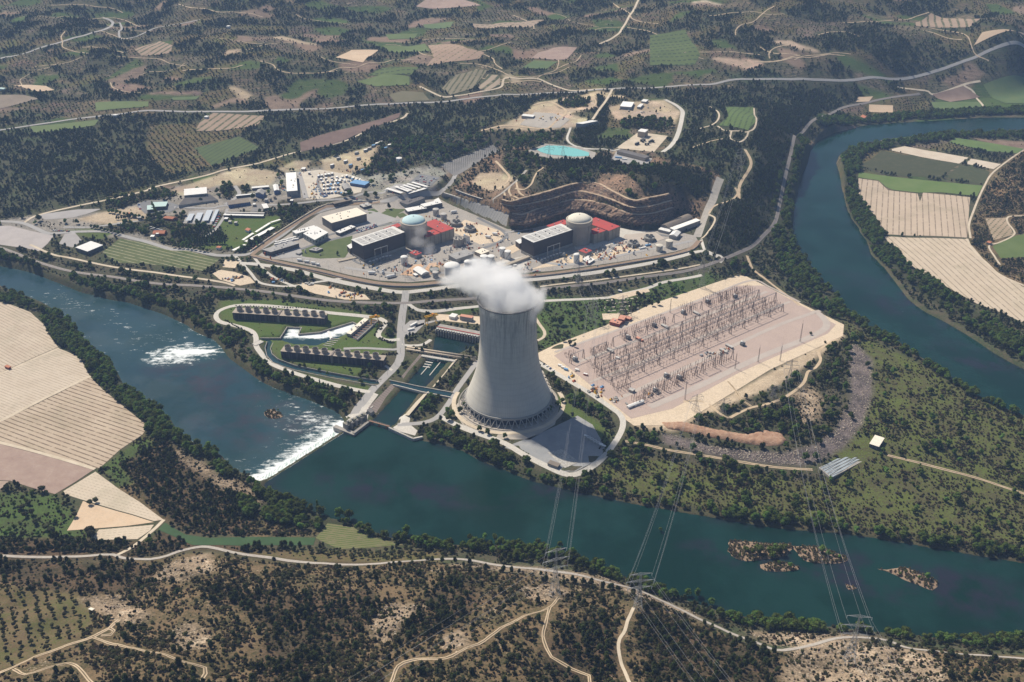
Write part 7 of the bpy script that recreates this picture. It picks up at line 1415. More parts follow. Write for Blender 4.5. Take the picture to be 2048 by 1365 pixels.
# fence road lamp posts along the plant
lampm = M('lamp_grey', (.33,.33,.33)); mb = MB(); mb.tube((0, 0, 0), (0, 0, 9), .16, 5); mb.tube((0, 0, 9), (1.4, 0, 9.4), .12, 4); mb.box(1.7, 0, 9.3, 1, .4, .2); o = mb.build('lamp_post', lampm); lm = o.data; bpy.data.objects.remove(o)
def along(pl, n):
    C = catmull(gline(pl), 5); ii_ = np.linspace(2, len(C)-3, n).astype(int); return [C[i] for i in ii_]
for n, pl, where in ((34, [(508,508),(600,527),(700,551),(780,564),(860,566),(950,556),(1100,545),(1240,525),(1385,492)], 'along the plant fence road'), (14, [(500,506),(560,466),(636,419),(709,404),(790,396)], 'along the upper plant fence'), (10, [(809,590),(806,640),(803,700),(780,745),(720,812)], 'along the straight access road'), (12, [(930,420),(1010,462),(1060,462),(1135,440),(1240,462),(1340,465)], 'at the foot of the rock cut'), (16, [(60,450),(240,471),(380,500),(470,510)], 'along the left works road')):
    for q in along(pl, n): o = link(bpy.data.objects.new('lamp_post', lm)); o.location = (q[0], q[1], Z(*q)+.3); o.rotation_euler = (0, 0, 1.2); tag(o, 'thin grey lamp post %s' % where, 'lamp post', 'lamp posts %s' % where)
# double fence of the plant
for lab, pl in (('outer mesh fence of the plant along the brown berm', [(498,514),(560,529),(640,546),(700,561),(760,572),(820,575),(880,570),(950,564),(1010,559),(1100,552),(1200,538),(1300,521),(1352,511),(1388,500),(1402,484)]), ('pale low wall of the upper plant fence', [(500,505),(560,464),(636,417),(668,408),(712,404),(760,399),(800,393)])):
    C = catmull(gline(pl), 12); mb = MB(); wide = 'pale' in lab
    for a, b in zip(C[:-1], C[1:]):
        L = math.hypot(*(b-a)); z = min(Z(*a), Z(*b)); mb.box((a[0]+b[0])/2, (a[1]+b[1])/2, z-.3, L+.2, 1.3 if wide else .15, 3.0 if wide else 2.9, math.atan2(b[1]-a[1], b[0]-a[0]))
    tag(mb.build('plant_fence', edge_line if wide else steelm), lab, 'fence')
# solar drying beds on the flat
sl = rows_mat('bed_panels', (.40,.45,.48), (.30,.34,.37), (.10,.11,.12), ang((1640,938),(1722,902)), 4.6, 1.6, scale=.2)
A_, B_, C_, D_ = (Vector(Pz(a, b, 1)) for a, b in ((1637,937), (1722,901), (1748,912), (1662,958))); x, y = A_
r_ = empty('drying_bed', (x, y, 0), 'long raised bed of weathered grey panels near the white shed', 'bed'); mb = MB(); mb.prism([tuple(q-A_) for q in (A_, B_, C_, D_)], -1, 2.2); mb.build('base', concd, r_)
for i in range(5):
    t0, t1 = i/5+.02, (i+1)/5-.03; pts = [A_.lerp(D_, t0)-A_, B_.lerp(C_, t0)-A_, B_.lerp(C_, t1)-A_, A_.lerp(D_, t1)-A_]; mb = MB(); mb.prism([tuple(p_+ (Vector((1.5, 0)) if k in (0, 3) else Vector((-9, 0)))) for k, p_ in enumerate(pts)], 2.21, 2.5+.2*(i % 2)); mb.build('panel', sl, r_)
addblock(polymask([tuple(q) for q in (A_, B_, C_, D_)]))
# ------------------------------------------------------------------ plants
import bmesh
def ico(sub):
    bm = bmesh.new(); bmesh.ops.create_icosphere(bm, subdivisions=sub, radius=1); V = np.array([v.co[:] for v in bm.verts]); F = np.array([[v.index for v in f.verts] for f in bm.faces]); bm.free(); return V, F
I1, I2 = ico(1), ico(2)
def crown_mesh(name, mats, seed, lobes, leaf=0.16, nleaf=120, sub=1, jit=.16, mi=0):
    """lobes: (x,y,z,rx,ry,rz) in a unit where the tree is 1 high; leaf clumps stand out of every lobe"""
    g = np.random.default_rng(seed); V = []; F = []; mt = []; n = 0
    b = I2 if sub == 2 else I1
    for lb in lobes:
        v = b[0]*(1+g.normal(0, jit, (len(b[0]), 1))); v = v*np.array(lb[3:6])*.92+np.array(lb[:3]); V.append(v); F.append(b[1]+n); n += len(v); mt += [mi]*len(b[1])
    vol = np.array([l[3]*l[4]+l[3]*l[5] for l in lobes]); pr = vol/vol.sum()
    for k in range(nleaf):
        lb = lobes[g.choice(len(lobes), p=pr)]; d = g.normal(0, 1, 3); d /= np.linalg.norm(d); d[2] = abs(d[2])*1.0 if g.random() < .75 else d[2]
        c = np.array(lb[:3])+d*np.array(lb[3:6])*g.uniform(.85, 1.12)
        u = g.normal(0, 1, 3); u /= np.linalg.norm(u); w_ = np.cross(u, d+g.normal(0, .5, 3)); w_ /= np.linalg.norm(w_)+1e-9; s = leaf*g.uniform(.5, 1.2)
        V.append(np.array([c-u*s*.5, c+w_*s*.5, c+u*s*.6, c-w_*s*.4])); F.append(np.array([[n, n+1, n+2], [n, n+2, n+3]])); n += 4; mt += [1 if g.random() < .5 and len(mats) > 1 else 0]*2
    me = npmesh(name, np.concatenate(V), np.concatenate(F), mats); me.polygons.foreach_set('material_index', np.array(mt, np.int32)); return me
def fol(name, c, r=.42):
    m = M(name, tuple(x*1.2 for x in c), tuple(x*.74 for x in c), .8, rough=.9, rand=r, spec=.08, lo=.4, hi=.6); nt = m.node_tree; p = nt.nodes['Principled BSDF']
    t = nd(nt, 'ShaderNodeBsdfTranslucent'); mx = nd(nt, 'ShaderNodeMixShader'); mx.inputs[0].default_value = .38; src = p.inputs['Base Color'].links[0].from_socket
    nt.links.new(src, t.inputs['Color']); nt.links.new(p.outputs[0], mx.inputs[1]); nt.links.new(t.outputs[0], mx.inputs[2]); nt.links.new(mx.outputs[0], nt.nodes['Material Output'].inputs['Surface']); return m
PF = [fol('pine_leaf', (.050,.062,.020)), fol('pine_leaf_pale', (.085,.098,.034))]
OF = [fol('olive_leaf', (.072,.074,.032)), fol('olive_leaf_pale', (.125,.122,.062))]
BF = [fol('broad_leaf', (.085,.125,.026)), fol('broad_leaf_pale', (.145,.19,.045))]
BY = [fol('spring_leaf', (.13,.19,.04)), fol('spring_leaf_pale', (.19,.25,.07))]
SF = [fol('shrub_leaf', (.062,.060,.023), .4), fol('shrub_leaf_pale', (.125,.12,.048), .4)]
SD = [fol('dry_shrub', (.125,.092,.055), .35), fol('dry_shrub_pale', (.17,.14,.095), .35)]
RF = [fol('reed_leaf', (.21,.165,.10), .3), fol('reed_leaf_green', (.14,.14,.06), .3)]
KF = [M('rock_stone', (.48,.40,.32), (.30,.25,.21), .8, rand=.3)]
bark = M('bark', (.13,.10,.075))
def rl(g, n, sp, base, top, r0, r1, flat=.85):
    out = []
    for k in range(n):
        t = (k+.5)/n; a = g.uniform(0, 6.28); rr = sp*g.uniform(.2, 1)*(1-.5*t); r = r0+(r1-r0)*t; r *= g.uniform(.8, 1.2)
        out.append((rr*math.cos(a), rr*math.sin(a), base+(top-base)*t, r, r, r*flat))
    return out
def protos(kind):
    L = []
    for s in range(3):
        g = np.random.default_rng(hash(kind) % 1 + s*17+len(kind)*3)
        if kind == 'pine': lb = rl(g, 6, .18, .35, .9, .27, .13, 1.0); L.append(crown_mesh('pine_crown', PF, s, lb, .13, 150))
        elif kind == 'olive': lb = rl(g, 5, .24, .42, .72, .30, .24); L.append(crown_mesh('olive_crown', OF, s, lb, .15, 140))
        elif kind == 'broad': lb = rl(g, 8, .30, .38, .86, .27, .17, .9); L.append(crown_mesh('leafy_crown', BF, s, lb, .13, 190))
        elif kind == 'bro': lb = rl(g, 6, .30, .34, .82, .27, .19, .9); L.append(crown_mesh('spring_crown', BY, s, lb, .14, 150))
        elif kind == 'poplar': lb = rl(g, 7, .06, .18, .92, .12, .06, 1.9); L.append(crown_mesh('poplar_crown', BF, s, lb, .09, 150))
        elif kind == 'bush': lb = rl(g, 4, .45, .28, .55, .5, .36, .8); L.append(crown_mesh('bush', SF, s, lb, .34, 46))
        elif kind == 'dry': lb = rl(g, 4, .45, .28, .5, .46, .34, .75); L.append(crown_mesh('dry_bush', SD, s, lb, .36, 46))
        elif kind == 'reed': lb = rl(g, 4, .5, .3, .7, .34, .2, 1.5); L.append(crown_mesh('reed_clump', RF, s, lb, .4, 60))
        elif kind == 'rock': lb = [(0, 0, .2, .7, .5, .4), (.5, .3, .1, .4, .4, .3)]; L.append(crown_mesh('boulder', KF, s, lb, .2, 0, jit=.18))
    return L
PR = {k: protos(k) for k in ('pine', 'olive', 'broad', 'bro', 'poplar', 'bush', 'dry', 'reed', 'rock')}
def trunk_mesh(name, h, r):
    mb = MB(); mb.tube((0, 0, -.03), (0.01, 0, h), r, 6, r2=r*.6); mb.tube((0.01, 0, h*.8), (.12, .05, h+.16), r*.5, 5, r2=r*.25); mb.tube((0.01, 0, h*.7), (-.12, -.06, h+.14), r*.5, 5, r2=r*.25)
    o = mb.build(name, bark); me = o.data; bpy.data.objects.remove(o); return me
TR = {'pine': trunk_mesh('trunk', .4, .035), 'olive': trunk_mesh('trunk', .35, .06), 'broad': trunk_mesh('trunk', .35, .04), 'bro': trunk_mesh('trunk', .35, .04), 'poplar': trunk_mesh('trunk', .4, .022)}
# scatter -------------------------------------------------------------------------
px_, py_ = pix(MX, MY, HZ); vis = (px_ > -330) & (px_ < 2380) & (py_ > -60) & (py_ < 1520)
dY = np.gradient(GY)[:, None]*np.ones_like(MX)
blk2 = grow(block, 1)
SIZE = {'pine': (6, 10), 'olive': (3.6, 6), 'broad': (8, 14), 'bro': (5, 9), 'poplar': (12, 18), 'bush': (1.1, 2.7), 'dry': (1.1, 2.6), 'reed': (2, 3.6), 'rock': (.7, 1.8)}
PTS = {k: [] for k in SIZE}; KI = {c: i for i, c in enumerate(CN)}
clump = fbm(MX, MY, 60, 301, 4)*.5+fbm(MX, MY, 16, 401, 2)*.5
for c in CN:
    i, _, _, dens = CL[c]; mk = (cov == i) & vis & ~blk2
    if not mk.any(): continue
    J, I = np.nonzero(mk)
    for k, d in dens.items():
        if k == 'orow': continue
        cw = np.clip(.85+(2.2 if k not in ('reed',) else .5)*clump[J, I], .12, 2.5)*dY[J, I]*3.5
        if k in ('bush',) : cw = cw*np.clip(1.2-(MY[J, I]-1300)/1700, .1, 1)
        lam = cw.sum()*d; n = rng.poisson(lam)
        if n == 0: continue
        q = rng.choice(len(J), n, p=cw/cw.sum()); x = MX[J[q], I[q]]+rng.uniform(-1.75, 1.75, n); y = MY[J[q], I[q]]+rng.uniform(-.5, .5, n)*dY[J[q], I[q]]
        a, b = SIZE[k]; s = rng.uniform(a, b, n)
        if k == 'bush': s *= rng.choice([.8, 1, 1.5], n, p=[.45, .4, .15])
        if c == 'pines': s *= .8
        kk = np.full(n, k, dtype=object)
        if k == 'bush':
            dr = rng.random(n) < {'penins': .42, 'pgreen': .3, 'scrub': .45, 'bank': .4}.get(c, .25); PTS['dry'].append(np.column_stack([x[dr], y[dr], s[dr], np.full(dr.sum(), i)])); x, y, s = x[~dr], y[~dr], s[~dr]
        if k == 'broad' and len(x):
            dr = rng.random(len(x)) < .16; PTS['bro'].append(np.column_stack([x[dr], y[dr], s[dr]*.8, np.full(dr.sum(), i)])); x, y, s = x[~dr], y[~dr], s[~dr]
        PTS[k].append(np.column_stack([x, y, s, np.full(len(x), i)]))
def cells(x, y): return np.clip(np.searchsorted(GY, y)-1, 0, NY-1), np.clip(np.searchsorted(GX, x)-1, 0, NX-1)
# orchard rows
for c, sp, an in (('orch', 10.5, .55), ('terr', 10.5, None)):
    i = CL[c][0]
    for a0 in ((an,) if an is not None else (.2, 1.1)):
        gx, gy = np.meshgrid(np.arange(-3200, 3200, sp), np.arange(-3600, 5600, sp*(1 if c == 'orch' else 1.5)))
        x = gx*math.cos(a0)-gy*math.sin(a0); y = gx*math.sin(a0)+gy*math.cos(a0); x = x.ravel(); y = y.ravel(); ok = (x > -2500) & (x < 2500) & (y > 450) & (y < 5100); x, y = x[ok], y[ok]
        J, I = cells(x, y); mk = (cov[J, I] == i) & vis[J, I] & ~blk2[J, I]
        if c == 'terr': mk &= (parcel_id[J, I] % 2) == (0 if a0 == .2 else 1)
        mk &= rng.random(len(x)) < .88; x = x[mk]+rng.normal(0, 1.3, mk.sum()); y = y[mk]+rng.normal(0, 1.3, mk.sum())
        PTS['olive'].append(np.column_stack([x, y, rng.uniform(4.2, 6.0, len(x)), np.full(len(x), i)]))
# hand placed rows and single trees (pixel, kind, height)
HAND = []
def row(kind, a, b, n, s, jit=.6):
    for k in range(n):
        t = (k+.5)/n; HAND.append((kind, a[0]+(b[0]-a[0])*t+rnd.uniform(-jit, jit), a[1]+(b[1]-a[1])*t+rnd.uniform(-jit, jit)*.6, s*rnd.uniform(.85, 1.15)))
row('olive', (496,497), (556,456), 24, 4.6, .3); row('poplar', (372,490), (452,488), 16, 14); row('poplar', (378,480), (448,478), 14, 13); row('broad', (180,455), (240,470), 9, 8); row('poplar', (395,465), (445,470), 8, 12)
row('broad', (215,425), (290,440), 10, 9); row('broad', (300,437), (330,430), 6, 9); row('pine', (232,440), (262,436), 7, 8); row('poplar', (305,415), (318,440), 8, 15); row('broad', (345,495), (420,505), 9, 8); row('broad', (440,520), (500,522), 6, 7)
for pxx, pyy, kd, s in [(732,398,'broad',16),(700,392,'broad',13),(690,396,'broad',12),(778,419,'pine',13),(676,511,'pine',9),(1165,655,'broad',6),(1245,645,'olive',9),(1132,672,'olive',9),(1128,684,'olive',8),(1205,648,'olive',8),(1115,668,'olive',9),(1140,690,'olive',9),(1150,695,'pine',9),(1110,680,'pine',8),(1310,590,'pine',12),(1316,610,'pine',13),(1303,612,'pine',11),(1275,592,'broad',9),(1350,580,'bro',12),(1338,572,'bro',10),(1363,582,'bro',11),(1320,575,'bro',9),(1347,594,'broad',10),(1260,570,'broad',8),(1150,560,'broad',10),(1120,650,'broad',16),(1108,648,'broad',14),(1092,618,'broad',9),(1395,518,'broad',10),(1410,516,'broad',10),(1427,516,'broad',10),(945,624,'broad',7),(1621,670,'olive',6),(1650,686,'bush',4),(1700,724,'bro',9),(1735,735,'broad',10),(1645,818,'broad',11),(1692,822,'broad',10),(1700,838,'broad',11),(1385,900,'broad',11),(1638,888,'broad',10),(1610,920,'broad',12),(1630,918,'broad',11),(1265,890,'bro',13),(1250,915,'bro',16),(1260,940,'broad',16),(1275,925,'bro',13),(1240,975,'broad',10),(1270,990,'broad',9),(1695,955,'broad',9),(1760,915,'broad',8),(1765,905,'broad',8),(960,725,'broad',7),(925,735,'broad',8),(938,728,'broad',9),(920,825,'broad',10),(905,833,'broad',11),(898,842,'broad',10),(895,825,'broad',9),(930,815,'broad',9),(960,862,'broad',9),(975,868,'broad',9),(1010,876,'broad',8),(1100,822,'broad',9),(1115,812,'broad',9),(1125,805,'broad',8),(830,740,'broad',7),(610,735,'broad',8),(640,745,'broad',7),(655,752,'broad',7),(700,745,'broad',7),(720,755,'broad',8),(735,757,'broad',7),(750,755,'broad',7),(722,768,'broad',9),(640,770,'poplar',10),(600,735,'broad',7),(690,722,'broad',7),(740,735,'broad',9),(770,722,'broad',8),(740,720,'broad',8),(1505,1108,'bro',8),(1490,1100,'bro',6),(1512,1098,'bro',7),(1550,1100,'bro',9),(1570,1100,'bro',8),(1480,1112,'bro',4),(1610,1108,'bro',4),(1665,1112,'bro',5),(1800,1150,'bro',4),(1838,1158,'bro',5),(1520,1108,'bro',12),(1540,1112,'bro',13),(1560,1108,'bro',13),(1545,1118,'bro',11),(1495,1105,'bro',7),(1645,1105,'bro',11),(1655,1112,'bro',8),(1678,1118,'bro',6),(1558,1130,'bro',6),(1580,1135,'bro',7),(1852,1158,'bro',9),(1812,1148,'bro',5),(557,828,'bro',4),(85,985,'olive',11),(180,1010,'olive',8),(192,1005,'olive',8),(47,1020,'olive',9),(52,1035,'olive',9),(65,1030,'olive',9),(70,1050,'olive',9),(95,1060,'olive',10),(105,1068,'olive',11),(150,1035,'olive',8),(180,1068,'olive',12),(185,1075,'olive',11),(240,1088,'olive',9),(300,1088,'broad',9),(60,1010,'olive',7),(1375,1196,'broad',9),(1392,1198,'broad',10),(1422,1215,'broad',9),(1600,1252,'broad',9),(1635,1255,'broad',11),(1680,1262,'bro',11),(1720,1262,'broad',9),(1210,1150,'bro',9),(1120,1100,'broad',8),(1076,1096,'bro',10),(812,1075,'broad',13),(800,1080,'broad',12),(735,1062,'broad',12),(720,1060,'broad',12),(700,1045,'broad',14),(680,1040,'broad',14),(640,1030,'broad',14),(636,1024,'poplar',14),(560,1005,'broad',14),(540,995,'broad',14),(865,1090,'broad',12),(880,1095,'broad',11),(940,1088,'broad',9),(970,1085,'bro',9),(990,1088,'bro',10),(1017,1092,'poplar',7),(1040,1095,'poplar',8),(1000,1102,'broad',8),(860,1100,'broad',9),(1320,220,'pine',8),(1312,226,'pine',8)]: HAND.append((kd, pxx, pyy, s))
row('olive', (180,1095), (360,1100), 16, 5, 4); row('olive', (600,1100), (850,1112), 34, 4.4, 5); row('olive', (660,1108), (860,1118), 26, 4.4, 5); row('olive', (0,1100), (180,1104), 14, 5, 5); row('broad', (1480,1250), (1600,1250), 14, 8, 3); row('broad', (1310,1068), (1330,1070), 1, 5)
for i_ in range(5): row('bush', (1086+i_*3,748+i_*7), (1225-i_*2,842-i_*4), 36, 1.9, .5)
row('bush', (1225,845), (1208,905), 20, 2.4, 2); row('bush', (1218,840), (1200,900), 20, 2.4, 2); row('bush', (470,612), (640,618), 30, 2, 1); row('bush', (450,640), (505,672), 20, 2.4, 1.2); row('bush', (762,712), (792,708), 12, 3.2, 3); row('bush', (785,688), (760,678), 14, 3, 3); row('bush', (745,672), (775,645), 12, 2.8, 3)
row('poplar', (1100,322), (1180,318), 12, 7, 2); row('pine', (1085,330), (1180,322), 20, 7, 4); row('pine', (1380,1), (1380,2), 1, 7)
for kd, a, b, s in HAND:
    g_ = ground(a, b); g_ = (*Pz(a, b, ZP+.7), 0) if 1440 < a < 1890 and 1075 < b < 1185 else g_; PTS[kd].append(np.array([[g_[0], g_[1], s, 255]]))
ISL = [([(1459,1083),(1500,1084),(1540,1088),(1582,1090),(1570,1112),(1520,1120),(1486,1122),(1459,1107)], 1), ([(1585,1093),(1640,1096),(1694,1117),(1677,1127),(1616,1124),(1595,1107)], 1), ([(1520,1130),(1560,1124),(1599,1137),(1572,1143),(1530,1142)], 1), ([(1755,1138),(1772,1140),(1810,1136),(1845,1150),(1875,1164),(1865,1181),(1840,1172),(1810,1161),(1785,1148)], 1), ([(1691,1168),(1714,1177),(1697,1180)], 1), ([(528,826),(545,819),(566,833),(545,838),(530,832)], 0)]
islm = M('island_reed_soil', (.27,.19,.13), (.12,.09,.06), .25, fine=.8)
for pl, wz in ISL:
    zz = ZP if wz else ZD; W = [tuple(p) for p in catmull(wp(pl, zz)+[wp(pl, zz)[0]], 4)[:-1]]
    cxx = np.mean([p[0] for p in W]); cyy = np.mean([p[1] for p in W]); mb = MB(); nn = len(W); b0 = len(mb.v)
    for k, (f_, z_) in enumerate(((1.06, -1.5), (1.0, .12), (.8, .75), (.45, 1.0))):
        mb.v += [(cxx+(p[0]-cxx)*f_*(1+.04*math.sin(q*2.3)), cyy+(p[1]-cyy)*f_, zz+z_) for q, p in enumerate(W)]
    for k in range(3):
        for q in range(nn): mb.f.append((b0+k*nn+q, b0+k*nn+(q+1) % nn, b0+(k+1)*nn+(q+1) % nn, b0+(k+1)*nn+q)); mb.m.append(0); mb.sm.append(False)
    mb.f.append(tuple(b0+3*nn+q for q in range(nn))); mb.m.append(0); mb.sm.append(False)
    o = mb.build('island', islm); o['kind'] = 'structure'
    ar = abs(sum(W[i][0]*W[(i+1) % nn][1]-W[(i+1) % nn][0]*W[i][1] for i in range(nn)))/2
    xs = [p[0] for p in W]; yy = [p[1] for p in W]; n = int(ar*.15); x = rng.uniform(min(xs), max(xs), n*2); y = rng.uniform(min(yy), max(yy), n*2); ok = inpoly(x, y, W); x, y = x[ok], y[ok]
    # islands stand above the river bed: lift their plants
    PTS['reed'].append(np.column_stack([x, y, rng.uniform(1.4, 2.6, len(x)), np.full(len(x), 254)]))
def zfor(P):
    z = ZA(P[:, 0], P[:, 1]); J, I = cells(P[:, 0], P[:, 1]); onriver = (P[:, 3] >= 254) & (z < ZD+4.6); 
    return np.where(onriver, np.where(mD[J, I] & ~mP[J, I], ZD+.7, ZP+.7), z)
NAMES = {'pine': 'pine_tree', 'olive': 'olive_tree', 'broad': 'leafy_tree', 'bro': 'spring_tree', 'poplar': 'poplar_tree', 'bush': 'bush', 'dry': 'dry_bush', 'reed': 'reed_clump', 'rock': 'boulder'}
WHERE = {'forest': 'in the dark wood', 'pines': 'on the steep wooded slope', 'scrub': 'on the brown near hillside', 'scrubdark': 'in the dark thicket of the near hills', 'rocky': 'on a pale rocky outcrop', 'orch': 'in the spaced rows of an orchard', 'penins': 'on the shrubby flat inside the river bend', 'pgreen': 'on the green meadow', 'grass': 'on the mown grass', 'bankw': 'in the belt of trees lining the river', 'bank': 'on the river bank', 'reeds': 'in the reed belt along the shore', 'riprap': 'by the dark stone embankment', 'slopew': 'on the overgrown slope', 'hillcut': 'on the hill behind the reactors', 'cutface': 'on the red quarried slope', 'bare': 'on bare pale ground', 'terr': 'on the far terraces', 'bg': 'in the far countryside', 'industry': 'between the works buildings', 'greenf': 'beside a green field', 'tilled': 'in a ploughed field'}
ADJ = {'pine': 'dark narrow pine', 'olive': 'round grey green olive tree', 'broad': 'full green broadleaf tree', 'bro': 'bright spring green tree', 'poplar': 'tall slim poplar', 'bush': 'low dark green bush', 'dry': 'low brownish dry bush', 'reed': 'tan clump of tall reeds', 'rock': 'pale grey boulder'}
CATS = {'pine': 'tree', 'olive': 'tree', 'broad': 'tree', 'bro': 'tree', 'poplar': 'tree', 'bush': 'bush', 'dry': 'bush', 'reed': 'reeds', 'rock': 'rock'}
NIND = {'pine': 290, 'olive': 290, 'broad': 290, 'bro': 290, 'poplar': 290, 'bush': 290, 'dry': 290, 'reed': 290, 'rock': 290}
lib = {}
for k, ms in PR.items():
    c_ = bpy.data.collections.new(k+'_kinds')
    for me in ms: c_.objects.link(bpy.data.objects.new(k+'_kind', me))
    lib[k] = c_
def stuff(name, P, z, coll):
    n = len(P); me = bpy.data.meshes.new(name); me.vertices.add(n); me.vertices.foreach_set('co', np.column_stack([P[:, 0], P[:, 1], z-.1]).astype(np.float32).ravel())
    for an, tp, arr in (('scl', 'FLOAT', P[:, 2].astype(np.float32)), ('rot', 'FLOAT', rng.uniform(0, 6.28, n).astype(np.float32)), ('kid', 'INT', rng.integers(0, 3, n).astype(np.int32))):
        a = me.attributes.new(an, tp, 'POINT'); a.data.foreach_set('value', arr)
    o = link(bpy.data.objects.new(name, me)); ng = bpy.data.node_groups.new(name, 'GeometryNodeTree')
    ng.interface.new_socket('Geometry', in_out='INPUT', socket_type='NodeSocketGeometry'); ng.interface.new_socket('Geometry', in_out='OUTPUT', socket_type='NodeSocketGeometry')
    N = ng.nodes; L = ng.links; gi = N.new('NodeGroupInput'); go = N.new('NodeGroupOutput'); ci_ = N.new('GeometryNodeCollectionInfo'); ci_.inputs[0].default_value = coll; ci_.inputs['Separate Children'].default_value = True; ci_.inputs['Reset Children'].default_value = True
    ip = N.new('GeometryNodeInstanceOnPoints'); ip.inputs['Pick Instance'].default_value = True; L.new(gi.outputs[0], ip.inputs['Points']); L.new(ci_.outputs[0], ip.inputs['Instance'])
    def at(nm, tp):
        q = N.new('GeometryNodeInputNamedAttribute'); q.data_type = tp; q.inputs[0].default_value = nm; return q.outputs['Attribute']
    L.new(at('kid', 'INT'), ip.inputs['Instance Index']); L.new(at('scl', 'FLOAT'), ip.inputs['Scale']); cx_ = N.new('ShaderNodeCombineXYZ'); L.new(at('rot', 'FLOAT'), cx_.inputs[2]); L.new(cx_.outputs[0], ip.inputs['Rotation']); L.new(ip.outputs[0], go.inputs[0])
    md = o.modifiers.new('scatter', 'NODES'); md.node_group = ng; o['kind'] = 'stuff'; o['label'] = 'countless '+ADJ[coll.name.split('_')[0]]+'s covering the land'; o['category'] = CATS[coll.name.split('_')[0]]; return o
tot = {}
for k in PTS:
    P = np.concatenate(PTS[k]) if PTS[k] else np.zeros((0, 4))
    if not len(P): continue
    z = zfor(P); d = depth(P[:, 0], P[:, 1], z); u, v = pix(P[:, 0], P[:, 1], z)
    key = np.where((u > 5) & (u < 2043) & (v > 5) & (v < 1360), P[:, 2]/d, 0)
    o_ = np.argsort(-key); nI = min(NIND[k], int((key > 0).sum())); ind = o_[:nI]; rest = o_[nI:]; tot[k] = len(P)
    for q in ind:
        cn = CN[int(P[q, 3])] if P[q, 3] < 250 else None
        w_ = WHERE[cn] if cn else ('standing on a small island in the river' if P[q, 3] == 254 else 'by itself or in a short row')
        s = float(P[q, 2]); me = PR[k][int(rng.integers(0, 3))]; loc = (float(P[q, 0]), float(P[q, 1]), float(z[q])-.1); lab = ADJ[k]+' '+w_; grp = ADJ[k]+'s '+w_
        if k in TR:
            r_ = empty(NAMES[k], loc, lab, CATS[k], grp, float(rng.uniform(0, 6.28))); r_.scale = (s, s, s)
            link(bpy.data.objects.new('crown', me), r_); link(bpy.data.objects.new('trunk', TR[k]), r_)
        else:
            o = link(bpy.data.objects.new(NAMES[k], me)); o.location = loc; o.scale = (s, s, s); o.rotation_euler = (0, 0, float(rng.uniform(0, 6.28))); tag(o, lab, CATS[k], grp)
    if len(rest): stuff({'pine': 'pine_wood', 'olive': 'olive_groves', 'broad': 'leafy_woodland', 'bro': 'spring_woodland', 'poplar': 'poplar_wood', 'bush': 'scrub', 'dry': 'dry_scrub', 'reed': 'reeds', 'rock': 'rubble'}[k], P[rest], z[rest], lib[k])
print('PLANTS', tot)
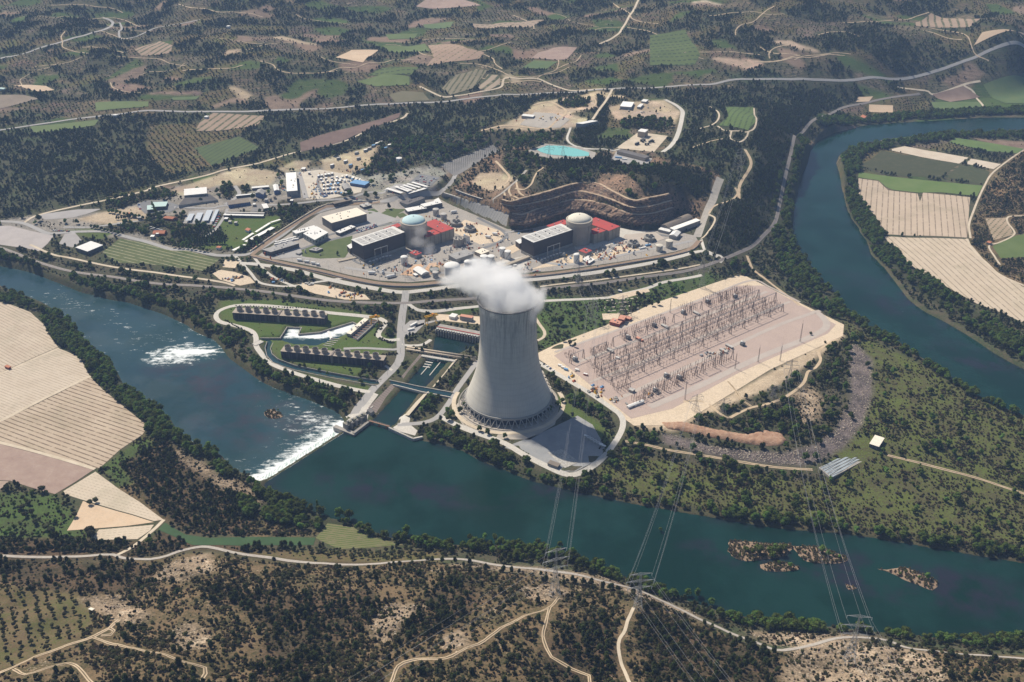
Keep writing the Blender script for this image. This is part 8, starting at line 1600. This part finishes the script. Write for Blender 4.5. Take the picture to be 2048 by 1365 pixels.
# ------------------------------------------------------------------ steam
def steam(name, label, blobs, dens, loc, nscale, thr, dim):
    m = bpy.data.materials.new(name); m.use_nodes = True; nt = m.node_tree; nt.nodes.remove(nt.nodes['Principled BSDF'])
    pv = nd(nt, 'ShaderNodeVolumePrincipled'); pv.inputs['Color'].default_value = (1,1,1,1); pv.inputs['Anisotropy'].default_value = .1; nt.links.new(pv.outputs[0], nt.nodes['Material Output'].inputs['Volume'])
    oc = nd(nt, 'ShaderNodeTexCoord').outputs['Object']; acc = None
    for (c, r) in blobs:
        v = nd(nt, 'ShaderNodeVectorMath', operation='SUBTRACT'); nt.links.new(oc, v.inputs[0]); v.inputs[1].default_value = c
        sc_ = nd(nt, 'ShaderNodeVectorMath', operation='DIVIDE'); nt.links.new(v.outputs[0], sc_.inputs[0]); sc_.inputs[1].default_value = r
        l = nd(nt, 'ShaderNodeVectorMath', operation='LENGTH'); nt.links.new(sc_.outputs[0], l.inputs[0]); e = mth(nt, 'SUBTRACT', 1.0, l.outputs['Value'])
        acc = e if acc is None else mth(nt, 'SMOOTH_MAX', acc, e, .25)
    n1 = noise(nt, nscale, 6, .62, vec=oc)
    d = mth(nt, 'SUBTRACT', mth(nt, 'ADD', acc, mth(nt, 'MULTIPLY', mth(nt, 'SUBTRACT', n1, .5), 1.9)), thr)
    d = mth(nt, 'MULTIPLY', mth(nt, 'MULTIPLY', d, 2.2, clamp=True), dens); nt.links.new(d, pv.inputs['Density'])
    mb = MB(); mb.prism([(-dim[0], -dim[1]), (dim[0], -dim[1]), (dim[0], dim[1]), (-dim[0], dim[1])], dim[3], dim[2]); o = mb.build(name, m); o.location = loc; tag(o, label, 'steam', None, 'stuff'); return o
steam('steam_plume', 'dense white steam cloud pouring from the cooling tower mouth', [((0, 0, -2), (43, 43, 15)), ((4, 0, 5), (41, 39, 17)), ((-10, 12, 14), (41, 39, 25)), ((-30, 24, 16), (36, 33, 20)), ((-50, 30, 20), (27, 24, 16)), ((-38, 46, 30), (17, 15, 11)), ((34, -18, -1), (14, 12, 13)), ((30, -30, -12), (9, 7, 10)), ((-72, 24, 14), (24, 11, 10))], 0.12, (TX, TY, 160), .036, -.03, (105, 90, 70, -26))
sx_, sy_q = Pz(868, 545, 14)
steam('steam_wisp', 'thin grey steam wisp drifting past the left reactor', [((0, 0, 18), (14, 12, 18)), ((-8, 18, 34), (18, 16, 16)), ((-24, 28, 46), (24, 16, 14)), ((-24, 46, 58), (20, 18, 14))], .02, (sx_, sy_q, 14), .07, .2, (60, 80, 82, 4))
# ------------------------------------------------------------------ air
hz = bpy.data.materials.new('haze'); hz.use_nodes = True; nt = hz.node_tree; nt.nodes.remove(nt.nodes['Principled BSDF']); pv = nd(nt, 'ShaderNodeVolumePrincipled')
pv.inputs['Color'].default_value = (.40,.60,1.0,1); pv.inputs['Density'].default_value = HAZE_D; pv.inputs['Anisotropy'].default_value = 0.0
nt.links.new(pv.outputs[0], nt.nodes['Material Output'].inputs['Volume'])
mb = MB(); mb.prism([(-24000, -22000), (24000, -22000), (24000, 27000), (-24000, 27000)], -14, 790); o = mb.build('haze', hz); o['kind'] = 'stuff'; o['label'] = 'thin blue air haze over the whole valley'; o['category'] = 'haze'
